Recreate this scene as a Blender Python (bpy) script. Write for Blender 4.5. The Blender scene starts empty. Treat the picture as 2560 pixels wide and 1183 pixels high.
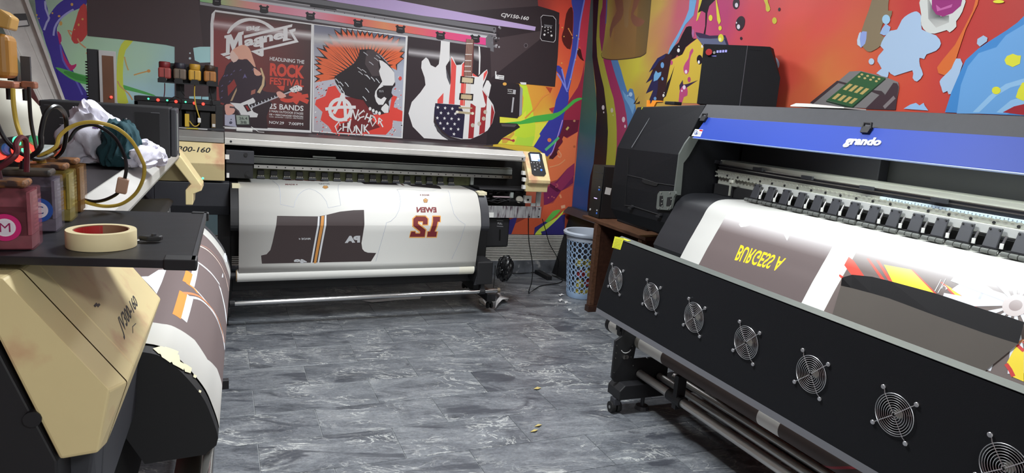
import bpy, bmesh, math, random
from mathutils import Vector, Matrix
from mathutils.geometry import tessellate_polygon
random.seed(7)
SC = bpy.context.scene
COL = SC.collection

# ---------------------------------------------------------------- camera
CAM_H = 1.55
FPX, YAW, PITCH, ROLL = 1721.48, math.radians(23.377), math.radians(10.503), math.radians(4.2994)
_fwd = Vector((math.sin(YAW)*math.cos(PITCH), math.cos(YAW)*math.cos(PITCH), -math.sin(PITCH)))
_r0 = Vector((math.cos(YAW), -math.sin(YAW), 0)); _u0 = _r0.cross(_fwd)
_r = math.cos(ROLL)*_r0 + math.sin(ROLL)*_u0
_u = -math.sin(ROLL)*_r0 + math.cos(ROLL)*_u0
CPOS = Vector((0, 0, CAM_H))
cam = bpy.data.cameras.new('camera'); cam.sensor_width = 36; cam.lens = FPX/2560*36
cam.clip_start = 0.02
camo = bpy.data.objects.new('camera', cam); COL.objects.link(camo)
camo.matrix_world = Matrix(((_r.x, _u.x, -_fwd.x, 0), (_r.y, _u.y, -_fwd.y, 0), (_r.z, _u.z, -_fwd.z, CAM_H), (0, 0, 0, 1)))
SC.camera = camo

# ---------------------------------------------------------------- world, lamps, exposure
SC.view_settings.view_transform = 'Standard'; SC.view_settings.look = 'None'
SC.view_settings.exposure = 0.3; SC.view_settings.gamma = 1.0; SC.view_settings.use_curve_mapping = False
wd = bpy.data.worlds.new('world'); SC.world = wd; wd.use_nodes = True
wd.node_tree.nodes['Background'].inputs[0].default_value = (0.9, 0.95, 1, 1)
wd.node_tree.nodes['Background'].inputs[1].default_value = 0.05
def area_lamp(name, loc, target, sx, sy, power, col=(1, 1, 1), spread=180):
    l = bpy.data.lights.new(name, 'AREA'); l.shape = 'RECTANGLE'; l.size = sx; l.size_y = sy
    l.energy = power; l.color = col; l.spread = math.radians(spread)
    o = bpy.data.objects.new(name, l); COL.objects.link(o)
    d = Vector(target)-Vector(loc)
    o.rotation_euler = d.to_track_quat('-Z', 'Y').to_euler(); o.location = loc
    return o
LC = (0.93, 0.97, 1.0)
area_lamp('ceiling_or_fill_lamp', (0.85, 2.75, 2.84), (0.85, 2.75, 0), 0.6, 0.6, 74, LC)
area_lamp('ceiling_or_fill_lamp', (2.3, 2.2, 2.84), (2.3, 2.2, 0), 0.6, 0.6, 11, LC)
area_lamp('ceiling_or_fill_lamp', (1.0, -1.6, 2.84), (1.0, -1.6, 0), 0.6, 0.6, 66, LC)  # unseen fill lamp behind the camera, added to light surfaces facing it
area_lamp('ceiling_or_fill_lamp', (2.2, 4.5, 2.84), (2.2, 4.5, 0), 0.6, 0.6, 24, LC)  # unseen lamp added to brighten the dim far corner
area_lamp('printer_led_strip_lamp', (2.66, 1.45, 1.545), (2.5, 1.45, 0.9), 2.2, 0.03, 9, (0.95, 1.0, 0.93))

# ---------------------------------------------------------------- helpers
def at(x, y, X=None, Y=None, Z=None):
    """point of the room seen at photograph pixel (x,y) on the plane X=, Y= or Z="""
    d = _fwd + _r*((x-1280)/FPX) - _u*((y-591.5)/FPX)
    if X is not None: t = X/d.x
    elif Y is not None: t = Y/d.y
    else: t = (Z-CAM_H)/d.z
    return CPOS + d*t
def ray(x, y): return _fwd + _r*((x-1280)/FPX) - _u*((y-591.5)/FPX)
def cp(ox, oy, sc, *pts): return [(ox+p[0]/sc, oy+p[1]/sc) for p in pts]
def lin1(c):
    c /= 255.0
    return c/12.92 if c <= 0.04045 else ((c+0.055)/1.055)**2.4
def lin(c, g=1.0): return tuple(min(0.92, lin1(v)*g) for v in c[:3])
def spl(pts, n=4, closed=True):
    """Catmull-Rom through pts"""
    out = []; N = len(pts); pts = [Vector(p) for p in pts]
    rng = range(N) if closed else range(N-1)
    for i in rng:
        p0 = pts[(i-1) % N] if closed or i > 0 else pts[0]
        p1 = pts[i]; p2 = pts[(i+1) % N]
        p3 = pts[(i+2) % N] if closed or i+2 < N else pts[-1]
        for k in range(n):
            t = k/n
            out.append(0.5*((2*p1)+(p2-p0)*t+(2*p0-5*p1+4*p2-p3)*t*t+(3*p1-p0-3*p2+p3)*t**3))
    if not closed: out.append(pts[-1])
    return out

# ---------------------------------------------------------------- materials
MATS = {}
def mat(name, c, rough=0.5, metal=0.0, var=0.0, vscale=8.0, bump=0.0, bscale=60.0, emit=0.0, alpha=1.0, trans=0.0, coat=0.0, spec=0.5, stretch=None, stain=None, g=1.0, raw=False):
    if name in MATS: return MATS[name]
    m = bpy.data.materials.new(name); m.use_nodes = True; nt = m.node_tree; N = nt.nodes; L = nt.links
    b = N['Principled BSDF']; col = (*(c if raw else lin(c, g)), 1)
    b.inputs['Base Color'].default_value = col
    b.inputs['Roughness'].default_value = rough; b.inputs['Metallic'].default_value = metal
    b.inputs['Alpha'].default_value = alpha; b.inputs['Transmission Weight'].default_value = trans
    b.inputs['Coat Weight'].default_value = coat; b.inputs['Specular IOR Level'].default_value = spec
    if emit: b.inputs['Emission Color'].default_value = col; b.inputs['Emission Strength'].default_value = emit
    if var or bump or stain:
        tc = N.new('ShaderNodeTexCoord'); mp = N.new('ShaderNodeMapping'); L.new(tc.outputs['Object'], mp.inputs[0])
        if stretch: mp.inputs['Scale'].default_value = stretch
    if var:
        nz = N.new('ShaderNodeTexNoise'); nz.inputs['Scale'].default_value = vscale; nz.inputs['Detail'].default_value = 5
        L.new(mp.outputs[0], nz.inputs['Vector'])
        mr = N.new('ShaderNodeMapRange'); mr.inputs[1].default_value = 0.3; mr.inputs[2].default_value = 0.7
        mr.inputs[3].default_value = 1-var; mr.inputs[4].default_value = 1+var; L.new(nz.outputs[0], mr.inputs[0])
        mx = N.new('ShaderNodeVectorMath'); mx.operation = 'SCALE'; mx.inputs[0].default_value = col[:3]
        L.new(mr.outputs[0], mx.inputs['Scale']); last = mx.outputs[0]
        if stain:
            n2 = N.new('ShaderNodeTexNoise'); n2.inputs['Scale'].default_value = stain[1]; n2.inputs['Detail'].default_value = 6
            L.new(mp.outputs[0], n2.inputs['Vector'])
            r2 = N.new('ShaderNodeMapRange'); r2.inputs[1].default_value = stain[2]; r2.inputs[2].default_value = stain[2]+0.12
            L.new(n2.outputs[0], r2.inputs[0])
            mm = N.new('ShaderNodeMix'); mm.data_type = 'RGBA'; L.new(r2.outputs[0], mm.inputs['Factor'])
            L.new(last, mm.inputs[6]); mm.inputs[7].default_value = (*lin(stain[0], g), 1); last = mm.outputs[2]
        L.new(last, b.inputs['Base Color'])
    if bump:
        nz = N.new('ShaderNodeTexNoise'); nz.inputs['Scale'].default_value = bscale; nz.inputs['Detail'].default_value = 3
        L.new(mp.outputs[0], nz.inputs['Vector'])
        bp = N.new('ShaderNodeBump'); bp.inputs['Strength'].default_value = bump; bp.inputs['Distance'].default_value = 0.004
        L.new(nz.outputs[0], bp.inputs['Height']); L.new(bp.outputs[0], b.inputs['Normal'])
    MATS[name] = m; return m
def print_mat(name, rough=0.5, bump=0.0, spec=0.5):
    """flat print: colour comes from the printed colour layer stored on the mesh"""
    if name in MATS: return MATS[name]
    m = bpy.data.materials.new(name); m.use_nodes = True; N = m.node_tree.nodes; L = m.node_tree.links
    b = N['Principled BSDF']; a = N.new('ShaderNodeAttribute'); a.attribute_name = 'ink'
    L.new(a.outputs['Color'], b.inputs['Base Color']); L.new(a.outputs['Alpha'], b.inputs['Alpha'])
    b.inputs['Roughness'].default_value = rough; b.inputs['Specular IOR Level'].default_value = spec
    if bump:
        tc = N.new('ShaderNodeTexCoord'); nz = N.new('ShaderNodeTexNoise'); nz.inputs['Scale'].default_value = 5; nz.inputs['Detail'].default_value = 4
        L.new(tc.outputs['Object'], nz.inputs['Vector'])
        bp = N.new('ShaderNodeBump'); bp.inputs['Strength'].default_value = bump; bp.inputs['Distance'].default_value = 0.02
        L.new(nz.outputs[0], bp.inputs['Height']); L.new(bp.outputs[0], b.inputs['Normal'])
    MATS[name] = m; return m

# ---------------------------------------------------------------- objects
ORG = {}
def tag(o, label=None, cat=None, group=None, kind=None):
    if label: o['label'] = label
    if cat: o['category'] = cat
    if group: o['group'] = group
    if kind: o['kind'] = kind
    return o
def thing(name, loc, label, cat, group=None):
    o = bpy.data.objects.new(name, None); COL.objects.link(o); o.empty_display_size = 0.05
    o.location = loc; ORG[o.name] = Vector(loc)
    return tag(o, label, cat, group)
class Fr:
    """machine frame: u along the machine, v backwards, w up"""
    def __init__(s, o, ud, vd, taper=0.0, tw=0.68): s.o = Vector(o); s.u = Vector(ud).normalized(); s.v = Vector(vd).normalized(); s.t = taper; s.tw = tw
    def p(s, q): 
        w = q[2]
        if s.t: w = s.tw+(w-s.tw)*(1-s.t*q[0])
        return s.o + s.u*q[0] + s.v*q[1] + Vector((0, 0, w))
class MB:
    def __init__(s, fr=None): s.V = []; s.F = []; s.fr = fr
    def add(s, vs, fs):
        n = len(s.V)
        for v in vs: s.V.append(s.fr.p(v) if s.fr else Vector(v))
        for f in fs: s.F.append([i+n for i in f])
        return s
    def box(s, a, b):
        x0, y0, z0 = a; x1, y1, z1 = b
        return s.add([(x0,y0,z0),(x1,y0,z0),(x1,y1,z0),(x0,y1,z0),(x0,y0,z1),(x1,y0,z1),(x1,y1,z1),(x0,y1,z1)],
            [(0,3,2,1),(4,5,6,7),(0,1,5,4),(1,2,6,5),(2,3,7,6),(3,0,4,7)])
    def loft(s, A, B, cap=True):
        n = len(A); f = [(i,(i+1)%n,n+(i+1)%n,n+i) for i in range(n)]
        vs = [tuple(p) for p in A]+[tuple(p) for p in B]
        if cap:
            for t in tessellate_polygon([[Vector(p) for p in A]]): f.append(tuple(t))
            for t in tessellate_polygon([[Vector(p) for p in B]]): f.append(tuple(n+i for i in t))
        return s.add(vs, f)
    def prof(s, poly, u0, u1):
        """extrude a (v,w) profile along u"""
        return s.loft([(u0,p[0],p[1]) for p in poly], [(u1,p[0],p[1]) for p in poly])
    def slab(s, pts, off):
        off = Vector(off); return s.loft(pts, [Vector(p)+off for p in pts])
    def cyl(s, a, b, r, n=16, r2=None, cap=True):
        a = Vector(a); b = Vector(b); d = (b-a).normalized(); r2 = r if r2 is None else r2
        x = d.orthogonal().normalized(); y = d.cross(x)
        A = [a+(x*math.cos(2*math.pi*i/n)+y*math.sin(2*math.pi*i/n))*r for i in range(n)]
        B = [b+(x*math.cos(2*math.pi*i/n)+y*math.sin(2*math.pi*i/n))*r2 for i in range(n)]
        f = [(i,(i+1)%n,n+(i+1)%n,n+i) for i in range(n)]
        if cap: f += [tuple(range(n-1,-1,-1)), tuple(range(n,2*n))]
        return s.add(A+B, f)
    def tube(s, pts, r, n=8, closed=False):
        pts = [Vector(p) for p in pts]; N = len(pts); V = []; x = None
        for i, p in enumerate(pts):
            if closed: d = (pts[(i+1)%N]-pts[(i-1)%N])
            else: d = pts[min(i+1,N-1)]-pts[max(i-1,0)]
            d.normalize()
            if x is None: x = d.orthogonal().normalized()
            x = (x-d*x.dot(d)); x = x.normalized() if x.length > 1e-6 else d.orthogonal().normalized()
            y = d.cross(x)
            for k in range(n): V.append(p+(x*math.cos(2*math.pi*k/n)+y*math.sin(2*math.pi*k/n))*r)
        f = []
        for i in range(N if closed else N-1):
            j = (i+1) % N
            for k in range(n): f.append((i*n+k, i*n+(k+1)%n, j*n+(k+1)%n, j*n+k))
        if not closed: f += [tuple(range(n-1,-1,-1)), tuple(range((N-1)*n, N*n))]
        return s.add(V, f)
    def lathe(s, prof, c, ax=(0,0,1), n=24):
        ax = Vector(ax).normalized(); x = ax.orthogonal().normalized(); y = ax.cross(x); c = Vector(c); V = []; f = []
        for r, h in prof:
            for i in range(n): V.append(c+ax*h+(x*math.cos(2*math.pi*i/n)+y*math.sin(2*math.pi*i/n))*max(r,1e-5))
        for k in range(len(prof)-1):
            for i in range(n): f.append((k*n+i, k*n+(i+1)%n, (k+1)*n+(i+1)%n, (k+1)*n+i))
        f += [tuple(range(n-1,-1,-1)), tuple(range((len(prof)-1)*n, len(prof)*n))]
        return s.add(V, f)
    def ball(s, c, r, n=12, sq=(1,1,1)):
        pr = [(math.sin(math.pi*k/8), -math.cos(math.pi*k/8)) for k in range(9)]
        V = []; f = []
        for q, h in pr:
            for i in range(n): V.append((c[0]+r*sq[0]*max(q,.001)*math.cos(2*math.pi*i/n), c[1]+r*sq[1]*max(q,.001)*math.sin(2*math.pi*i/n), c[2]+r*sq[2]*h))
        for k in range(8):
            for i in range(n): f.append((k*n+i, k*n+(i+1)%n, (k+1)*n+(i+1)%n, (k+1)*n+i))
        return s.add(V, f)
    def build(s, name, m, parent=None, smooth=False, bevel=0.0, seg=2, label=None, kind=None):
        me = bpy.data.meshes.new(name)
        if parent is None:
            lo = Vector((min(v.x for v in s.V), min(v.y for v in s.V), min(v.z for v in s.V)))
            hi = Vector((max(v.x for v in s.V), max(v.y for v in s.V), 0)); org = Vector(((lo.x+hi.x)/2, (lo.y+hi.y)/2, lo.z))
        else: org = ORG[parent.name]
        me.from_pydata([v-org for v in s.V], [], s.F)
        bm = bmesh.new(); bm.from_mesh(me); bmesh.ops.recalc_face_normals(bm, faces=bm.faces); bm.to_mesh(me); bm.free()
        if smooth: me.shade_smooth(); me.set_sharp_from_angle(angle=math.radians(40))
        o = bpy.data.objects.new(name, me); COL.objects.link(o); ORG[o.name] = org
        if parent is None: o.location = org
        else: o.parent = parent
        me.materials.append(m)
        if bevel:
            md = o.modifiers.new('bevel', 'BEVEL'); md.width = bevel; md.segments = seg; md.limit_method = 'ANGLE'; md.angle_limit = math.radians(35)
        if label: o['label'] = label
        if kind: o['kind'] = kind
        return o
def copy_tree(o, off, parent=None):
    """a thing or part with its parts, shifted by off (meshes shared)"""
    c = o.copy(); COL.objects.link(c)
    if parent is not None: c.parent = parent
    c.location = o.location + Vector(off)
    ORG[c.name] = ORG[o.name] + Vector(off)
    for ch in [k for k in list(bpy.data.objects) if k.parent == o]: copy_tree(ch, (0,0,0), c)
    return c

# ---------------------------------------------------------------- flat print on surfaces
class PlaneS:
    """a flat printed face; a,b are metres along ea, eb"""
    brk = []
    def __init__(s, o, ea, eb, n): s.o = Vector(o); s.ea = Vector(ea).normalized(); s.eb = Vector(eb).normalized(); s.n = Vector(n).normalized()
    def hit(s, x, y):
        d = ray(x, y); t = (s.o-CPOS).dot(s.n)/d.dot(s.n); q = CPOS+d*t-s.o
        return (q.dot(s.ea), q.dot(s.eb))
    def pos(s, a, b, off=0.0): return s.o+s.ea*a+s.eb*b+s.n*off
class SheetS:
    """a sheet of media running along a (v,w) path, a = u across, b = path length"""
    def __init__(s, fr, path):
        s.fr = fr; s.P = path; s.L = [0.0]
        for i in range(1, len(path)): s.L.append(s.L[-1]+math.dist(path[i], path[i-1]))
        s.brk = s.L[1:-1]
    def _seg(s, b):
        i = 0
        while i < len(s.P)-2 and b > s.L[i+1]: i += 1
        return i
    def pos(s, a, b, off=0.0):
        i = s._seg(b); p, q = s.P[i], s.P[i+1]; t = (b-s.L[i])/(s.L[i+1]-s.L[i])
        def nrm(k):
            p, q = s.P[k], s.P[k+1]; v, w = q[0]-p[0], q[1]-p[1]; l = math.hypot(v, w); return (w/l, -v/l)
        n0 = nrm(i)
        if t > 0.999 and i < len(s.P)-2: n1 = nrm(i+1); n0 = ((n0[0]+n1[0])/2, (n0[1]+n1[1])/2)
        elif t < 0.001 and i > 0: n1 = nrm(i-1); n0 = ((n0[0]+n1[0])/2, (n0[1]+n1[1])/2)
        return s.fr.p((a, p[0]+(q[0]-p[0])*t+n0[0]*off, p[1]+(q[1]-p[1])*t+n0[1]*off))
    def hit(s, x, y):
        d = ray(x, y); best = None; near = None
        for i in range(len(s.P)-1):
            p, q = s.P[i], s.P[i+1]
            A = s.fr.p((0, *p)); B = s.fr.p((0, *q)); n = (B-A).cross(s.fr.u)
            dn = d.dot(n)
            if abs(dn) < 1e-9: continue
            t = (A-CPOS).dot(n)/dn; X = CPOS+d*t-A
            e = (B-A); k = (X-s.fr.u*X.dot(s.fr.u)).dot(e-s.fr.u*e.dot(s.fr.u))/(e-s.fr.u*e.dot(s.fr.u)).length_squared
            if t > 0:
                e = max(-k, k-1, 0)*(s.L[i+1]-s.L[i])
                if near is None or e < near[0]: near = (e, X.dot(s.fr.u), s.L[i]+min(1,max(0,k))*(s.L[i+1]-s.L[i]))
            if -0.02 <= k <= 1.02 and t > 0 and (best is None or t < best[0]): best = (t, X.dot(s.fr.u), s.L[i]+k*(s.L[i+1]-s.L[i]))
        return best[1:] if best is not None else near[1:]
_txt = {}
def text2d(st, bold=0.0, shear=0.0):
    key = (st, bold, shear)
    if key not in _txt:
        c = bpy.data.curves.new('t', 'FONT'); c.body = st; c.offset = bold; c.shear = shear; c.resolution_u = 3; c.fill_mode = 'FRONT'
        o = bpy.data.objects.new('t', c); COL.objects.link(o)
        bpy.context.view_layer.update()
        dg = bpy.context.evaluated_depsgraph_get(); me = o.evaluated_get(dg).to_mesh()
        V = [(v.co.x, v.co.y) for v in me.vertices]; F = [tuple(p.vertices) for p in me.polygons]
        bpy.data.objects.remove(o); bpy.data.curves.remove(c)
        x0 = min(v[0] for v in V); x1 = max(v[0] for v in V); y0 = min(v[1] for v in V); y1 = max(v[1] for v in V)
        _txt[key] = ([((v[0]-x0)/(x1-x0), (v[1]-y0)/(y1-y0)) for v in V], F)
    return _txt[key]
class Print:
    # every printed patch sits a hair above the one before it, so nothing is coplanar
    def __init__(s, surf, step=0.0003, g=1.0): s.S = surf; s.V = []; s.F = []; s.C = []; s.off = 0.0003; s.inc = 3e-5; s.g = g
    def up(s, n=1): s.off += s.inc; return s
    def base(s, k): s.off = 0.0003*k; return s
    def h(s, pts): return [s.S.hit(p[0], p[1]) for p in pts]
    def _c(s, col, a, b):
        c = col(a, b) if callable(col) else col
        if len(c) == 4: return (*lin(c[:3], s.g), c[3])
        return (*lin(c, s.g), 1.0)
    def tris(s, V2, F, col):
        s.off += s.inc; off = s.off
        bm = bmesh.new(); vs = [bm.verts.new((v[0], v[1], 0)) for v in V2]
        for f in F:
            try: bm.faces.new([vs[i] for i in f])
            except ValueError: pass
        lo = min(v[1] for v in V2); hi = max(v[1] for v in V2)
        for b in s.S.brk:
            if lo < b < hi: bmesh.ops.bisect_plane(bm, geom=bm.verts[:]+bm.edges[:]+bm.faces[:], plane_co=(0,b,0), plane_no=(0,1,0))
        n = len(s.V); bm.verts.index_update()
        for v in bm.verts: s.V.append(s.S.pos(v.co.x, v.co.y, off)); s.C.append(s._c(col, v.co.x, v.co.y))
        for f in bm.faces: s.F.append([n+v.index for v in f.verts])
        bm.free(); return s
    def ab(s, pts, col, sm=0):
        if sm: pts = [(p[0], p[1]) for p in spl([Vector((p[0], p[1], 0)) for p in pts], sm)]
        return s.tris(pts, tessellate_polygon([[Vector((p[0], p[1], 0)) for p in pts]]), col)
    def px(s, pts, col, sm=0):
        if sm: pts = [(p[0], p[1]) for p in spl([Vector((p[0], p[1], 0)) for p in pts], sm)]
        return s.ab(s.h(pts), col)
    def gpx(s, pts, cols):
        """polygon with one printed colour per corner"""
        s.off += s.inc; off = s.off; ab = s.h(pts); n = len(s.V)
        for (a, b), c in zip(ab, cols): s.V.append(s.S.pos(a, b, off)); s.C.append(s._c(c, a, b))
        for t in tessellate_polygon([[Vector((a, b, 0)) for a, b in ab]]): s.F.append([n+i for i in t])
        return s
    def ell(s, x, y, rx, ry, col, rot=0.0, n=18):
        cr, sr = math.cos(rot), math.sin(rot)
        return s.px([(x+rx*math.cos(2*math.pi*k/n)*cr-ry*math.sin(2*math.pi*k/n)*sr, y+rx*math.cos(2*math.pi*k/n)*sr+ry*math.sin(2*math.pi*k/n)*cr) for k in range(n)], col)
    def line(s, pts, w, col, sm=0):
        """printed line of real width w along pixel path"""
        if sm: pts = [(p[0], p[1]) for p in spl([Vector((p[0], p[1], 0)) for p in pts], sm, False)]
        return s.abline(s.h(pts), w, col)
    def abline(s, q, w, col):
        q = [Vector((p[0], p[1], 0)) for p in q]; L = []; R = []
        for i, p in enumerate(q):
            d = q[min(i+1, len(q)-1)]-q[max(i-1, 0)]; d.normalize(); n = Vector((-d.y, d.x, 0))*(w/2)
            L.append(p+n); R.append(p-n)
        V = [(p.x, p.y) for p in L]+[(p.x, p.y) for p in R]; k = len(L)
        return s.tris(V, [(i, i+1, k+i+1, k+i) for i in range(k-1)], col)
    def text(s, st, quad, col, bold=0.0, shear=0.0):
        """lettering fitted into pixel quad tl,tr,br,bl"""
        V, F = text2d(st, bold, shear); tl, tr, br, bl = s.h(quad)
        out = []
        for x, y in V:
            out.append(((bl[0]*(1-x)+br[0]*x)*(1-y)+(tl[0]*(1-x)+tr[0]*x)*y, (bl[1]*(1-x)+br[1]*x)*(1-y)+(tl[1]*(1-x)+tr[1]*x)*y))
        return s.tris(out, F, col)
    def grid(s, a0, a1, b0, b1, na, nb, ctrl, p=3.0):
        """background wash: colours blended between pixel control points"""
        pts = [(s.S.hit(x, y), lin(c, s.g)) for x, y, c in ctrl]; n = len(s.V); s.off += s.inc; off = s.off
        for j in range(nb+1):
            for i in range(na+1):
                a = a0+(a1-a0)*i/na; b = b0+(b1-b0)*j/nb; W = 0; c = [0, 0, 0]
                for (pa, pb), pc in pts:
                    w = 1/(((a-pa)**2+(b-pb)**2)**(p/2)+1e-4); W += w
                    for k in range(3): c[k] += w*pc[k]
                s.V.append(s.S.pos(a, b, off)); s.C.append((c[0]/W, c[1]/W, c[2]/W, 1))
        for j in range(nb):
            for i in range(na): q = n+j*(na+1)+i; s.F.append([q, q+1, q+na+2, q+na+1])
        return s
    def build(s, name, m, parent, kind=None, label=None):
        me = bpy.data.meshes.new(name); org = ORG[parent.name] if parent else Vector((0,0,0))
        me.from_pydata([v-org for v in s.V], [], s.F)
        at_ = me.color_attributes.new('ink', 'FLOAT_COLOR', 'POINT')
        for i, c in enumerate(s.C): at_.data[i].color = c
        if isinstance(s.S, SheetS): me.shade_smooth(); me.set_sharp_from_angle(angle=math.radians(16))
        o = bpy.data.objects.new(name, me); COL.objects.link(o); ORG[o.name] = org; o.parent = parent; me.materials.append(m)
        if kind: o['kind'] = kind
        if label: o['label'] = label
        return o
# ================================================================ the setting
XR, YB, XL, YF, ZC = 3.163, 5.9, -1.7, -2.6, 2.9
def struct(name, mb, m, bevel=0):
    o = mb.build(name, m, None, bevel=bevel); o['kind'] = 'structure'; return o
def floor_mat():
    m = bpy.data.materials.new('grey marble tile'); m.use_nodes = True; N = m.node_tree.nodes; L = m.node_tree.links
    b = N['Principled BSDF']; geo = N.new('ShaderNodeNewGeometry'); oi = N.new('ShaderNodeObjectInfo')
    mul = N.new('ShaderNodeVectorMath'); mul.operation = 'SCALE'; mul.inputs[0].default_value = (3.1, 5.7, 1.3); L.new(oi.outputs['Random'], mul.inputs['Scale'])
    rot = N.new('ShaderNodeMapping'); rot.inputs['Rotation'].default_value = (0, 0, 0.22); L.new(geo.outputs['Position'], rot.inputs[0])
    add = N.new('ShaderNodeVectorMath'); L.new(rot.outputs[0], add.inputs[0]); L.new(mul.outputs[0], add.inputs[1])
    st = N.new('ShaderNodeMapping'); st.inputs['Scale'].default_value = (1, 2.6, 1); L.new(add.outputs[0], st.inputs[0])
    def noise(sc, det, src, dist=0.0, rough=0.6):
        n = N.new('ShaderNodeTexNoise'); n.inputs['Scale'].default_value = sc; n.inputs['Detail'].default_value = det
        n.inputs['Distortion'].default_value = dist; n.inputs['Roughness'].default_value = rough; L.new(src.outputs[0], n.inputs['Vector']); return n
    def ramp(src, stops):
        r = N.new('ShaderNodeValToRGB'); el = r.color_ramp.elements
        while len(el) < len(stops): el.new(0.5)
        for e, (p, c) in zip(el, stops): e.position = p; e.color = (*c, 1)
        L.new(src, r.inputs[0]); return r
    G = 0.92
    n1 = noise(2.4, 8, st, 0.8, 0.68)
    base = ramp(n1.outputs[0], [(0.28, lin((66, 69, 75), G)), (0.42, lin((98, 102, 108), G)), (0.56, lin((122, 126, 131), G)), (0.75, lin((158, 161, 163), G))])
    n2 = noise(34, 9, st, 1.2, 0.85)
    spk = ramp(n2.outputs[0], [(0.33, (0.3, 0.3, 0.31)), (0.48, (0.95, 0.95, 0.95)), (0.58, (1.25, 1.25, 1.24)), (0.7, (2.3, 2.3, 2.25))])
    mx = N.new('ShaderNodeMix'); mx.data_type = 'RGBA'; mx.blend_type = 'MULTIPLY'; mx.inputs['Factor'].default_value = 0.95
    L.new(base.outputs[0], mx.inputs[6]); L.new(spk.outputs[0], mx.inputs[7])
    # pale veins
    n3 = noise(3.2, 9, st, 1.9, 0.62)
    sub = N.new('ShaderNodeMath'); sub.operation = 'SUBTRACT'; sub.inputs[1].default_value = 0.5; L.new(n3.outputs[0], sub.inputs[0])
    ab = N.new('ShaderNodeMath'); ab.operation = 'ABSOLUTE'; L.new(sub.outputs[0], ab.inputs[0])
    v = ramp(ab.outputs[0], [(0.0, (1, 1, 1)), (0.006, (0.7, 0.7, 0.7)), (0.020, (0, 0, 0))])
    n4 = noise(3.1, 3, add); msk = ramp(n4.outputs[0], [(0.46, (0.08, 0.08, 0.08)), (0.62, (1, 1, 1))])
    vm = N.new('ShaderNodeMath'); vm.operation = 'MULTIPLY'; L.new(v.outputs[0], vm.inputs[0]); L.new(msk.outputs[0], vm.inputs[1])
    mv = N.new('ShaderNodeMix'); mv.data_type = 'RGBA'; L.new(vm.outputs[0], mv.inputs['Factor']); L.new(mx.outputs[2], mv.inputs[6]); mv.inputs[7].default_value = (*lin((206, 208, 204), 1), 1)
    # dark clouds
    n5 = noise(1.7, 5, st, 0.9); dk = ramp(n5.outputs[0], [(0.58, (0, 0, 0)), (0.64, (0.8, 0.8, 0.8))])
    md = N.new('ShaderNodeMix'); md.data_type = 'RGBA'; L.new(dk.outputs[0], md.inputs['Factor']); L.new(mv.outputs[2], md.inputs[6]); md.inputs[7].default_value = (*lin((62, 65, 73), G), 1)
    L.new(md.outputs[2], b.inputs['Base Color'])
    rr = N.new('ShaderNodeMapRange'); rr.inputs[3].default_value = 0.28; rr.inputs[4].default_value = 0.5; L.new(n2.outputs[0], rr.inputs[0]); L.new(rr.outputs[0], b.inputs['Roughness'])
    bp = N.new('ShaderNodeBump'); bp.inputs['Strength'].default_value = 0.12; bp.inputs['Distance'].default_value = 0.003; L.new(n2.outputs[0], bp.inputs['Height']); L.new(bp.outputs[0], b.inputs['Normal'])
    return m
M_TILE = floor_mat()
M_GROUT = mat('pale grout', (168, 170, 172), 0.85, var=0.1, vscale=20)
flo = struct('floor', MB().box((XL, YF, -0.12), (XR, YB, -0.004)), M_GROUT)
ROW0, PITCH, TW, GAP = 3.028, 0.2967, 0.605, 0.0028
ROWX = {0: 0.433, 1: 0.153, 2: 0.441, 3: 0.150}
tmesh = None
for k in range(-18, 11):
    y0 = ROW0+PITCH*k; y1 = min(y0+PITCH, YB)
    if y0 >= YB: continue
    xo = ROWX[k % 4]
    for j in range(-5, 7):
        x0 = xo+TW*j; x1 = x0+TW
        a, b = max(x0, XL), min(x1, XR)
        if b-a < 0.02 or y1 < YF+0.05 or y1-y0 < 0.02: continue
        y0c = max(y0, YF)
        full = (b-a) > TW-1e-6 and (y1-y0c) > PITCH-1e-6
        c = Vector(((a+b)/2, (y0c+y1)/2, 0))
        if full and tmesh is not None:
            t = bpy.data.objects.new('tile', tmesh); COL.objects.link(t); t.parent = flo; t.location = c-ORG[flo.name]; ORG[t.name] = c; continue
        g = GAP/2; hx, hy = (b-a)/2-g, (y1-y0c)/2-g; e = 0.0012
        mb = MB().loft([(-hx,-hy,-0.004),(hx,-hy,-0.004),(hx,hy,-0.004),(-hx,hy,-0.004)], [(-hx,-hy,-e),(hx,-hy,-e),(hx,hy,-e),(-hx,hy,-e)])
        mb.loft([(-hx,-hy,-e),(hx,-hy,-e),(hx,hy,-e),(-hx,hy,-e)], [(-hx+e,-hy+e,0),(hx-e,-hy+e,0),(hx-e,hy-e,0),(-hx+e,hy-e,0)])
        me = bpy.data.meshes.new('tile'); me.from_pydata(mb.V, [], mb.F); bm = bmesh.new(); bm.from_mesh(me); bmesh.ops.remove_doubles(bm, verts=bm.verts, dist=1e-5)
        bmesh.ops.recalc_face_normals(bm, faces=bm.faces); bm.to_mesh(me); bm.free(); me.materials.append(M_TILE)
        t = bpy.data.objects.new('tile', me); COL.objects.link(t); t.parent = flo; t.location = c-ORG[flo.name]; ORG[t.name] = c
        if full: tmesh = me
M_PAINT = mat('painted plaster', (225, 222, 214), 0.8, var=0.04, vscale=3)
wb = struct('wall_back', MB().box((XL-0.1, YB, 0), (XR+0.1, YB+0.1, ZC)), M_PAINT)
wr = struct('wall_right', MB().box((XR, YF-0.1, 0), (XR+0.1, YB-0.002, ZC)), M_PAINT)
wl = struct('wall_left', MB().box((XL-0.1, YF-0.1, 0), (XL, YB-0.002, ZC)), mat('dark red vinyl', (110, 45, 48), 0.5, var=0.15, vscale=2))
wf = struct('wall_front', MB().box((XL+0.002, YF-0.1, 0), (XR-0.002, YF, ZC)), M_PAINT)
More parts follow.
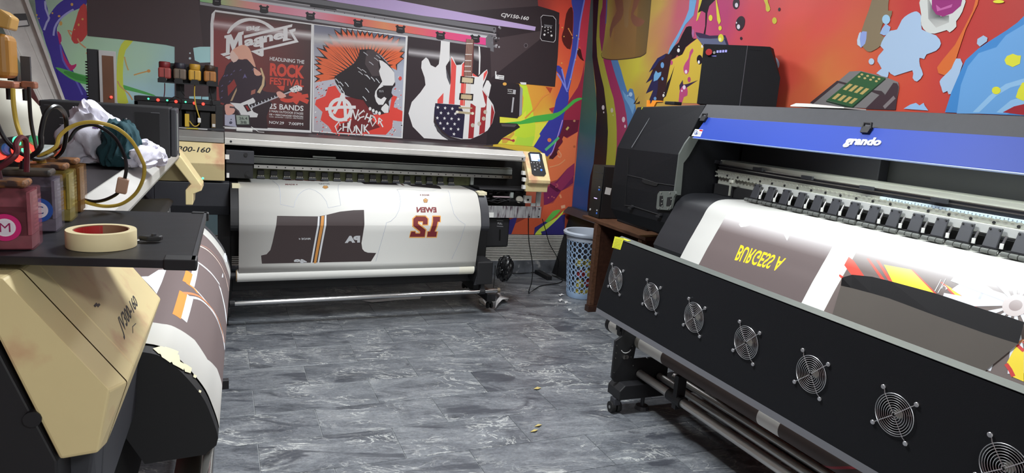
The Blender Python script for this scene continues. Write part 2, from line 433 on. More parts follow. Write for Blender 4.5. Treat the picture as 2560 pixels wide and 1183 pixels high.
struct('ceiling', MB().box((XL-0.1, YF-0.1, ZC), (XR+0.1, YB+0.1, ZC+0.08)), M_PAINT)
# louvred strip and marble skirting under the printed wall
M_SLAT = mat('off white slat', (232, 230, 222), 0.5, var=0.08, vscale=30)
lv = struct('trim_1', MB().box((XL, YB-0.012, 0.145), (XR, YB-0.002, 0.375)), mat('dark gap', (20, 20, 22), 0.8))
for k in range(14):
    z = 0.150+k*0.0162
    MB().prof([(YB-0.013, z), (YB-0.024, z+0.001), (YB-0.024, z+0.0085), (YB-0.013, z+0.0105)], XL+0.01, XR-0.01).build('slat', M_SLAT, lv)
sk = struct('baseboard_back', MB().box((XL, YB-0.03, 0.0), (XR, YB-0.001, 0.13)), mat('grey marble skirting', (112, 116, 122), 0.4, var=0.35, vscale=9, bump=0.1, stain=((190, 190, 190), 14, 0.58)), bevel=0.003)
MB().box((XL, YB-0.027, 0.131), (XR, YB-0.002, 0.144)).build('ledge', M_SLAT, sk)

# ---------------------------------------------------------------- print on the back wall
GW = 1.1
M_VINYL = print_mat('printed vinyl', 0.45, 0.05, 0.3)
BW = PlaneS((0, YB, 0), (1,0,0), (0,0,1), (0,-1,0))
P = Print(BW, 0.0003, 1.85)
P.grid(XL, 0.4, 0.38, ZC, 30, 36, [(60,40,(70,45,48)),(60,250,(95,42,46)),(110,40,(140,165,150)),(130,120,(150,178,158)),(160,60,(150,176,148)),(200,150,(152,186,155)),(300,150,(155,188,160)),(350,150,(155,186,165)),(420,180,(142,176,176)),(350,240,(150,182,198)),(300,260,(155,185,190)),(470,230,(130,160,196)),(500,290,(120,150,190)),(230,300,(140,175,185))])
P.grid(2.2, XR, 0.38, ZC, 20, 40, [(1420,60,(186,68,52)),(1450,150,(184,72,52)),(1420,230,(188,86,52)),(1330,260,(216,132,52)),(1290,300,(222,168,54)),(1440,330,(120,30,58)),(1420,420,(172,84,54)),(1400,480,(108,32,62)),(1390,540,(160,72,50)),(1300,560,(118,50,42)),(1330,30,(120,45,45)),(1440,30,(176,62,52)),(1350,330,(200,180,60))])
P.up()
W_ = cp
# left paint ribbons
PUR = (62,52,132)
P.px(cp(0,0,3.585,(315,-60),(400,-60),(405,0),(440,150),(400,270),(385,290),(330,140),(318,40)), (66,58,140), 2)
P.px(cp(0,0,3.585,(620,-20),(770,-30),(770,45),(640,105),(560,160),(510,250),(520,330),(560,420),(620,560),(700,720),(800,890),(580,890),(510,720),(450,500),(385,300),(420,180),(480,80),(540,20)), PUR, 2)
P.px(cp(0,0,3.585,(138*3.585,560),(500,600),(610,700),(690,760),(790,890),(590,890)), (58,48,128), 2)
P.up()
P.px(cp(0,0,3.585,(512,280),(545,310),(552,370),(540,400),(590,520),(640,585),(680,572),(682,595),(645,632),(610,620),(560,520),(535,400)), (160,45,95), 2)
P.line(cp(0,0,3.585,(540,400),(565,540),(620,630),(690,740),(740,850)), 0.012, (90,85,165), 2)
P.line(cp(0,0,3.585,(405,10),(410,80),(440,160),(420,200),(395,270)), 0.012, (150,150,200), 2)
P.line(cp(0,0,3.585,(480,320),(490,250),(530,180),(600,120),(660,85)), 0.012, (140,140,200), 2)
P.px(cp(0,0,3.585,(720,60),(775,50),(782,310),(690,392),(650,370),(640,320),(680,180)), (165,62,60), 2)
P.px(cp(0,0,3.585,(496,604),(570,618),(700,660),(830,690),(1000,730),(1200,790),(1380,850),(1360,860),(1100,800),(830,765),(720,745),(620,700),(550,650)), (78,150,80), 2)
P.px(cp(0,0,2.958,(920,300),(985,302),(930,370),(912,470),(912,640),(950,760),(870,760),(862,640),(865,480),(880,370)), (178,190,70), 2)
P.up()
P.px(cp(0,0,3.585,(570,650),(620,640),(800,700),(1000,745),(1000,752),(800,735),(680,715)), (60,125,62), 2)
for x, y, rx, ry in [(645,40,12,14),(545,210,14,20),(330,135,8,8),(350,165,6,6),(530,145,12,10),(470,118,8,8),(740,172,10,10),(668,265,6,6),(705,222,8,12)]: P.ell(x/3.585, y/3.585, rx/3.585, ry/3.585, (178,140,80))
P.line(cp(0,0,3.585,(640,330),(610,270),(650,290)), 0.009, (178,120,85), 2)
P.line(cp(0,0,3.585,(695,345),(720,390),(770,430)), 0.009, (178,130,95), 2)
P.line(cp(0,0,3.585,(770,475),(805,490),(820,530)), 0.009, (178,130,95), 2)
P.line(cp(0,0,2.958,(870,600),(890,640),(950,690),(980,740)), 0.009, (178,140,95), 2)
P.line(cp(0,0,2.958,(920,420),(935,480),(950,520)), 0.009, (175,150,95), 2)
P.line(cp(0,0,2.958,(990,555),(1040,540),(1100,525)), 0.009, (178,140,85), 2); P.ell(1100/2.958, 525/2.958, 4.5, 4, (178,130,75))
# right paint streams
B6 = lambda *p: cp(1220,0,3.48,*p)
B7 = lambda *p: cp(1240,300,3.94,*p)
P.base(6)
P.px(B6((720,60),(680,120),(660,250),(640,320),(660,390),(715,430),(735,300),(740,110)), (72,26,26), 2)
P.px(B6((770,450),(790,420),(845,470),(842,530),(800,510)), (62,22,22), 2)
P.px(B6((842,-20),(915,-20),(890,20),(845,545),(800,400),(775,430),(800,200)), (166,48,64), 2)
P.px(B6((842,520),(835,600),(825,850),(800,1183),(620,1183),(660,1000),(700,880),(780,760),(820,640)), (128,36,56), 2)
P.px(B7((655,0),(820,0),(800,120),(700,170),(660,200),(640,260),(560,370),(520,380),(590,190)), (84,26,44), 1)
P.px(B7((806,115),(700,180),(665,160),(650,190),(660,215),(610,280),(630,290),(560,390),(510,400),(530,612),(600,590),(700,480),(772,430)), (186,96,60), 1)
P.px(B7((772,425),(700,480),(600,600),(470,690),(470,850),(560,800),(640,700),(760,620)), (96,32,66), 1)
P.px(B7((756,645),(640,700),(560,820),(470,840),(440,960),(300,965),(190,1020),(150,1125),(390,1130),(480,1000),(640,900),(746,850)), (170,76,50), 1)
P.up()
P.px(B7((520,380),(560,330),(590,280),(605,340),(560,385)), (60,24,34), 1)
P.px(B7((525,625),(640,700),(770,545),(772,430),(700,480),(600,620)), (118,40,70), 1)
P.px(B7((530,625),(590,660),(640,700),(600,710),(530,660)), (70,22,46), 1)
P.px(B7((635,885),(560,900),(490,990),(470,1010),(520,1005),(600,930)), (82,150,62), 2)
P.px(B7((480,1000),(380,1060),(372,1130),(670,1150),(680,930),(640,940),(550,1030)), (46,42,100), 1)
P.px(B7((100,1000),(210,950),(190,1020),(150,1125),(110,1125)), (46,42,100), 1)
P.up()
P.px(B7((665,890),(600,960),(510,1010),(430,1070),(380,1132),(450,1128),(440,1100),(480,1090),(550,1030),(650,930)), (168,196,70), 2)
P.px(B7((0,232),(60,170),(180,120),(225,60),(240,40),(520,30),(440,160),(370,262)), (206,188,62), 1)
P.up()
P.px(B7((230,40),(380,38),(378,180),(350,262),(180,240),(225,120)), (152,184,58), 1)
P.px(B6((275,735),(330,735),(350,800),(372,880),(395,1000),(405,1183),(230,1183),(270,1080),(290,1000),(308,850)), (164,192,52), 2)
P.px(B6((100,1015),(260,1030),(300,1000),(330,960),(330,1040),(280,1065),(100,1070)), (220,208,62), 1)
P.px(B6((725,-20),(842,-20),(800,200),(770,420),(740,600),(700,800),(660,770),(680,650),(720,480),(738,300),(742,100)), (52,62,142), 2)
P.px(B6((597,570),(640,590),(662,680),(700,800),(695,900),(660,1000),(620,1183),(455,1183),(470,1130),(560,1000),(590,870),(640,740),(630,660),(597,622)), (48,52,134), 2)
P.px(B7((560,0),(655,0),(610,150),(560,300),(505,362),(430,300),(370,262),(440,150),(500,30)), (48,50,130), 1)
P.up()
P.line(B6((640,600),(662,690),(690,780),(745,560),(775,420),(800,200),(838,0)), 0.014, (104,112,190), 2)
P.line(B6((600,640),(640,700),(690,800)), 0.014, (104,112,190), 2)
P.line(B7((655,0),(610,150),(560,300),(530,350)), 0.01, (150,120,180), 2)
P.px(B6((130,1070),(280,1055),(400,1010),(560,988),(640,960),(740,870),(800,850),(818,862),(760,890),(680,960),(560,1042),(420,1062),(280,1082)), (62,146,62), 2)
P.line(B7((485,297),(560,230),(618,172)), 0.025, (70,150,100)); P.ell(1240+525/3.94, 300+198/3.94, 5, 5, (196,104,64))
P.line(B6((320,1030),(400,950),(470,850),(530,810)), 0.014, (196,120,56), 2)
P.px(B6((500,755),(560,765),(540,812),(525,790)), (150,60,40), 1)
P.px(B6((530,945),(580,930),(560,985)), (150,46,56), 1)
P.px(B7((60,180),(130,150),(175,110),(180,140),(100,230),(60,230)), (178,140,60), 1)
P.line(B7((40,185),(100,185),(165,205)), 0.012, (150,60,60)); P.ell(1240+170/3.94, 300+203/3.94, 3.5, 3.5, (150,50,60))
for x, y in [(700,250),(735,330),(780,430),(790,340),(640,550),(760,520),(715,690),(770,310),(660,318),(645,240)]: P.ell(1220+x/3.48, y/3.48, 1.6, 1.6, (206,150,80))
P.line(B6((695,245),(715,280),(730,310)), 0.01, (210,120,70)); P.ell(1220+750/3.48, 1052/3.48, 3, 3, (150,110,80)); P.line(B6((680,1130),(700,1105)), 0.02, (160,150,80))
P.line(B7((610,300),(640,340),(630,370),(605,350)), 0.012, (206,124,90), 2); P.ell(1240+770/3.94, 300+262/3.94, 3, 3, (150,76,50))
P.line(B7((525,465),(620,440),(680,390)), 0.012, (210,120,80), 2); P.line(B7((640,770),(628,735)), 0.02, (206,120,84)); P.line(B7((640,860),(680,850)), 0.03, (214,140,110))
for x, y in [(590,660),(605,650),(550,755),(570,765),(515,765),(600,635)]: P.ell(1240+x/3.94, 300+y/3.94, 2, 2, (150,72,80))

# the printed picture of a printer, with its three posters
P.base(13)
BK = (58,49,52)
P.px([(215,-160),(219,90),(300,98),(415,112),(437,117),(437,345),(560,350),(600,-160)], (66,56,58))
P.px([(480,-160),(1330,-160),(1345,15),(1386,27),(1398,32),(1394,140),(1387,217),(1302,209),(1245,204),(1232,365),(530,345)], BK)
P.px([(1215,198),(1297,210),(1302,225),(1299,288),(1293,296),(1249,292),(1249,307),(1292,309),(1300,318),(1255,346),(1244,360),(1215,362)], (36,31,35))
P.up()
P.px([(1215,205),(1398,60),(1394,140),(1387,217),(1302,209)], (40,33,37)); P.px([(1000,40),(1345,15),(1386,27),(1398,32),(1396,70),(1215,100),(1100,60)], (40,33,37))
P.px([(483,120),(500,117),(526,117),(526,156),(500,157),(487,151)], (148,186,210)); P.px([(473,241),(503,241),(503,252),(473,252)], (140,180,205)); P.px([(505,242),(529,242),(529,252),(505,252)], (140,180,205))
P.ell(475,133,2,2,(160,175,180)); P.ell(475,146,3,3,(160,175,180))
# lavender hood and rails
P.px([(500,-120),(988,0),(1339,67),(1337,77),(1294,71),(1060,40),(960,24),(840,5),(500,-60)], (160,142,182))
def band(t0, t1, c, x1=1240):
    pts = []
    xs = (500, 842, x1)
    ys = [37+(-10-37)*0 if 0 else 0]*0
    def yl(x): return -14+0.148*(x-500) if x < 842 else 37+0.156*(x-842)
    P.px([(x, yl(x)+t0) for x in xs]+[(x, yl(x)+t1) for x in reversed(xs)], c)
band(-31,-19,(92,92,96)); band(-19,-15,(40,38,42)); band(-15,-12,(150,150,154)); band(-12,-6,(104,102,106)); band(-6,0,(162,164,168), 1232)
band(19,26,(128,128,132), 1226)
P.up()
for k in range(9): P.ell(786+k*25, 22+k*3.7, 1.1, 1.3, (40,38,42))
band(-15,-14,(30,28,32)); P.px([(775,13),(840,23),(842,26),(775,17)], (30,28,32))
cl = [(500,(120,170,120)),(560,(150,160,120)),(620,(190,128,124)),(700,(190,120,136)),(780,(186,132,150)),(880,(196,88,92)),(960,(210,122,88)),(1020,(212,96,84)),(1100,(206,70,104)),(1215,(212,60,118))]
for (xa, ca), (xb, cb) in zip(cl, cl[1:]):
    def yl(x): return -14+0.148*(x-500) if x < 842 else 37+0.156*(x-842)
    P.gpx([(xa,yl(xa)),(xb,yl(xb)),(xb,yl(xb)+18),(xa,yl(xa)+18)], [ca,cb,cb,ca])
P.px([(1214,95),(1222,85),(1232,88),(1234,130),(1222,126),(1214,112)], (90,90,94))
P.up()
for x, y in [(542,4),(660,23),(776,40),(895,58),(1001,73),(1101,89),(1188,97)]:
    P.px([(x-13,y-8),(x-7,y-11),(x-4,y-7),(x+5,y-6),(x+8,y-10),(x+13,y-6),(x+10,y-2),(x+11,y+9),(x+4,y+11),(x-6,y+10),(x-11,y+7),(x-10,y-3)], (34,31,34))
    P.px([(x-5,y-2),(x+5,y-1),(x+5,y),(x-5,y-1)], (130,130,132))
random.seed(3)
for k in range(26):
    x, y = random.uniform(1229,1250), random.uniform(66,118); r = random.uniform(1.2,3)
    P.ell(x, y, r, r*1.1, random.choice([(140,140,144),(96,96,100),(30,28,32)]), n=8)
P.ell(1314,114,5,6,(88,82,86)); P.ell(1314,114,3.4,4.2,(44,37,41))
# control pad, lettering and labels of the pictured printer
pad = B6((455,150),(475,130),(565,140),(590,170),(588,300),(585,350),(570,370),(465,355),(450,330),(455,300),(462,230))
P.px(pad, (176,174,178)); P.up()
cx = sum(p[0] for p in pad)/len(pad); cy = sum(p[1] for p in pad)/len(pad)
P.px([(cx+(p[0]-cx)*0.95, cy+(p[1]-cy)*0.965) for p in pad], (26,22,26)); P.up()
for x, y, r in [(470,232,5),(493,238,5),(520,240,5),(545,243,5),(520,258,5),(493,268,5),(545,275,5),(520,285,5),(488,302,9),(550,310,9)]: P.ell(1220+x/3.48, y/3.48, r/3.48, r*1.1/3.48, (205,205,210), n=10)
P.px(B6((485,212),(560,222),(545,240),(490,232)), (90,90,94))
P.text('CJV150-160', [(1253,32),(1322,42),(1320,54),(1251,44)], (210,208,212), 0.025, 0.15)
P.px(B6((60,620),(70,620),(70,650),(138,658),(135,695),(60,685)), (205,205,205)); P.up()
P.px(B6((92,662),(132,666),(131,672),(92,668)), (110,110,112)); P.px(B6((92,678),(132,682),(131,688),(92,684)), (110,110,112)); P.px(B6((76,654),(88,656),(82,668)), (70,70,72))
P.ell(1261,210,5,4,(214,140,70)); P.px(B6((275,715),(330,718),(330,738),(285,735)), (190,192,188))
P.px([(1300,215),(1306,222),(1304,285),(1297,292)], (126,126,130)); P.px([(1282,224),(1289,225),(1288,236),(1281,235)], (150,150,154)); P.px([(1281,243),(1285,244),(1281,281),(1277,281)], (146,146,150))
P.text('PULL', [(1269,226),(1280,227),(1280,231),(1269,230)], (190,188,190)); P.px([(1268,223),(1281,224),(1281,225),(1268,224)], (190,188,190)); P.px([(1268,233),(1281,234),(1281,235),(1268,234)], (190,188,190))
P.px([(1252,310),(1292,311),(1286,318),(1254,316)], (70,64,68))

# poster one: rock festival
P.base(20)
P.px([(526,60),(529,35),(538,25),(779,59),(783,60),(778,332),(526,320)], (186,190,192))
P.up()
P.gpx([(534,60),(538,30),(778,62),(777,110),(776,200),(774,326),(640,318),(535,312),(534,190)], [(112,62,62),(78,62,60),(58,48,48),(66,50,50),(60,40,42),(46,36,38),(60,38,40),(120,52,50),(118,54,52)])
P.up()
C1 = lambda *p: cp(520,20,7.393,*p)
C2 = lambda *p: cp(520,170,7.393,*p)
WH = (194,198,200)
P.gpx(C1((100,190),(1905,400),(1905,500),(100,290)), [(150,92,92,0),(120,80,82,0),(205,186,186,.9),(205,170,172,.8)])
P.gpx(C1((100,290),(1905,500),(1905,640),(100,430)), [(205,170,172,.8),(205,186,186,.9),(110,70,72,0),(140,82,82,0)])
P.up()
P.px(C1((350,465),(420,340),(560,230),(660,196),(760,185),(860,193),(960,215),(1120,290),(1240,390),(1150,390),(1050,310),(920,260),(760,240),(600,290),(480,370),(400,465)), WH, 2)
P.px(C1((665,510),(1560,300),(1550,352),(665,562)), WH)
P.px(C1((1370,360),(1470,340),(1470,560),(1560,580),(1380,620),(1390,400)), WH)
P.px(C1((300,515),(430,485),(480,600),(560,455),(660,430),(655,490),(628,500),(635,690),(640,780),(565,740),(560,600),(490,760),(450,790),(405,650),(400,830),(430,850),(290,892),(228,850),(330,825),(335,560),(305,560)), WH)
P.px(C1((310,905),(430,870),(440,930),(380,950)), WH)
P.px(C1((1490,410),(1620,378),(1615,430),(1560,450),(1675,632),(1000,785),(1020,740),(1600,600)), WH)
P.px(C1((1025,515),(1028,880),(1000,900),(950,885),(790,800),(1020,738),(960,735),(945,530)), WH)
P.text('agne', C1((665,590),(1400,440),(1395,620),(680,770)), WH, 0.045)
P.text('Big', C1((705,345),(960,310),(955,425),(710,450)), WH, 0.04)
P.up(); P.px(C1((915,815),(950,805),(950,825)), (70,44,44))
P.text('HEADLINING THE', C1((1145,900),(1780,965),(1775,1035),(1140,970)), (206,208,208), 0.012)
RD = (176,66,54)
P.text('ROCK', [(675,157),(761,164),(760,197),(674,190)], RD, 0.05); P.text('FESTIVAL', [(675,193),(760,200),(759,218),(674,211)], RD, 0.03)
P.px(C2((1265,330),(1420,330),(1400,420),(1340,405)), RD, 1); P.line(C2((1345,560),(1420,600),(1540,600),(1640,545),(1850,510)), 0.03, RD, 2); P.line(C2((1620,520),(1720,570),(1850,630)), 0.035, RD, 2); P.line(C2((1600,650),(1640,590),(1690,450)), 0.04, RD, 2); P.line(C2((1500,470),(1600,500),(1640,545)), 0.035, RD, 1)
P.text('25 BANDS', C2((1130,650),(1765,700),(1760,800),(1130,755)), (212,212,212), 0.02)
P.text('3 MAIN OUTDOOR STAGES', C2((1130,775),(1760,825),(1758,865),(1130,815)), (206,206,206), 0.01)
P.text('100 + MERCHANDISE VENDORS', C2((1130,838),(1760,885),(1758,920),(1130,875)), (206,206,206), 0.01)
P.text('FOOD - BEVERAGES - CAMPING - FREE PARKING', C2((1130,892),(1758,930),(1758,948),(1130,910)), (190,190,190), 0.01)
P.text('NOV.29', C2((1130,975),(1405,995),(1400,1045),(1130,1030)), (208,208,208), 0.015); P.text('7:00PM', C2((1490,1000),(1758,1015),(1756,1068),(1490,1052)), (208,208,208), 0.015)
# the guitar player in the picture
DK = (50,40,48); SK = (196,142,124)
P.px(C2((-10,1080),(300,660),(600,560),(1000,540),(1180,640),(1080,900),(1100,1120),(300,1080)), (46,36,40), 1)
P.px([(584,151),(607,149),(620,150),(632,154),(640,168),(652,188),(663,200),(664,215),(655,224),(668,230),(690,232),(694,241),(640,252),(600,264),(575,259),(552,256),(547,225),(548,205),(560,185),(566,165)], DK, 2)
P.up()
P.px(C2((480,205),(400,300),(360,330),(370,520),(430,450),(530,330)), (124,50,48), 1); P.px(C2((530,360),(470,480),(410,615),(450,605),(530,420)), (150,128,100), 1)
P.px(C1((640,680),(740,720),(790,800),(830,920),(880,1080),(845,1080),(720,945),(640,955),(560,940),(520,870),(450,790),(520,730)), SK, 2)
P.px(C1((440,780),(520,860),(565,940),(470,1010),(405,900)), (190,162,152), 2)
P.px(C2((840,0),(900,30),(990,110),(930,145),(860,120)), SK, 2); P.px(C2((800,420),(880,390),(870,470),(790,500)), (140,88,78), 1)
P.px(C2((960,0),(990,0),(1050,170),(1040,320),(960,470),(905,450),(990,310),(1010,180)), (172,150,118), 1)
P.px(C2((310,860),(500,860),(530,1090),(310,1060)), (152,152,168))
P.px(C2((405,640),(600,655),(780,575),(830,548),(870,600),(872,640),(860,700),(810,760),(840,810),(925,850),(905,912),(780,912),(590,860),(480,700)), (190,194,202), 1)
P.up()
P.px(C2((640,200),(680,105),(720,190),(680,170)), (90,84,120)); 
for x, y in [(260,330),(300,150),(260,430),(250,550),(430,120),(830,30),(480,60),(600,40),(350,140),(400,250)]: P.px(C2((x-25,y+18),(x+5,y-20),(x+22,y-6),(x-8,y+12)), (84,78,110))
P.px(C2((760,680),(1530,395),(1565,430),(790,748)), (40,34,38)); P.px(C2((1500,390),(1600,330),(1660,320),(1740,360),(1735,410),(1600,450),(1555,450)), (190,194,202), 1)
P.px(C2((650,690),(730,668),(800,790),(725,815)), (48,36,38)); 
P.up(); P.line(C2((775,745),(1540,430)), 0.01, (150,150,156)); P.px(C2((690,705),(720,695),(770,775),(740,785)), (130,40,40))
for k in range(9): x = 800+k*60; y = 690-k*24; P.px(C2((x,y-5),(x+16,y-12),(x+30,y+30),(x+14,y+38)), (170,172,178))
P.px(C2((310,690),(380,665),(440,668),(500,740),(480,830),(400,870),(330,850)), (196,140,128), 2); P.px(C2((1260,460),(1330,430),(1440,510),(1420,540),(1320,560)), (196,140,128), 2)
for x, y in [(1570,370),(1610,360),(1650,345),(1595,425),(1650,410),(1700,405)]: P.ell(520+x/7.393, 170+y/7.393, 1.2, 1.5, (60,60,66), n=8)
P.line(C2((400,720),(480,730),(560,800),(590,860)), 0.012, (70,60,66)); P.ell(520+420/7.393,170+1010/7.393,4,3.5,(70,70,84)); P.ell(520+428/7.393,170+950/7.393,1.5,1.5,(60,60,70))

# poster two: skull with orange crest
P.base(20)
P.px([(783,60),(1019,90),(1007,346),(780,330)], (188,192,194))
P.up()
P.gpx([(785,62),(1014,93),(1009,170),(1003,343),(784,327),(784,200)], [(100,102,116),(84,86,104),(140,146,160),(150,152,160),(150,146,152),(160,160,168)])
P.up()
C3 = lambda *p: cp(770,50,7.89,*p)
C4 = lambda *p: cp(770,190,7.63,*p)
random.seed(11)
P.inc = 0
for k in range(330):
    x, y = random.uniform(786,1004), random.uniform(190,338)
    if 835 < x < 960 and y < 300: continue
    r = random.uniform(0.8,2.6); c = random.choice([(186,70,66),(186,70,66),(120,60,74),(206,208,212),(96,98,116)])
    P.px([(x-r,y+r*.4),(x+r*.3,y-r),(x+r*1.2,y-r*.4),(x+r*.2,y+r*.9)], c)
P.up()
P.inc = 3e-5
P.px([(820,218),(838,214),(849,232),(862,242),(908,245),(934,287),(972,282),(980,238),(993,242),(986,256),(984,268),(1006,278),(1005,304),(982,301),(980,320),(964,337),(832,332),(820,315),(801,300),(806,280),(787,262),(790,250),(813,240)], (186,60,52), 1)
P.up(); P.px([(862,242),(908,245),(934,287),(930,300),(950,318),(900,334),(840,330),(850,310),(880,300),(872,262)], (96,34,36), 1)
P.up()
tips = [(785,206),(784,190),(788,174),(784,160),(786,148),(786,140),(790,118),(806,112),(803,98),(820,84),(834,72),(852,69),(866,70),(880,72),(893,74),(905,76),(918,78),(930,80),(945,82),(958,84),(970,86),(985,90),(1000,94),(1012,114),(1012,130),(1010,146),(992,176)]
base = [(836,198),(838,192),(842,187),(848,184),(854,180),(860,176),(866,171),(872,167),(878,163),(884,158),(889,153),(893,148),(896,143),(899,138),(903,132),(909,127),(916,124),(924,124),(931,126),(937,129),(944,133),(951,137),(956,142),(960,147),(965,152),(970,158),(976,168)]
def zig(k_tip, k_val, dx=0):
    out = []
    for i in range(len(tips)):
        tx, ty = tips[i]; bx, by = base[i]; out.append((bx+(tx-bx)*k_tip, by+(ty-by)*k_tip))
        if i+1 < len(tips):
            mx, my = (tips[i][0]+tips[i+1][0])/2, (tips[i][1]+tips[i+1][1])/2; nx, ny = (base[i][0]+base[i+1][0])/2, (base[i][1]+base[i+1][1])/2
            kv = k_val-(.14 if i % 4 == 1 else 0); out.append((nx+(mx-nx)*kv, ny+(my-ny)*kv))
    return out
P.px(zig(1.0, .84)+base[::-1], (38,32,34)); P.up()
P.px(zig(.95, .70)+base[::-1], (206,88,54)); P.up()
for i in range(len(tips)-1):
    bx, by = base[i]; b2x, b2y = base[i+1]; tx, ty = (tips[i][0]+tips[i+1][0])/2, (tips[i][1]+tips[i+1][1])/2
    f = lambda k, s: (((bx+b2x)/2)*(1-k)+tx*k+s, ((by+b2y)/2)*(1-k)+ty*k)
    w = 2.0 if i % 3 == 0 else 1.1
    P.px([(bx*.7+b2x*.3, by*.7+b2y*.3), (f(.35,-w*.6)), f(.74+.1*(i%2), .6), (f(.35,w*.6)), (bx*.3+b2x*.7, by*.3+b2y*.7)], (46,34,34))
    t1x, t1y = tips[i]; g = lambda k, s: (bx*(1-k)+t1x*k+s, by*(1-k)+t1y*k)
    P.px([g(.18,-.5), g(.40,-.9), g(.62,.3), g(.40,.6)], (70,42,38))
P.gpx([(785,80),(1013,96),(1012,112),(785,97)], [(205,200,198,0),(210,196,186,0),(214,204,196,.75),(206,206,206,.75)])
P.gpx([(785,97),(1012,112),(1011,132),(785,116)], [(206,206,206,.75),(214,204,196,.75),(210,180,160,0),(205,200,198,0)])
P.px([(900,124),(925,123),(945,134),(960,150),(975,165),(985,180),(987,200),(988,212),(980,222),(978,232),(982,240),(976,246),(971,254),(972,262),(973,280),(950,287),(930,281),(918,265),(908,250),(890,247),(870,241),(855,233),(845,218),(838,204),(836,192),(850,182),(868,170),(885,158),(895,142)], (36,30,33), 1)
P.up()
P.px([(916,126),(932,124),(950,140),(945,160),(950,190),(930,190),(912,160)], (62,54,56), 1)
P.px([(947,150),(955,152),(966,160),(978,172),(985,181),(987,205),(981,214),(970,214),(955,217),(945,224),(941,232),(943,243),(952,248),(960,242),(966,246),(957,262),(946,262),(940,254),(936,240),(938,228),(948,214),(955,204),(950,190),(947,178),(951,168)], (190,198,200), 1)
P.px(C4((1480,520),(1540,580),(1530,700),(1450,705),(1390,640),(1400,600)), (190,198,200), 1)
for x, y in [(1180,625),(1240,660),(1300,690),(1360,712)]: P.ell(770+x/7.63, 190+y/7.63, 3.4, 4.4, (190,198,200))
P.up(); P.ell(952,232,11,12,(38,32,35)); P.px([(956,214),(978,214),(978,232),(968,244),(960,236),(966,226)], (38,32,35), 1)
for x, y in [(560,90),(640,150),(740,160),(560,190),(620,210),(600,250),(660,280),(1130,270),(1150,20),(1330,90),(1240,60),(1080,430)]: P.line(C4((x-40,y-40),(x,y),(x+30,y+45)), 0.006, (176,180,184))
for x, y in [(1010,960),(1030,1040),(1100,1000),(1150,1100),(1130,660),(1340,770),(1380,720),(1240,850)]: P.line(C3((x-40,y-25),(x,y),(x+45,y+40)), 0.006, (150,150,154))
for x in (1360,1385,1420): P.line(C4((x,270),(x+8,310)), 0.004, (176,180,184))
P.ell(1000,196,4,5,(196,66,60))
# encircled A and scratchy lettering
n = 26; ring = [(850+26*math.cos(2*math.pi*k/n), 274+26*math.sin(2*math.pi*k/n)) for k in range(n+1)]
P.line(ring, 0.028, (198,202,202)); P.line([(857,233),(846,262),(834,284)], 0.026, (198,202,202)); P.line([(857,233),(862,268),(864,303)], 0.026, (198,202,202)); P.line([(813,273),(850,268),(889,268)], 0.026, (198,202,202)); P.line([(832,284),(824,291)], 0.022, (198,202,202))
L2 = (196,190,188)
def strokes(lst, w=0.011):
    for l in lst: P.line(C4(*l), w, L2)
strokes([[(810,800),(850,640)],[(850,640),(905,830)],[(905,830),(960,640)]])
strokes([[(1070,690),(1065,650),(960,740),(975,800),(1070,770)],[(940,855),(990,800)]])
strokes([[(1080,830),(1130,710)],[(1100,780),(1180,810)],[(1150,885),(1200,740)]])
strokes([[(1235,750),(1185,850),(1225,960),(1295,860),(1260,780),(1200,790)]])
strokes([[(1340,920),(1350,800)],[(1350,800),(1410,850),(1345,880)],[(1370,870),(1425,975)]])
strokes([[(610,950),(590,870),(515,960),(560,1075),(635,990)]])
strokes([[(665,1050),(672,900)],[(755,1070),(760,890)],[(668,975),(758,975)]])
strokes([[(785,860),(780,980),(830,1090),(880,1040),(885,960)],[(810,820),(785,980)]])
strokes([[(925,1090),(910,940)],[(910,940),(1015,1110)],[(1015,1110),(1025,920)]])
strokes([[(1070,1070),(1065,930)],[(1140,920),(1075,1000)],[(1075,1000),(1165,1100)]])

# poster three: stars and stripes guitar
P.base(20)
C5 = lambda *p: cp(1010,80,4.225,*p)
P.px([(1020,91),(1225,120),(1228,200),(1215,360),(1006,346)], (44,36,40)); P.up()
P.gpx(C5((48,150),(640,215),(640,290),(45,215)), [(70,62,64,0),(70,62,64,0),(170,168,170,.9),(165,162,165,.8)]); P.gpx(C5((45,215),(640,290),(640,350),(45,270)), [(165,162,165,.8),(170,168,170,.9),(60,52,56,0),(60,52,56,0)])
P.gpx(C5((735,140),(800,160),(800,260),(735,240)), [(70,62,64,0),(70,62,64,0),(170,168,170,.9),(165,162,165,.8)]); P.gpx(C5((735,240),(800,260),(790,330),(735,310)), [(165,162,165,.8),(170,168,170,.9),(60,52,56,0),(60,52,56,0)])
P.up()
SW = (192,196,198)
P.px(C5((388,92),(482,105),(478,300),(440,360),(445,440),(490,540),(480,640),(410,650),(340,740),(320,800),(310,950),(350,1050),(400,1100),(465,1140),(210,1122),(90,1000),(45,860),(80,740),(170,640),(225,560),(215,480),(180,380),(185,310),(230,268),(255,290),(280,350),(330,375),(365,340),(380,220)), SW)
P.px(C5((785,145),(800,160),(806,260),(800,440),(785,460),(790,300)), SW)
P.px(C5((870,510),(892,515),(918,560),(890,690),(830,600)), SW)
P.px(C5((312,830),(320,960),(400,1070),(480,1125),(560,1140),(470,1138),(380,1080),(320,990)), (60,60,66))
P.px(C5((440,380),(470,460),(492,540),(488,575),(450,480)), (70,70,76))
P.up()
body = C5((497,255),(515,270),(550,350),(600,345),(632,310),(640,440),(730,440),(780,478),(840,420),(875,395),(882,430),(850,520),(832,560),(830,600),(880,680),(940,770),(957,850),(930,960),(880,1040),(800,1090),(700,1132),(600,1132),(480,1102),(400,1040),(340,960),(318,850),(328,750),(350,710),(415,640),(480,575),(492,530),(490,300))
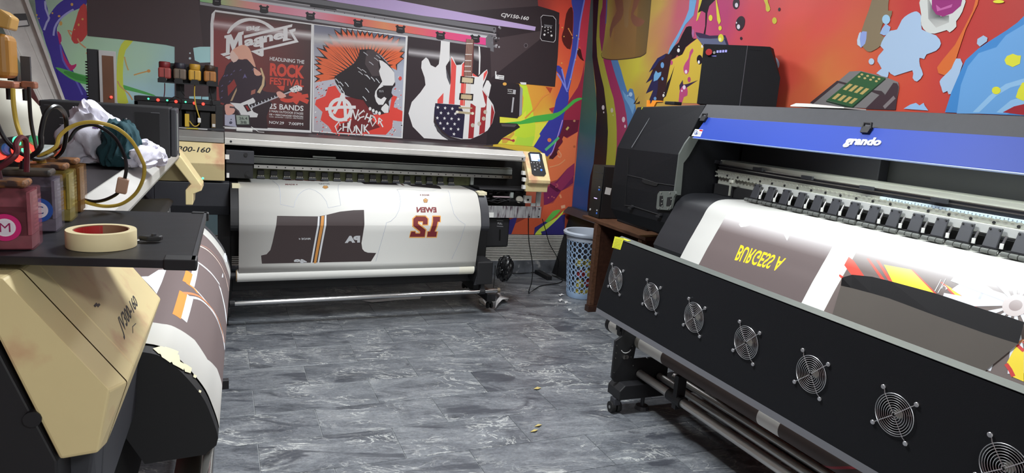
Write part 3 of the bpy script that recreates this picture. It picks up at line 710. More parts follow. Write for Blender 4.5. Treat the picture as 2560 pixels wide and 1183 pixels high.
P.px(body, SW, 1); P.up()
SR = (190,70,66); SD = (132,40,44)
P.px(C5((352,715),(415,643),(410,755),(350,755)), SR); P.px(C5((497,268),(550,360),(530,765),(470,760),(490,540)), SR); P.px(C5((612,345),(632,320),(655,560),(640,780),(588,775)), SR)
P.px(C5((700,755),(757,770),(730,1122),(675,1125)), SD); P.px(C5((822,610),(875,680),(868,800),(850,1060),(790,1088),(810,800),(858,770)), SD); P.px(C5((922,762),(953,850),(928,960),(906,1000)), SD); P.px(C5((840,440),(872,402),(878,430),(835,520)), SR); P.px(C5((725,435),(780,475),(760,480),(722,462)), SR)
P.px(C5((328,752),(590,772),(640,875),(618,1128),(480,1102),(400,1040),(340,960),(318,850)), (34,30,50))
P.up()
for x, y in [(355,797),(432,803),(508,810),(388,855),(465,860),(540,863),(350,908),(425,912),(500,916),(575,922),(382,964),(457,967),(532,972),(418,1019),(493,1023),(570,1028),(525,1078)]:
    P.px([(1010+(x+(18 if k % 2 == 0 else 7.5)*math.sin(math.pi*k/5+.15))/4.225, 80+(y-(20 if k % 2 == 0 else 8)*math.cos(math.pi*k/5+.15))/4.225) for k in range(10)], (208,210,214))
P.px(C5((720,465),(785,475),(830,462),(800,560),(830,680),(862,770),(850,795),(820,798),(760,790),(700,748),(690,560)), (196,200,202), 1)
P.px(C5((655,72),(738,85),(718,470),(628,465)), (92,56,54)); P.up()
for y in (122,238,302,362,415): x = 655-(y-72)*.068; P.px(C5((x+2,y-5),(x+72,y-3),(x+72,y+5),(x+2,y+4)), (190,184,190))
P.px(C5((595,465),(742,480),(735,552),(588,540)), (30,24,26)); P.px(C5((585,645),(730,655),(725,726),(578,716)), (30,24,26)); P.up()
P.px(C5((612,478),(728,490),(722,540),(606,530)), (168,156,128)); P.px(C5((602,658),(716,668),(710,712),(596,704)), (160,144,112)); P.px(C5((545,832),(735,850),(735,872),(545,858)), (150,138,112)); P.px(C5((575,790),(718,797),(718,812),(575,808)), (150,138,112))
for x, y in [(560,845),(722,860)]: P.ell(1010+x/4.225, 80+y/4.225, 3.4, 3.6, (190,184,170))
for x, y in [(855,845),(838,915),(792,968),(722,985)]: P.ell(1010+x/4.225, 80+y/4.225, 4.6, 5.2, (160,152,140)); 
for k in range(5): P.line(C5((664+k*14,75),(600+k*16+20,830)), 0.003, (176,160,140))
P.build('printed_mural', M_VINYL, wb, label='printed vinyl picture of a wide printer with three posters among paint splashes')

# ---------------------------------------------------------------- print on the right wall
RW = PlaneS((XR, 0, 0), (0,-1,0), (0,0,1), (-1,0,0))
P = Print(RW, 0.0003, 1.1)
P.grid(-YB, 1.0, 0.0, ZC, 60, 30, [(1540,40,(170,152,62)),(1590,170,(176,170,58)),(1560,200,(176,164,58)),(1590,210,(172,150,62)),(1600,240,(165,134,66)),(1640,20,(164,140,70)),(1650,60,(160,112,78)),(1640,120,(162,118,72)),(1680,100,(152,84,88)),(1700,30,(158,78,92)),(1735,60,(164,66,104)),(1800,60,(166,60,102)),(1800,20,(164,58,104)),(1880,90,(194,72,78)),(1900,20,(200,66,82)),(1990,100,(204,84,60)),(1960,200,(200,70,62)),(1990,20,(218,80,74)),(2060,40,(206,74,66)),(2100,130,(196,92,58)),(2080,180,(192,112,60)),(2000,240,(190,92,60)),(2190,210,(190,82,56)),(2300,20,(176,54,52)),(2400,200,(178,58,54)),(2260,250,(190,70,52)),(2540,20,(166,52,46)),(2450,60,(172,52,48)),(1640,250,(184,150,68)),(1600,400,(150,120,70)),(1480,480,(60,100,150)),(1520,480,(60,60,70))])
P.up()
CA = lambda *p: cp(1430,0,4.552,*p)
CB = lambda *p: cp(1430,220,4.552,*p)
CC = lambda *p: cp(1580,60,5.145,*p)
CD = lambda *p: cp(1400,0,3.38,*p)
CE = lambda *p: cp(1960,0,3.38,*p)
e0 = RW.hit(1479,-60)[0]; e0 = -YB+0.002
def edge(pts_px, col, sm=0):
    P.px(pts_px, col, sm)
zc = lambda y: RW.hit(1465,y)[1]
# teal to blue band in the corner
tl_ = [(-60,(76,112,112)),(0,(74,112,110)),(140,(66,104,98)),(260,(70,112,96)),(330,(64,108,110)),(409,(48,100,152)),(480,(42,92,160)),(560,(36,80,150))]
rx_ = {-60:1484,0:1483,140:1481,260:1492,330:1490,409:1484,480:1471,560:1466}
for (ya, ca), (yb, cb) in zip(tl_, tl_[1:]):
    P.off += P.inc; off = P.off; n = len(P.V)
    qa = RW.hit(rx_[ya], ya); qb = RW.hit(rx_[yb], yb)
    za = RW.hit(1465,ya)[1]; zb = RW.hit(1465,yb)[1]
    for (a, b), c in zip([(e0,za),qa,qb,(e0,zb)], [ca,tuple(int(v*.9) for v in ca),tuple(int(v*.9) for v in cb),cb]): P.V.append(RW.pos(a,b,off)); P.C.append(P._c(c,a,b))
    P.F.append([n,n+1,n+2,n+3])
P.up()
K = [(1484,-60),(1483,0),(1482,88),(1481,143),(1484,169),(1490,220),(1492,286),(1489,352),(1484,409),(1476,440),(1471,480),(1466,560)]
YL = [(1500,-60),(1497,0),(1494,44),(1491,99),(1493,141),(1496,158),(1502,187),(1510,220),(1518,286),(1520,330),(1518,374),(1515,411),(1505,560)]
MG = [(1510,-60),(1507,0),(1506,18),(1500,40),(1499,66),(1499,92),(1504,130),(1508,147),(1518,189),(1526,220),(1534,246),(1540,286),(1542,325),(1542,365),(1538,413),(1530,560)]
BL = [(1527,149),(1538,187),(1549,220),(1560,255),(1566,286),(1569,312),(1560,400),(1550,560)]
BR = [(1544,149),(1553,176),(1560,202),(1569,231),(1575,221),(1582,223),(1586,237),(1588,255),(1590,275),(1584,300),(1580,400),(1570,560)]
P.px(K+YL[::-1], (26,18,24)); P.px(YL+MG[::-1], (150,150,54)); P.px(MG[7:]+BL[::-1], (140,44,84)); P.px(BL+BR[::-1], (70,112,160))
P.px([(1507,-60),(1507,0),(1506,18),(1500,40),(1499,66),(1499,92),(1504,130),(1508,120),(1515,60),(1520,0),(1522,-60)], (124,44,80))
P.px([(1516,-60),(1524,-60),(1520,0),(1516,58),(1513,60),(1515,30)], (84,88,140))
P.up()
P.px(cp(1430,220,4.552,(570,20),(600,60),(640,100),(700,130),(720,190),(690,300),(650,200),(600,120)), (96,142,184), 1); P.ell(1430+668/4.552, 236, 4.5, 5.5, (150,176,200)); P.ell(1570,239,1.6,2,(150,176,200))
P.ell(1508,269,3.4,6,(190,182,190)); P.ell(1509.5,281,1.6,2.4,(190,182,190)); P.ell(1530,276,3.4,6,(176,170,150)); P.ell(1533,288,1.5,2.4,(168,164,110)); P.ell(1559,299,4,7,(190,170,182)); P.ell(1563,316,2.2,4,(190,170,182))
P.px(CA((760,1095),(720,1180),(745,1170),(775,1150),(770,1183),(735,1183),(700,1183)), (40,30,34), 1)
# tumbler
P.gpx([(1520,-60),(1519,0),(1517,57),(1505,132),(1507,145),(1529,149),(1535,90),(1545,-60)], [(152,140,66),(152,142,64),(150,140,60),(134,116,58),(132,112,58),(128,100,54),(128,92,56),(120,86,56)])
P.gpx([(1545,-60),(1535,90),(1529,149),(1562,147),(1588,143),(1592,60),(1600,-60)], [(120,86,56),(122,92,56),(128,100,54),(122,94,52),(116,88,50),(120,90,54),(122,92,56)])
P.gpx([(1600,-60),(1592,60),(1588,143),(1601,141),(1616,132),(1623,66),(1634,-60)], [(112,84,54),(106,84,52),(112,86,48),(100,80,46),(92,74,48),(88,74,48),(84,72,50)])
P.up()
P.px(CA((480,-40),(560,-40),(590,100),(560,220),(470,320),(440,440),(430,340),(470,200),(510,120)), (108,72,56), 2); P.px(CA((720,-40),(780,-40),(740,80),(700,160),(760,200),(830,240),(780,300),(710,290),(670,200),(690,80)), (112,74,58), 2)
P.px(CA((590,-30),(680,-30),(650,120),(640,300),(600,300),(590,140)), (122,96,64), 2)
P.line(CA((340,600),(345,655),(450,680),(600,672),(780,645),(845,600)), 0.008, (70,54,40), 2)
# light blue drip and black drip
P.px(CD((1100,-60),(1158,-60),(1155,0),(1130,130),(1060,210),(1000,330),(960,400),(920,480),(905,480),(930,400),(1000,280),(1060,160),(1090,80)), (96,140,178), 1)
P.px(CD((1180,-20),(1160,130),(1152,180),(1165,170),(1195,90),(1215,0),(1225,-60),(1190,-60)), (180,168,60), 1)
P.px(CD((1165,110),(1190,40),(1212,-40),(1320,-40),(1312,0),(1262,50),(1246,110),(1240,200),(1225,320),(1210,412),(1188,395),(1205,330),(1228,220),(1230,110),(1200,92)), (28,22,28))
P.px(CC((818,105),(900,135),(1000,150),(1200,150),(1250,280),(960,312),(880,232),(840,180)), (86,92,118))
P.up(); P.px(CC((818,105),(900,120),(1000,150),(1200,145),(1225,200),(1200,180),(1000,190),(870,180),(830,140)), (52,40,66))
P.px(CC((1185,190),(1215,180),(1250,285),(1225,290)), (46,38,64))
P.px(CC((770,30),(735,28),(700,40),(650,130),(600,240),(540,290),(470,400),(440,470),(500,462),(560,430),(580,400),(610,415),(650,390),(690,300),(760,240),(835,190),(790,190),(770,120)), (28,20,26))
P.px(CC((440,380),(330,440),(270,530),(220,620),(275,575),(230,680),(180,760),(265,710),(230,800),(180,895),(275,850),(230,960),(215,1022),(405,1010),(450,760),(500,480),(520,400)), (46,27,32))
P.px(CC((840,188),(760,250),(700,300),(650,392),(600,418),(520,460),(490,540),(400,1010),(845,1022),(940,320),(880,232)), (186,160,60))
P.up()
P.px(CC((440,385),(330,440),(270,530),(220,620),(300,560),(350,480),(420,440)), (36,36,76)); P.px(CC((290,600),(180,760),(265,710),(180,895),(275,850),(215,1022),(300,1000),(330,860),(340,740)), (36,34,70))
P.px(CC((780,60),(805,90),(800,160),(780,180),(770,120)), (150,90,130)); P.ell(1580+600/5.145,60+340/5.145,3.4,5,(196,196,196)); P.ell(1580+606/5.145,60+288/5.145,1.2,1.6,(196,196,196))
P.px(CC((550,540),(490,700),(450,760),(405,960),(440,930),(480,800)), (30,24,28), 1); P.ell(1580+407/5.145,60+920/5.145,2.6,3.8,(196,196,196)); P.ell(1580+416/5.145,60+885/5.145,1.2,1.6,(196,196,196))
PK = (166,66,110)
P.px(CC((780,315),(745,360),(730,440),(690,500),(665,560),(670,620),(700,650),(735,610),(745,480),(765,400),(792,350)), PK, 2)
P.px(CC((660,770),(620,850),(608,940),(604,1015),(645,1015),(670,940),(715,920),(712,820)), PK, 2); P.ell(1580+738/5.145,60+715/5.145,4,6.8,(160,62,104))
P.px(CC((500,470),(528,480),(525,520),(500,530)), PK, 1)
P.ell(1580+872/5.145,60+460/5.145,7.2,12,(26,20,26)); P.px(CC((655,720),(612,790),(616,855),(650,800),(700,822),(855,722),(720,770),(660,782)), (50,34,64), 1)
P.px(CC((310,600),(335,630),(380,615),(375,660),(330,720),(280,740),(285,660)), (100,150,190), 1)
for x, y, rx, ry in [(393,530,22,38),(395,705,14,22),(300,960,18,22)]: P.ell(1580+x/5.145,60+y/5.145,rx/5.145,ry/5.145,(96,140,186))
P.up(); P.ell(1580+862/5.145,60+490/5.145,2.6,4.4,(214,210,214)); P.ell(1580+698/5.145,60+615/5.145,3.2,4.8,(206,190,206)); P.ell(1580+674/5.145,60+815/5.145,3.8,5.4,(206,190,206)); P.ell(1580+645/5.145,60+860/5.145,1.8,2.8,(206,190,206))
P.ell(1580+905/5.145,60+288/5.145,2,4,(206,206,206))
YD = (196,186,60)
for x, y, rx, ry in [(1815,175,20,28),(1275,152,16,26),(1355,238,14,20),(1362,322,24,34)]: P.ell(1400+x/3.38, y/3.38, rx/3.38, ry/3.38, YD)
P.px(CD((1715,-30),(1752,-30),(1760,20),(1780,75),(1762,100),(1742,85),(1740,40)), YD, 2); P.px(CD((1315,-30),(1320,-30),(1362,180),(1346,210),(1330,170)), YD, 1); P.px(CD((1340,400),(1370,385),(1400,395),(1395,410),(1345,410)), YD, 1)
for x, y, rx, ry, r in [(1525,198,38,64,.25),(1490,30,28,48,.1),(1533,325,10,14,0),(1855,80,10,16,.2)]: P.ell(1400+x/3.38, y/3.38, rx/3.38, ry/3.38, (44,30,40), r)
P.up(); P.ell(1847,67,4,6,(200,196,206)); P.ell(1842,57,1.6,2.4,(200,196,206)); P.ell(1842,13,4,6,(200,196,206)); P.ell(1801,99,3.4,5,(214,214,140)); P.ell(1938,158,11,16,(176,184,206),-.3)
# right half: feather, splashes, cup, cartridge
LB = (156,180,206)
P.base(14)
P.px(CE((780,-60),(900,-60),(890,0),(885,90),(918,92),(900,160),(840,200),(820,290),(862,320),(830,380),(740,438),(690,420),(650,350),(660,260),(720,90)), (124,110,86), 2)
P.px(CE((670,265),(705,268),(700,330),(690,370),(655,405),(622,370),(632,300)), (134,152,204), 1); P.px(CE((640,280),(655,268),(645,330),(655,400),(625,380),(622,340)), (176,192,210))
P.px(CE((1635,-40),(1658,-40),(1640,40),(1540,250),(1480,430),(1440,560),(1370,640),(1310,620),(1298,570),(1350,500),(1450,380),(1530,230),(1600,90)), (198,100,46), 1)
P.px(CE((1460,495),(1515,540),(1415,795),(1385,770),(1350,785),(1335,740),(1320,690),(1350,650),(1420,580)), LB, 2); P.px(CE((1690,300),(1725,320),(1720,350),(1660,395),(1635,370),(1640,330)), (150,176,200), 1)
P.px(CE((1015,920),(1070,885),(1120,870),(1150,892),(1185,870),(1195,895),(1225,935)), (140,176,212)); P.ell(2180,154,7,8,(166,186,206)); P.ell(1960+868/3.38,165/3.38,10,12,(146,184,210))
P.px(CE((865,200),(905,230),(890,290),(850,300),(815,285),(835,240)), (140,168,206), 1)
P.px(CE((1110,98),(1140,105),(1165,140),(1170,250),(1290,300),(1332,370),(1290,430),(1210,460),(1190,500),(1150,490),(1155,560),(1180,630),(1130,690),(1092,660),(1090,595),(940,642),(890,605),(880,655),(785,620),(830,580),(795,520),(805,470),(848,420),(820,390),(850,320),(905,260),(960,250),(1000,170),(1050,125)), LB, 2)
P.up()
P.px(CE((1175,-60),(1520,-60),(1512,100),(1460,180),(1462,225),(1405,275),(1380,255),(1280,285),(1210,270),(1165,210),(1165,120)), (192,196,192), 2)
P.gpx(CE((1215,-40),(1260,60),(1330,140),(1400,130),(1400,190),(1290,235),(1225,160)), [(170,172,168),(96,98,98),(70,72,72),(110,112,110),(170,172,168),(176,178,174),(150,152,150)])
P.px(CE((1255,-60),(1525,-60),(1500,50),(1430,112),(1350,142),(1290,122),(1255,70)), (138,42,108), 1)
P.px(CE((2040,130),(1980,190),(1890,255),(1740,350),(1650,410),(1540,510),(1480,640),(1420,780),(1365,950),(2080,980),(2080,110)), (60,126,188))
P.px(CE((225,876),(460,690),(560,605),(650,600),(860,650),(970,695),(978,740),(945,925),(300,900)), (116,113,113), 1)
P.up(); P.px(CE((1290,40),(1330,72),(1430,35),(1420,62),(1300,97)), (178,92,150)); P.px(CE((2080,180),(1880,300),(1800,400),(1650,450),(1560,560),(1500,720),(1465,960),(1890,965),(2080,900)), (98,152,204), 1)
P.px(CE((975,735),(948,930),(690,922),(815,800),(860,802),(930,700),(960,705)), (62,46,52)); P.px(CE((225,868),(455,682),(545,705),(540,722),(465,702),(250,880)), (60,48,52)); P.px(CE((750,760),(830,770),(860,800),(815,805),(740,775)), (60,48,52))
P.up(); P.px(CE((2080,650),(1880,710),(1740,810),(1600,950),(1655,950),(1800,810),(1920,740),(2080,700)), (134,178,214)); P.px(CE((2080,800),(1920,850),(1800,950),(1850,955),(2080,860)), (134,178,214))
P.px(CE((360,850),(580,905),(865,660),(865,672),(580,922),(362,862)), (28,48,34)); P.px(CE((655,605),(865,660),(580,905),(365,848)), (48,86,54)); P.line(CE((850,910),(940,822)), 0.02, (120,112,114)); P.px(CE((1855,950),(1950,900),(2080,870),(2080,980)), (150,32,42))
P.up()
q = cp(1960,0,3.38,(655,605),(865,660),(580,905),(365,848))
def chip(s, t): return tuple((q[0][k]*(1-s)+q[1][k]*s)*(1-t)+(q[3][k]*(1-s)+q[2][k]*s)*t for k in (0,1))
for i in range(4):
    for r in (0.07, 0.15): c = chip(.14+.23*i, r); P.ell(c[0], c[1], 3.6, 2.6, (178,160,104))
    for t0, t1 in ((.4,.6),(.74,.92)): P.px([chip(.1+.22*i,t0),chip(.23+.22*i,t0),chip(.23+.22*i,t1),chip(.1+.22*i,t1)], (178,156,96))
YY = (206,206,54)
P.px(CE((1940,455),(1980,470),(2010,470),(2000,540),(1940,568),(1885,545),(1870,510),(1890,475)), YY, 1); P.ell(1960+1800/3.38,765/3.38,11,9.5,YY); P.px(CE((1985,760),(2020,700),(2080,690),(2080,860),(2020,850),(1965,825)), YY, 1); P.ell(1960+1820/3.38,15/3.38,14,4,YY)
P.build('printed_mural', M_VINYL, wr, label='printed vinyl mural of paint drips, a cup, a cartridge and a yellow face')
# ================================================================ shared machine materials
M_BLK = mat('black plastic', (26, 26, 29), 0.55, var=0.1, vscale=6)
M_BLK2 = mat('dark grey plastic', (52, 53, 58), 0.5, var=0.1, vscale=7)
M_DEEP = mat('shadow black steel', (14, 14, 16), 0.7)
M_POW = mat('black powder coat', (19, 20, 24), 0.6, spec=.22, var=0.06, vscale=40, bump=0.15, bscale=260)
M_STEEL = mat('brushed steel', (186, 186, 184), 0.3, 1.0, var=0.12, vscale=5, stretch=(1, 30, 30))
M_CHROME = mat('polished steel', (200, 200, 200), 0.16, 1.0)
M_ALU = mat('brushed aluminium cover', (226, 224, 218), 0.36, 0.6, var=0.1, vscale=4, bump=0.05, bscale=120)
M_BEIGE = mat('beige plastic', (222, 204, 152), 0.48, var=0.05, vscale=3, stain=((204, 158, 122), 6, 0.56))
M_GREY = mat('grey painted metal', (150, 156, 152), 0.5, var=0.08, vscale=12)
M_STAIN = mat('ink stained metal', (170, 170, 172), 0.45, 0.4, var=0.25, vscale=12, stretch=(6, 1, 1), stain=((80, 60, 72), 9, 0.5))
M_GRN = mat('olive circuit board', (84, 88, 54), 0.6, var=0.2, vscale=30)
M_WHITE = mat('white plastic', (226, 226, 222), 0.5)
M_TAPE = mat('pale masking tape', (232, 224, 190), 0.7, var=0.08, vscale=30)
M_PAPER = print_mat('printed transfer paper', 0.55, 0.0, 0.35)
M_BACKPAPER = mat('plain white paper', (232, 232, 226), 0.7)
M_SCREEN = mat('lit screen', (150, 190, 255), 0.4, emit=1.6)
M_BLUEBTN = mat('lit blue button', (60, 110, 255), 0.4, emit=1.2)
M_REDLED = mat('lit red lamp', (255, 50, 40), 0.3, emit=3.0)
M_GRNLED = mat('lit green lamp', (70, 230, 150), 0.3, emit=2.0)
M_RUB = mat('black rubber', (18, 18, 19), 0.75)
M_LABEL = mat('white label', (214, 214, 212), 0.6)
M_INKTXT = mat('black lettering', (24, 24, 26), 0.6)

# heater curve (v,w) followed by the media, then down to the take-up tube
CURVE = [(.54,.943),(.40,.944),(.30,.944),(.22,.944),(.17,.941),(.13,.931),(.105,.913),(.08,.886),(.055,.852),(.03,.810),(.015,.768),(.004,.730),(0,.708)]
CURVE = [(round(p.x,5), round(p.y,5)) for p in spl([Vector((v, w, 0)) for v, w in CURVE], 3, False)]
def off_profile(path, d):
    out = []
    for i, p in enumerate(path):
        a = path[max(i-1,0)]; b = path[min(i+1,len(path)-1)]; v, w = b[0]-a[0], b[1]-a[1]; l = math.hypot(v, w)
        out.append((p[0]-w/l*d, p[1]+v/l*d))       # towards the inside of the machine
    return out
def jv_printer(name, label, fr, PWID, floor_v=(.16,.80), latches=True, tall=False):
    t = thing(name, fr.p((0.8, 0.4, 0)), label, 'printer', 'wide format ink printers')
    t.location.z = 0; ORG[t.name] = Vector((t.location.x, t.location.y, 0))
    UL, UR = -0.50, PWID+0.60
    mb = lambda: MB(fr)
    # chassis and rear cover
    mb().box((UL,.30,.735),(PWID+.10,.74,.938)).build('chassis', M_BLK, t)
    mb().box((UL,.585,.938),(UR-.01,.74,1.235)).build('rear_cover', M_DEEP, t)
    mb().prof([(.307,1.263),(.74,1.263),(.74,1.236),(.307,1.236)], UL, UR-.2).build('rear_lid', mat('dark lid', (44,40,42), 0.4, var=0.1, vscale=5), t, bevel=.003)
    # aluminium front hood
    hood = [(.24,1.188),(.24,1.230),(.30,1.266),(.306,1.266),(.306,1.19)]
    h = mb().prof(hood, -.078, PWID+.412).build('top_hood', M_ALU, t, bevel=.003)
    mb().prof([(.2395,1.192),(.2395,1.197),(.2385,1.197),(.2385,1.192)], -.07, PWID+.40).build('lip', M_STEEL, h)
    for u in (-.04, PWID+.385): mb().cyl((u,.2405,1.21),(u,.236,1.21),.007,12).build('screw', M_BLK, h)
    mb().prof([(.30,1.21),(.30,1.262),(.306,1.262),(.306,1.21)] if tall else [(.208,1.199),(.208,1.226),(.30,1.262),(.306,1.262),(.306,1.199)], UL, -.082).build('hood_end', mat('shaded hood end', (150,150,146), 0.45, 0.3, var=0.12, vscale=6), t, bevel=.003)  # hood end: darker copy of the hood aluminium, its shade put into the colour
    # left beige cover: sloping lettered face, crease, lower face
    tv, tw = (.2515,1.262) if tall else (.2025,1.195)
    cov = [(tv,tw),(.1155,1.075),(.15,.965),(.215,.965),(tv+.04,tw)]
    mb().prof(cov, UL+.012, -.078).build('left_cover', M_BEIGE, t, bevel=.004)
    B = [(UL-.115,p[0],p[1]) for p in [(.258,1.264),(.132,1.086),(.150,.986),(.200,.981),(.298,1.264)]]
    A2 = [(UL+.01,p[0],p[1]) for p in [(tv,tw),(.1155,1.075),(.15,.965),(.215,.965),(tv+.04,tw)]]
    mid = [(UL-.05,p[0],p[1]) for p in [(.2525,1.262),(.1165,1.072),(.15,.967),(.212,.967),(.293,1.262)]]
    e = mb().loft(A2, mid, cap=False).loft(mid, B).build('left_end_cap', M_BEIGE, t, bevel=.004)
    mb().cyl((UL-.118,.232,1.05),(UL-.10,.232,1.05),.012,14).build('hook', M_BLK, e)
    mb().cyl((UL-.118,.285,1.20),(UL-.10,.285,1.20),.010,14).build('hook', M_BLK, e)
    # black end body behind and under the cover
    mb().prof([(.205,.975),(.30,1.24),(.74,1.24),(.74,.60),(.205,.60)], UL-.11, UL-.002).build('left_side_panel', M_BLK, t, bevel=.004)
    lc = mb().loft([(UL-.03,p[0],p[1]) for p in [(.172,.950),(.185,.86),(.25,.79),(.5,.79),(.5,.95)]], [(UL+.02,p[0],p[1]) for p in [(.165,.950),(.176,.80),(.225,.735),(.5,.735),(.5,.95)]])
    lc.prof([(.165,.950),(.176,.80),(.225,.735),(.5,.735),(.5,.95)], UL+.021, -.05).build('lower_cover', M_BLK2, t, bevel=.004)
    # dark block beside the opening with its knobs
    k = mb().box((-.07,.245,1.07),(.10,.50,1.155)).build('carriage_block', M_BLK2, t, bevel=.004)
    mb().box((-.07,.262,.972),(.095,.50,1.069)).build('capping_block', M_BLK, t, bevel=.003)
    for u, w in ((.05,1.13),): mb().cyl((u,.246,w),(u,.236,w),.012,14).build('knob', M_BLK, k)
    mb().cyl((.065,.264,1.0),(.065,.252,1.0),.02,18).cyl((.065,.253,1.0),(.065,.246,1.0),.012,14).build('knob', M_BLK, k)
    mb().box((-.074,.238,1.095),(-.05,.247,1.125)).box((-.066,.25,.975),(-.05,.262,1.005)).build('white_clip', M_WHITE, k)
    # inside the opening: beam, rail, board with pinch rollers
    uR = PWID+.42
    mb().box((.10,.50,1.052),(uR,.58,1.095)).build('carriage_beam', M_GREY, t, bevel=.003)
    mb().box((.10,.505,1.10),(uR,.56,1.106)).build('beam_cap', mat('pale steel', (150,154,150), 0.4, 0.5), t)
    r = mb().box((.11,.492,1.018),(uR,.50,1.043)).build('guide_rail', M_STEEL, t)
    for i in range(34): u = .14+i*.0585; mb().cyl((u,.492,1.031),(u,.489,1.031),.0045,8).build('screw', M_BLK, r)
    mb().box((.12,.488,1.046),(uR,.5,1.050)).build('drive_belt', M_RUB, t)
    mb().box((.5,.498,1.112),(.66,.53,1.124)).build('cover_plate', M_GREY, t)
    for u in (.85, 1.45): mb().box((u,.485,1.044),(u+.14,.5,1.053)).build('cable_clamp', M_BLK, t)
    mb().box((.10,.53,.945),(PWID+.08,.535,1.016)).build('roller_board', M_GRN, t)
    pr = None
    n = 17
    for i in range(n):
        u = .155+i*(PWID-.24)/(n-1)
        if pr is None:
            p = MB(fr).box((u-.022,.495,.972),(u+.022,.529,1.005)).build('pinch_roller', M_BLK, t, bevel=.003)
            MB(fr).cyl((u-.026,.492,.956),(u+.026,.492,.956),.009,10).build('roller', M_BLK2, p)
            mbp = MB(fr)
            for q in range(4): mbp.box((u-.02+q*.011,.488,.962),(u-.014+q*.011,.494,.972))
            mbp.build('spring_clip', mat('bright clip', (170,168,160), 0.4, 0.5), p)
            pr = p; u0 = u
        else: copy_tree(pr, fr.p((u,0,1))-fr.p((u0,0,1)), t)
    mb().box((PWID+.075,.50,.94),(PWID+.10,.52,1.02)).build('bracket', M_GREY, t)
    # right beige control cover
    rc = [(.275,1.262),(.140,1.055),(.140,1.030),(.178,1.012),(.182,.955),(.215,.955),(.215,1.03),(.19,1.06),(.32,1.24),(.395,1.262)]
    U0, U1 = PWID+.408, UR-.012
    m2 = mb().prof(rc, U0, U1)
    rcv = m2.build('right_cover', M_BEIGE, t, bevel=.004)
    mb().prof([(.20,1.06),(.32,1.235),(.58,1.235),(.58,1.06)], U1-.05, U1-.004).build('right_side_panel', M_BEIGE, t)
    for w, v in ((1.10,.215),(1.05,.195),(.99,.19)) if latches else (): mb().box((U0-.022,v,w-.016),(U0+.004,v+.03,w+.014)).build('broken_latch', M_WHITE, rcv)
    # opened maintenance bay under it
    ub0, ub1 = PWID+.10, UR
    mb().box((ub0,.30,.735),(ub1,.74,.745)).build('bay_floor', M_BLK, t)
    mb().box((ub0,.60,.746),(ub1,.74,.938)).build('bay_back', M_DEEP, t)
    fp = mb().box((ub0+.03,.285,.722),(ub1,.297,.818)).build('bay_front_plate', M_STAIN, t, bevel=.002)
    for u, w in ((ub0+.06,.74),(ub1-.02,.735),(ub1-.02,.80),(ub1-.10,.735)): mb().cyl((u,.285,w),(u,.282,w),.006,10).build('screw_hole', M_DEEP, fp)
    mb().slab([(ub0+.03,.283,.725),(ub0+.10,.283,.725),(ub0+.10,.283,.765),(ub0+.03,.283,.765)], (0,0,0.0) if 0 else fr.v*-.003).build('tab', M_WHITE, fp)
    mb().prof([(.30,.82),(.30,.94),(.31,.94),(.31,.82)], ub1-.045, ub1-.005).box((ub1-.085,.30,.819),(ub1-.04,.31,.845)).build('corner_bracket', mat('light grey bracket', (168,172,172), 0.5), t)
    mb().prof([(.28,.955),(.30,.968),(.52,.955),(.52,.945),(.28,.945)], ub0-.03, ub1-.06).build('bay_tray', M_BLK, t, bevel=.004)
    bits = mb()
    random.seed(5)
    for i in range(26):
        u = random.uniform(ub0+.03, ub1-.12); w = random.uniform(.83,.93); a = random.uniform(.008,.03); b = random.uniform(.004,.012)
        bits.box((u,.32+random.random()*.1,w),(u+a,.36+random.random()*.1,w+b))
    bits.build('maintenance_parts', mat('worn black parts', (48,44,48), 0.4, 0.3, var=0.4, vscale=20), t, kind='stuff')
    mb().box((ub0+.10,.31,.885),(ub0+.26,.33,.892)).build('wiper_strip', mat('pinkish plastic', (200,178,184), 0.5), t)
    mb().box((ub0+.235,.30,.885),(ub0+.26,.32,.93)).build('metal_tab', M_GREY, t)
    mb().cyl((ub0+.315,.315,.872),(ub0+.315,.30,.872),.028,18).build('gear', mat('bone plastic', (176,172,160), 0.6), t)
    mb().box((ub0+.355,.30,.845),(ub0+.415,.325,.905)).build('motor_bracket', M_WHITE, t)
    mb().cyl((ub0+.385,.299,.872),(ub0+.385,.296,.872),.009,10).build('bolt', M_DEEP, t)
    wr_ = mb(); 
    for s in range(3): wr_.tube([(ub0+.04+.02*s,.30,.86),(ub0+.13,.295,.84+.02*s),(ub0+.24,.295,.88-.01*s),(ub0+.36,.30,.835+.01*s)], .002, 5)
    wr_.build('wiring', M_BLK, t)
    # curved heater and its end plates
    inner = off_profile(CURVE, -.004) if 0 else off_profile(CURVE, .004)
    und = [(.06,.66),(.10,.66),(.10,.70),(.20,.82),(.54,.82)]
    mb().prof(inner+[(.012,.665)]+und[1:], .0, PWID).build('heater_platen', M_BLK, t)
    for ua, ub in ((-.046,-.001),(PWID+.001,PWID+.062)):
        mb().prof(CURVE+[(.004,.69),(.03,.668),(.16,.66),(.20,.735),(.54,.735)], ua, ub).build('platen_end', M_BLK2 if ua > 0 else mat('matt black end', (24,24,26), 0.6, stain=((70,70,72), 30, 0.66)), t, bevel=.002)
    # lower body, stand, casters
    mb().box((-.04,.22,.46),(PWID+.05,.26,.73)).build('front_skirt', M_DEEP, t)
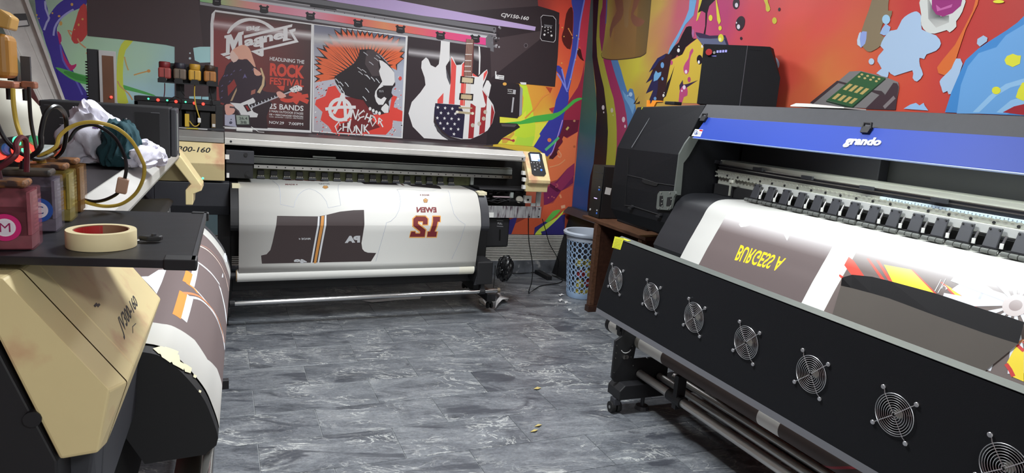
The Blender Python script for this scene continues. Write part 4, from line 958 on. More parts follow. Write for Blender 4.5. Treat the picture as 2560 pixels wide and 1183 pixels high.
    for u in (-.12, PWID+.065):
        lg = mb().box((u,.26,.12),(u+.085,.50,.735)).build('stand_leg', M_BLK, t, bevel=.004)
        uf = u if u < 0 else u+.075
        mb().box((uf+.004,floor_v[0],.062),(uf+.076,floor_v[1],.128)).build('foot_rail', M_BLK, lg, bevel=.005)
        for v in (floor_v[0]+.03, floor_v[1]-.03):
            mb().box((uf+.028,v-.012,.04),(uf+.052,v+.02,.062)).build('caster_fork', M_BLK, lg)
            mb().cyl((uf+.018,v,.026),(uf+.034,v,.026),.026,18).cyl((uf+.046,v,.026),(uf+.062,v,.026),.026,18).build('caster_wheel', M_RUB, lg, bevel=.003)
    mb().box((-.035,.30,.20),(PWID+.065,.36,.34)).build('cross_beam', M_BLK, t, bevel=.004)
    # take-up unit
    tu = mb().box((PWID+.005,.03,.245),(PWID+.125,.24,.425)).build('take_up_motor', M_BLK, t, bevel=.008)
    rb = mb()
    for i in range(12): rb.box((PWID-.018+i*.002,.03,.245+i*.008),(PWID+.004,.034,.249+i*.008))
    rb.build('rib', M_BLK2, tu)
    mb().cyl((PWID-.02,.10,.36),(PWID+.006,.10,.36),.04,18).build('tube_holder', M_BLK, tu)
    mb().cyl((-.07,.10,.36),(-.008,.10,.36),.022,14).build('tube_holder_left', M_BLK, t)
    mb().box((-.085,.06,.12),(-.055,.26,.42)).build('take_up_arm', M_BLK, t, bevel=.004)
    tb = mb().cyl((-.02,.06,.186),(PWID+.19,.06,.186),.0175,18).build('tension_bar', M_CHROME, t, smooth=True)
    for u in (PWID+.06,): mb().cyl((u-.02,.06,.186),(u+.02,.06,.186),.025,14).box((u-.014,.05,.19),(u+.014,.10,.25)).build('bar_clamp', M_BLK, tb)
    mb().cyl((-.05,.06,.186),(-.02,.06,.186),.024,14).build('bar_clamp', M_BLK, tb)
    mb().cyl((PWID+.18,.06,.186),(PWID+.20,.06,.186),.021,14).build('bar_cap', mat('worn brass', (120,108,92), 0.4, 0.6), tb)
    return t

# ---------------------------------------------------------------- back printer
PW = 1.618
FB = Fr((0.105, 4.55, 0), (1,0,0), (0,1,0), taper=0.026)
jvb = jv_printer('wide_format_printer', 'beige and silver wide printer along the back wall with white jersey prints', FB, PW)
def sheet_path(end): return [(v-.0006, w+.0006) for v, w in CURVE]+end
SB = SheetS(FB, sheet_path([(.012,.66),(.030,.58),(.046,.50),(.058,.43),(.062,.385)]))
def sheet(name, S, u0, u1, label, cat, group=None):
    """the blank sheet itself, with its printed layers on it"""
    V = []; F = []; n = len(S.L)
    for i, b in enumerate(S.L):
        for u in (u0, u1): V.append(S.pos(u, b, 0))
    for i in range(n-1): F.append((2*i, 2*i+1, 2*i+3, 2*i+2))
    me = bpy.data.meshes.new(name); org = S.pos((u0+u1)/2, S.L[-1], 0)
    me.from_pydata([v-org for v in V], [], F); me.materials.append(M_BACKPAPER); me.shade_smooth(); me.set_sharp_from_angle(angle=math.radians(16))
    o = bpy.data.objects.new(name, me); COL.objects.link(o); o.location = org; ORG[o.name] = org
    md = o.modifiers.new('thickness', 'SOLIDIFY'); md.thickness = 0.0004; md.offset = 0
    return tag(o, label, cat, group)
shb = sheet('printed_paper', SB, 0.003, PW-0.003, 'long white paper printed with jersey shapes on the back printer', 'paper', 'jersey prints coming out of the printers')
PG = 1.12
D = Print(SB, 0.0003, PG)
Q = lambda *p: cp(660,440,4.741,*p)
smax = SB.L[-1]
BRN = (66,56,56)
D.px(Q((155,472),(400,476),(640,478),(740,460),(900,420),(1060,402),(1185,398),(1190,570),(1172,700),(1155,800),(1165,870),(1190,900),(1230,916),(1330,920),(1268,1022),(-25,1042),(-35,945),(30,930),(75,880),(100,790),(145,580)), BRN)
D.px(Q((1140,62),(1560,75),(1600,98),(1190,88)), (40,35,36)); D.px(Q((1690,85),(1900,90),(2040,92),(2085,110),(2105,140),(1750,108)), (40,35,36))
D.px(Q((1575,76),(1600,77),(1630,99),(1605,98)), (206,206,206)); D.px(Q((1605,78),(1635,80),(1670,101),(1640,100)), (90,60,50)); D.px(Q((1650,82),(1668,83),(1710,104),(1690,103)), (206,206,206))
D.up()
D.px(Q((640,478),(660,478),(656,580),(572,1040),(552,1042),(632,590)), (214,216,218)); D.px(Q((680,474),(712,469),(706,580),(618,1040),(590,1040),(670,580)), (206,142,72)); D.px(Q((720,467),(740,462),(738,580),(652,1040),(632,1040),(714,580)), (214,216,218))
GRY = (196,198,200)
D.text('PA', Q((1140,710),(960,712),(957,798),(1137,792)), GRY, 0.07)
D.text('MADE 4', Q((553,733),(412,737),(412,757),(553,757)), GRY, 0.03, 0.2)
D.text('49', Q((508,990),(355,990),(352,1045),(508,1045)), GRY, 0.06)
MRN = (120,48,52)
one = [(2003,478),(2088,478),(2084,540),(2058,540),(2022,660),(2050,660),(2042,725),(1932,725),(1942,660),(1968,660),(2003,540)]
two = [(1800,478),(1915,478),(1940,505),(1938,575),(1882,575),(1884,535),(1826,535),(1824,565),(1915,640),(1904,725),(1726,725),(1746,660),(1790,660),(1796,684),(1850,684),(1852,660),(1768,590),(1770,505)]
for g_ in (one, two): D.line(Q(*(g_+[g_[0], g_[1]])), .017, (226,166,90))
for g_ in (one, two): D.px(Q(*g_), (116,42,46))
D.text('EWEN', Q((2040,362),(1805,362),(1812,428),(2047,428)), MRN, 0.05)
D.text('MADE 4', Q((1955,206),(1848,206),(1850,224),(1957,224)), (110,60,62), 0.03)
D.text('MADE 4', Q((253,90),(398,92),(398,106),(253,105)), (110,60,62), 0.03)
D.text('A932', Q((705,38),(250,30),(250,48),(712,60)), (110,52,54), 0.05)
D.text('Jersey', Q((792,78),(640,76),(650,100),(780,100)), (80,84,96), 0.0, 0.3)
for bx, by, r in ((1915,283,31),(728,128,36)):
    sy = 1.0 if by > 200 else .62
    pent = [(bx+r*math.sin(2*math.pi*k/5), by-r*sy*math.cos(2*math.pi*k/5)*(1 if by > 200 else -1)) for k in range(5)]
    D.px(Q(*pent), (84,54,50)); D.up(); D.px(Q(*[(bx+(p[0]-bx)*.84, by+(p[1]-by)*.84) for p in pent]), (214,164,96)); D.up()
    for k in (-1,0,1): D.px(Q((bx+k*13-3,by-10*sy),(bx+k*13+3,by-10*sy),(bx+k*13+3,by+16*sy),(bx+k*13-3,by+16*sy)), (120,70,60))
LN = (168,174,190)
D.line(Q((100,55),(160,100),(190,180),(195,260),(195,335),(275,352),(355,370),(370,300),(410,220),(470,170),(535,148),(610,170),(680,220),(740,300),(760,376),(840,360),(910,345),(895,250),(878,160),(884,100),(920,78),(1000,68)), .0022, LN)
D.line(Q((1660,140),(1575,152),(1608,220),(1618,300),(1600,400),(1560,480),(1500,535),(1450,552),(1400,750),(1360,890),(1325,1020)), .0022, LN)
D.line(Q((1575,152),(1680,144),(1880,165),(2000,165),(2060,148),(2180,160),(2210,290),(2250,440),(2310,520),(2385,570),(2330,760),(2225,1000)), .0022, LN)
D.build('print', M_PAPER, shb, label='mirrored jersey artwork with the name EWEN and number 12')
# rolled media on the take-up tube
rl = thing('paper_roll', FB.p((PW/2, .10, .318)), 'white roll of printed paper on the take-up tube of the back printer', 'paper roll')
MB(FB).cyl((-.006,.10,.36),(PW-.01,.10,.36),.0425,28).build('paper_layers', M_BACKPAPER, rl, smooth=True)
MB(FB).cyl((PW-.125,.10,.36),(PW-.012,.10,.36),.0433,28).build('taped_end', mat('cream paper', (240,236,218), 0.7), rl, smooth=True)
MB(FB).cyl((-.012,.10,.36),(PW-.004,.10,.36),.038,20).build('core_tube', mat('cardboard', (170,142,108), 0.8), rl)
# right control panel
cf = PlaneS(FB.p((PW+.408,.275,1.262)), FB.p((PW+.5,.275,1.262))-FB.p((PW+.408,.275,1.262)), FB.p((PW+.408,.275,1.262))-FB.p((PW+.408,.14,1.055)), (0,-1,0))
cf.n = cf.ea.cross(cf.eb).normalized(); cf.eb = cf.n.cross(cf.ea).normalized()
if cf.n.y > 0: cf.n = -cf.n
def face_slab(S, px, h, name, m, parent, base=0.0, bevel=0):
    return MB().slab([S.pos(*S.hit(*p), base) for p in px], S.n*h).build(name, m, parent, bevel=bevel)
CPX = lambda *p: cp(1140,340,4.55,*p)
pan = face_slab(cf, CPX((818,200),(838,184),(950,190),(975,215),(980,262),(1022,432),(1000,460),(890,455),(862,430),(855,372),(832,262)), .005, 'control_panel', M_BLK, jvb)
face_slab(cf, CPX((842,208),(940,212),(955,292),(857,286)), .001, 'screen', M_SCREEN, pan, .0052)
face_slab(cf, CPX((925,274),(952,276),(954,288),(928,286)), .0006, 'screen_icon', mat('screen icon', (70,90,160), 0.4, emit=0.5), pan, .0064)
for x, y in [(853,308),(883,310),(914,312),(946,312),(920,335),(890,350),(955,353),(926,372)]:
    p = cf.pos(*cf.hit(1140+x/4.55, 340+y/4.55)); MB().cyl(p+cf.n*.005, p+cf.n*.0075, .0042, 10).build('button', mat('grey button', (170,170,172), 0.5), pan)
p = cf.pos(*cf.hit(1140+893/4.55, 340+390/4.55)); MB().cyl(p+cf.n*.005, p+cf.n*.008, .007, 14).build('button', mat('grey button', (170,170,172), 0.5), pan)
p = cf.pos(*cf.hit(1140+967/4.55, 340+392/4.55)); MB().cyl(p+cf.n*.005, p+cf.n*.008, .008, 14).build('button', M_BLUEBTN, pan)
# ink cartridge box, tape and green rag of the back printer
ib = MB(FB).box((PW+.165,.33,.47),(PW+.36,.55,.712)).build('waste_ink_box', M_BLK, jvb, bevel=.012)
iS = PlaneS(FB.p((PW+.165,.33,.47)), (1,0,0), (0,0,1), (0,-1,0))
d2 = Print(iS, .0004); d2.text('PULL', [(1244,556),(1256,557),(1256,562),(1244,561)], (170,170,172), .02); d2.px([(1242,551),(1258,552),(1258,553),(1242,552)], (170,170,172)); d2.px([(1242,565),(1258,566),(1258,567),(1242,566)], (170,170,172)); d2.px([(1248,574),(1252,574),(1251,602),(1247,602)], (8,8,9)); d2.build('print', M_VINYL, ib)
for u, v0 in ((PW+.004,.10),(PW+.03,.13),(-.035,.12)): MB(FB).box((u,v0,.925),(u+.045,v0+.09,.947)).build('tape_strip', M_TAPE, jvb)
# lettering on the two left covers
def cover_face(fr):
    o = fr.p((-.49,.1155,1.075)); ea = fr.p((-.2,.1155,1.075))-o; eb = fr.p((-.49,.2515,1.262))-o
    S = PlaneS(o, ea, eb, ea.cross(eb)); S.eb = S.n.cross(S.ea).normalized()
    if S.n.dot(CPOS-S.o) < 0: S.n = -S.n
    return S
S1 = cover_face(FB); d3 = Print(S1, .0004, 1.0)
b0, b1 = .075, .125
V, F = text2d('JV300-160', .02, .25); d3.tris([(.085+x*.245, b0+y*(b1-b0)-.01) for x, y in V], F, (40,40,42)); d3.build('lettering', M_VINYL, jvb)
# ---------------------------------------------------------------- left printer
A7 = math.radians(1.7)
FL = Fr((-0.005, 1.74, 0), (math.sin(A7), math.cos(A7), 0), (-math.cos(A7), math.sin(A7), 0))
jvl = jv_printer('wide_format_printer', 'wide printer on the left, its beige end cover nearest the camera, brown prints', FL, PW, latches=False, tall=True)
SL = SheetS(FL, sheet_path([(.012,.66),(.030,.58),(.046,.50),(.058,.43),(.062,.385)]))
shl = sheet('printed_paper', SL, 0.012, PW-0.012, 'brown and white striped print curving down the front of the left printer', 'paper', 'jersey prints coming out of the printers')
def LL(px):
    return SL.hit(*px)
D = Print(SL, 0.0003, PG)
BR2 = (106,93,92)
R1 = lambda *p: cp(180,640,3.698,*p)
R2 = lambda *p: cp(360,380,2.815,*p)
sm = SL.L[-1]
D.ab([(.17,.0),(1.47,.0),(1.47,sm),(.30,sm),(.27,.62),(.20,.56),(.22,.50),(.17,.40)], BR2)
D.up()
WT = (216,220,224)
D.px(R1((640,192),(705,190),(800,130),(872,128),(830,245),(782,352),(735,292),(650,205)), WT)
def ln(S, w, c, sm_=3): D.line(S, w, c, sm_)
ln(R1((1150,62),(1130,170),(1103,278)), .022, WT, 2); ln(R1((1105,272),(1200,375),(1290,490),(1350,590),(1395,720),(1412,860)), .011, WT, 3)
ln(R1((1140,48),(1200,85),(1290,165),(1362,262)), .016, WT, 3); ln(R1((1365,285),(1395,400),(1418,520),(1428,620)), .022, WT, 3)
ln(R1((1030,592),(1062,490),(1092,378)), .024, WT, 2); ln(R1((1092,384),(1180,402),(1270,480),(1340,590),(1390,740),(1410,870)), .011, WT, 3)
ln(R1((1085,150),(1070,205),(1055,250)), .026, (222,138,62), 2); ln(R1((1055,250),(1125,300),(1160,345)), .014, (222,138,62), 2)
ln(R1((968,560),(1000,450),(1030,340)), .026, (222,138,62), 2); ln(R1((1030,345),(1110,352),(1190,385),(1270,460),(1330,545),(1380,670),(1405,800)), .011, (200,128,84), 3)
ln(R2((385,660),(450,695),(520,770),(570,870),(595,980)), .011, (226,200,186), 3); ln(R2((400,656),(465,690),(535,770),(580,860)), .004, (190,140,120), 3)
D.text('48', R2((588,745),(568,705),(556,740),(582,800)), WT, .06); D.text('4', R2((560,870),(552,850),(545,880),(553,893)), WT, .06)
D.up()
ln(R1((1112,276),(1205,372),(1295,490),(1355,590),(1398,720)), .004, BR2, 3)
D.build('print', M_PAPER, shl, label='brown jersey artwork with orange and white stripes')
rl2 = thing('paper_roll', FL.p((PW/2, .10, .318)), 'printed paper roll low under the left printer beside the floor', 'paper roll')
MB(FL).cyl((-.006,.10,.36),(PW-.01,.10,.36),.0425,28).build('paper_layers', mat('grey brown paper back', (150,146,138), 0.7), rl2, smooth=True)
MB(FL).cyl((-.012,.10,.36),(PW-.004,.10,.36),.038,20).build('core_tube', mat('cardboard', (170,142,108), 0.8), rl2)
S2 = cover_face(FL); d3 = Print(S2, .0004, 1.0)
d3.text('JV300-160', [(290,800),(333,737),(350,768),(311,850)], (40,40,46), .02, .25)
d3.build('lettering', M_VINYL, jvl)
d3 = Print(S2, .0004, 1.0); d3.line(cp(180,640,3.698,(590,625),(560,655),(562,715)), .0015, (60,60,60)); d3.build('pen_scratch', M_VINYL, jvl); d3 = Print(S2, .0004, 1.0); d3.line(cp(180,640,3.698,(205,470),(230,440)), .004, (50,46,46)); d3.line(cp(180,640,3.698,(232,470),(255,445)), .004, (50,46,46))
d3.build('ink_mark', M_VINYL, jvl)
SE = SheetS(FL, [(v-.0015, w+.0015) for v, w in CURVE])
def ab_at(px): return SE.hit(*px)
for quad in ([(382,872),(402,866),(424,876),(418,895),(395,884)],[(398,880),(412,868),(446,880),(436,902),(424,908),(404,894)],[(418,882),(447,888),(450,905),(462,912),(458,926),(432,912)],[(455,908),(466,912),(479,921),(476,934),(462,930)],[(484,936),(492,940),(489,946),(483,943)],[(497,975),(503,978),(501,983),(496,981)]):
    TS = Print(SE, .0003); TS.off = random.uniform(.0003,.0012); TS.px(quad, (226,220,186)); TS.build('tape_strip', M_VINYL, jvl)
q = at(562,962,Y=2.25); MB().box((q.x-.03,q.y-.012,q.z-.012),(q.x+.012,q.y+.012,q.z+.018)).build('media_clip', M_BLK, jvl, bevel=.002)
p = at(507, 446, Y=FL.p((PW+.5,.2,1)).y); MB().ball(p, .006, 8).build('status_lamp', M_GRNLED, jvl)
# ================================================================ textile printer along the right wall
M_GPLATE = mat('grey machine plate', (92, 97, 93), 0.5, var=0.06, vscale=12)
M_HOOD = mat('dark grey hood', (56, 57, 61), 0.6, var=0.05, vscale=30, bump=0.12, bscale=260)
M_BLUE = mat('blue glossy cover', (46, 74, 172), 0.5, spec=0.3, var=0.03, vscale=3)
M_CREAM = mat('pale anodised beam', (196, 198, 186), 0.35, 0.5, var=0.08, vscale=4, stretch=(30, 1, 30))
M_INNER = mat('dark inner panel', (46, 47, 44), 0.6, var=0.1, vscale=4)
Y0, Y1 = 0.30, 3.34          # hood span
tp = thing('textile_printer', (2.75, 1.9, 0), 'large black textile printer with a blue front cover along the right wall', 'printer')
def yz(p, y): return (p[0], y, p[1])
NEARP = [(3.05,1.66),(2.61,1.655),(2.467,1.357),(2.465,1.10),(2.465,.945),(2.52,.86),(2.80,.775),(3.05,.775)]
FARP = [(3.05,1.628),(2.598,1.622),(2.473,1.343),(2.462,1.10),(2.470,.928),(2.52,.858),(2.82,.768),(3.05,.768)]
ec = MB().loft([yz(p, 3.345) for p in NEARP], [yz(p, 4.05) for p in FARP]).build('end_cover', M_POW, tp, bevel=.006)
MB().loft([yz(p, -.55) for p in NEARP], [yz(p, .29) for p in NEARP]).build('end_cover', M_POW, tp, bevel=.006)
# hood, blue cover, latches
MB().loft([yz(p, Y0) for p in [(3.05,1.662),(2.612,1.657),(2.565,1.575),(2.60,1.572),(3.05,1.60)]], [yz(p, Y1) for p in [(3.05,1.662),(2.612,1.657),(2.565,1.575),(2.60,1.572),(3.05,1.60)]]).build('hood', M_HOOD, tp, bevel=.003)
BT, BB = Vector((2.552,0,1.583)), Vector((2.502,0,1.463))
bn = Vector((-(BT.z-BB.z),0,(BT.x-BB.x))).normalized(); bd = (BT-BB).normalized()
def blue(y, t, off): q = BB+(BT-BB)*t+bn*off; return (q.x, y, q.z)
bc = MB().loft([blue(Y0,0,0),blue(Y0,1,0),blue(Y0,1,-.012),blue(Y0,0,-.012)], [blue(3.285,0,0),blue(3.245,1,0),blue(3.245,1,-.012),blue(3.285,0,-.012)]).build('blue_cover', M_BLUE, tp, bevel=.002)
MB().loft([blue(Y0,-.025,.001),blue(Y0,0,.001),blue(Y0,0,-.012),blue(Y0,-.025,-.012)], [blue(3.285,-.025,.001),blue(3.285,0,.001),blue(3.285,0,-.012),blue(3.285,-.025,-.012)]).build('edge_strip', mat('pale blue edge', (150, 170, 220), 0.35), bc)
BS = PlaneS(BB+bn*.0, (0,-1,0), bd, bn)
for px in ((1763,296),(2170,323)):
    a, b = BS.hit(*px); q = BS.pos(a, b, 0)
    m_ = MB(); 
    m_.tube([BS.pos(a-.018,b-.01,.008),BS.pos(a-.018,b+.02,.014),BS.pos(a+.018,b+.02,.014),BS.pos(a+.02,b-.002,.01)], .006, 8)
    m_.slab([BS.pos(a-.02,b-.022,.001),BS.pos(a+.018,b-.022,.001),BS.pos(a+.024,b+.006,.001),BS.pos(a-.024,b+.006,.001)], bn*.014).build('latch', M_BLK, tp)
# raised name on the cover
V, F = text2d('grando', .045, .28); tl, tr, br, bl = [BS.hit(*p) for p in ((2116,340),(2206,346),(2201,371),(2107,369))]
m_ = MB(); vs = []
for x, y in V:
    a = (bl[0]*(1-x)+br[0]*x)*(1-y)+(tl[0]*(1-x)+tr[0]*x)*y; b = (bl[1]*(1-x)+br[1]*x)*(1-y)+(tl[1]*(1-x)+tr[1]*x)*y; vs.append((a, b))
nV = len(vs); m_.add([BS.pos(a,b,.004) for a,b in vs]+[BS.pos(a,b,.0005) for a,b in vs], F)
from collections import Counter
ed = Counter()
for f in F:
    for i in range(len(f)): ed[tuple(sorted((f[i], f[(i+1)%len(f)])))] += 1
m_.F += [(i, j, nV+j, nV+i) for (i, j), c in ed.items() if c == 1]
m_.build('nameplate', mat('white raised lettering', (236,238,240), 0.35), bc)
d = Print(BS, .0004); d.px([(1738,323),(1758,324),(1751,342),(1729,340)], (226,228,232)); d.up(); d.ell(1740,332,5,6,(40,60,120)); d.px([(1749,324),(1757,325),(1756,329),(1748,328)], (190,40,50)); d.up(); d.ell(1740,332,3.6,4.6,(214,222,236)); d.px([(1738,336),(1741,328),(1743,335)], (40,60,120))
d.px([(1746,332),(1753,333),(1752,334),(1746,333)], (140,140,146)); d.px([(1745,335),(1752,336),(1751,337),(1745,336)], (140,140,146)); d.build('warning_label', M_VINYL, bc)
# grey plate closing the end cover, bracket, door seams
pl = [(1726,341),(1713,359),(1699,385),(1695,418),(1686,488),(1702,488),(1704,468),(1709,408),(1722,391),(1748,345)]
MB().slab([at(x,y,Y=3.335) for x,y in pl], (0,.012,0)).build('side_plate', M_GPLATE, tp)
EF = PlaneS((2.462,0,0), (0,-1,0), (0,0,1), (-1,0,0))
def seam(pts, w=.003, m=M_DEEP, name='seam'):
    q = [EF.pos(*EF.hit(*p)) for p in pts]; MB().tube(q, w, 6).build(name, m, ec)
C6 = lambda *p: cp(1500,240,3.9425,*p)
seam(C6((270,780),(410,812),(560,860),(735,885)), .0028); seam(C6((275,600),(272,780),(255,900),(245,1080)), .0018); seam(C6((245,1080),(330,1090),(600,1175)), .0035)
# slanted upper seam
sA = at(1631,284,X=2.585); sB = at(1579,369,X=2.466)
MB().tube([sA, sB], .0022, 6).build('seam', mat('light seam', (120,122,126), 0.5), ec)
MB().slab([EF.pos(*EF.hit(*p), .003) for p in C6((420,815),(575,862),(565,885),(540,888),(440,862),(420,845))], (.006,0,0)).build('handle_slot', M_DEEP, ec)
for c in ((325,1095),(605,1175)):
    q = EF.pos(*EF.hit(1500+c[0]/3.9425, 240+c[1]/3.9425)); MB().cyl(q, q+Vector((-.016,0,0)), .012, 12).box(tuple(q+Vector((-.02,-.006,-.016))), tuple(q+Vector((-.012,.03,-.004)))).build('door_latch', M_BLK, ec)
bk = MB().slab([at(x,y,X=2.448) for x,y in C6((585,940),(740,938),(745,965),(725,1000),(700,1110),(680,1128),(560,1120),(552,1100),(565,970))], (.014,0,0)).build('bracket_plate', M_GPLATE, tp, bevel=.002)
for pts in (((590,985),(620,985),(620,1085),(585,1085)),((665,1000),(708,995),(700,1080),(655,1085))): MB().slab([at(x,y,X=2.4465) for x,y in C6(*pts)], (-.002,0,0)).build('slot', M_DEEP, bk, bevel=.0)
for c in [(605,955),(690,955),(617,1022),(610,1060),(617,1085),(705,1020),(700,1085),(585,1108),(675,1108)]:
    q = at(1500+c[0]/3.9425, 240+c[1]/3.9425, X=2.4445); MB().cyl(q, q+Vector((-.004,0,0)), .0042, 8).build('screw', M_STEEL, bk)
# warning label and clip on the top corner
q = [at(x,y,Y=3.98) for x,y in ((1604,268),(1617,268),(1617,274),(1603,274))]; MB().slab(q, (0,-.001,0)).build('yellow_label', mat('yellow green label', (206,214,70), 0.5), ec)
# inside: back wall, beam with rails
MB().box((2.97,Y0,1.10),(2.985,3.33,1.60)).build('inner_back', M_INNER, tp)
MB().box((2.90,2.36,1.14),(2.962,3.32,1.56)).build('parked_carriage', M_BLK, tp, bevel=.004)
MB().box((2.64,Y0+.02,1.562),(2.68,2.56,1.571)).build('light_strip', mat('lit strip', (236,255,230), 0.4, emit=6.0), tp)
zz = lambda y, X: at(2560, y, X=X).z
bm_ = MB().box((2.76,Y0,1.20),(2.90,3.33,zz(511,2.76))).build('carriage_beam', M_CREAM, tp)
def railstrip(y0, y1, X, name, m, x1=None, ya=Y0, yb=3.325):
    z1, z0 = zz(y0, X), zz(y1, X); return MB().box((X, ya, z0), (X+.02, yb, z1)).build(name, m, tp)
railstrip(527,530,2.745,'guide_rail', M_STEEL); railstrip(530,537,2.752,'dark_rail_band', M_BLK2); railstrip(537,540,2.742,'guide_rail', M_STEEL); railstrip(540,551,2.75,'cable_track', M_BLK2)  # includes a dark grey band between the two guide rails
tap = railstrip(551,560,2.738,'ruler_tape', mat('pale ruler tape', (206,224,232), 0.5), yb=2.2)
tk = MB(); k = 0
zt = zz(556,2.738)
for k in range(120): tk.box((2.7372, .32+k*.0155, zt-.003),(2.738, .323+k*.0155, zt+(.003 if k%5 else .006)))
tk.build('ruler_mark', mat('grey mark', (120,130,140), 0.5), tp, kind='stuff')
railstrip(551,561,2.741,'upper_rail', M_CREAM, ya=2.2)
tr_ = railstrip(561,578,2.735,'toothed_rail', M_CREAM)
z1, z0 = zz(561,2.735), zz(578,2.735); n = 110
tm = MB()
for k in range(n): y = Y0+.02+k*.0275; tm.box((2.732,y,z1-.003),(2.736,y+.014,z1+.004)); tm.box((2.732,y,z0-.004),(2.736,y+.014,z0+.003))
tm.build('rail_tooth', M_CREAM, tp, kind='stuff')
for k in range(33): y = .42+k*.0905; MB().cyl((2.7355,y,(z0+z1)/2),(2.7325,y,(z0+z1)/2),.0062,10).build('rail_hole', M_DEEP, tr_)
railstrip(578,601,2.70,'pinch_bar', mat('white anodised bar', (206,208,204), 0.4, 0.3), yb=2.9)
MB().box((2.73,Y0,1.14),(2.76,3.32,1.20)).build('roller_backing', M_DEEP, tp)
for x in (1796,1898,2021,2170,2352):
    q = at(x, 392+(x-1725)*.172, X=2.742); MB().box((2.728,q.y-.035,q.z-.012),(2.742,q.y+.035,q.z+.006)).build('cable_clip', M_BLK2, tp)
# pinch rollers
ya = at(1988.5,500,X=2.64).y; yb2 = at(2533,645,X=2.64).y; st = (ya-yb2)/10
pr = None
for k in range(-3, 21):
    y = ya-st*k
    if not Y0+.05 < y < 2.98: continue
    if pr is None:
        yk = y; zb = 1.146
        pr = MB().slab([(2.668,y-.027,zb+.022),(2.668,y+.027,zb+.022),(2.690,y+.025,zb+.098),(2.690,y-.025,zb+.098)], (-.008,0,.002)).build('pinch_roller', M_BLK2, tp, bevel=.003)
        MB().box((2.655,y-.03,zb+.012),(2.70,y+.045,zb+.024)).build('roller_arm', M_BLK, pr)
        for j in range(3): MB().cyl((2.650,y-.043+j*.032,zb+.011),(2.650,y-.015+j*.032,zb+.011),.0095,10).build('roller', mat('grey rubber roller', (84,86,84), 0.7), pr, smooth=True)
        MB().cyl((2.650,y-.046,zb+.011),(2.650,y+.052,zb+.011),.005,8).build('axle', M_STEEL, pr)
        MB().cyl((2.668,y-.04,zb+.03),(2.685,y-.042,zb+.075),.0048,8).build('spring', M_STEEL, pr)
        MB().box((2.664,y-.046,zb+.026),(2.672,y-.036,zb+.046)).build('white_clip', M_WHITE, pr)
        for s in (-.018,.018): MB().cyl((2.679,y+s,zb+.092),(2.675,y+s,zb+.093),.004,8).build('screw', M_DEEP, pr)
    else: copy_tree(pr, (0, y-yk, 0), tp)
cl_ = at(1742,437,X=2.66); MB().box((cl_.x-.01,cl_.y-.05,cl_.z-.01),(cl_.x+.01,cl_.y+.02,cl_.z+.008)).box((cl_.x,cl_.y-.005,cl_.z-.05),(cl_.x+.01,cl_.y+.02,cl_.z-.01)).build('metal_hook', M_CREAM, tp, bevel=.002)
q = at(1830,455,X=2.70); MB().cyl((q.x,q.y,q.z-.004),(q.x,q.y,q.z+.012),.018,14).box((q.x-.005,q.y+.004,1.15),(q.x+.004,q.y+.012,q.z)).build('sensor_arm', M_CREAM, tp)
# platen, body, stand
PCUR = [(2.90,1.141),(2.75,1.141),(2.655,1.141),(2.612,1.141),(2.585,1.140),(2.557,1.136),(2.534,1.130),(2.513,1.120),(2.496,1.108),(2.481,1.094),(2.466,1.072),(2.453,1.045),(2.436,1.012),(2.417,.978),(2.397,.94),(2.375,.90),(2.342,.832)]
PCUR = [(round(p.x,5), round(p.y,5)) for p in spl([Vector((v, w, 0)) for v, w in PCUR], 3, False)]
FT = Fr((0, 0, 0), (0,-1,0), (1,0,0))       # u runs towards the camera, v = x, w = z
inner = [(p[0]+.004, p[1]-.003) for p in PCUR]
MB(FT).prof(inner+[(2.36,.80),(2.50,.80),(2.90,.80)], -3.33, -Y0).build('heater_platen', mat('dark heater plate', (33,34,38), .5, var=.08, vscale=5), tp, smooth=True)
MB().box((2.56,Y0,.80),(3.04,3.34,1.12)).build('lower_body', M_BLK, tp)
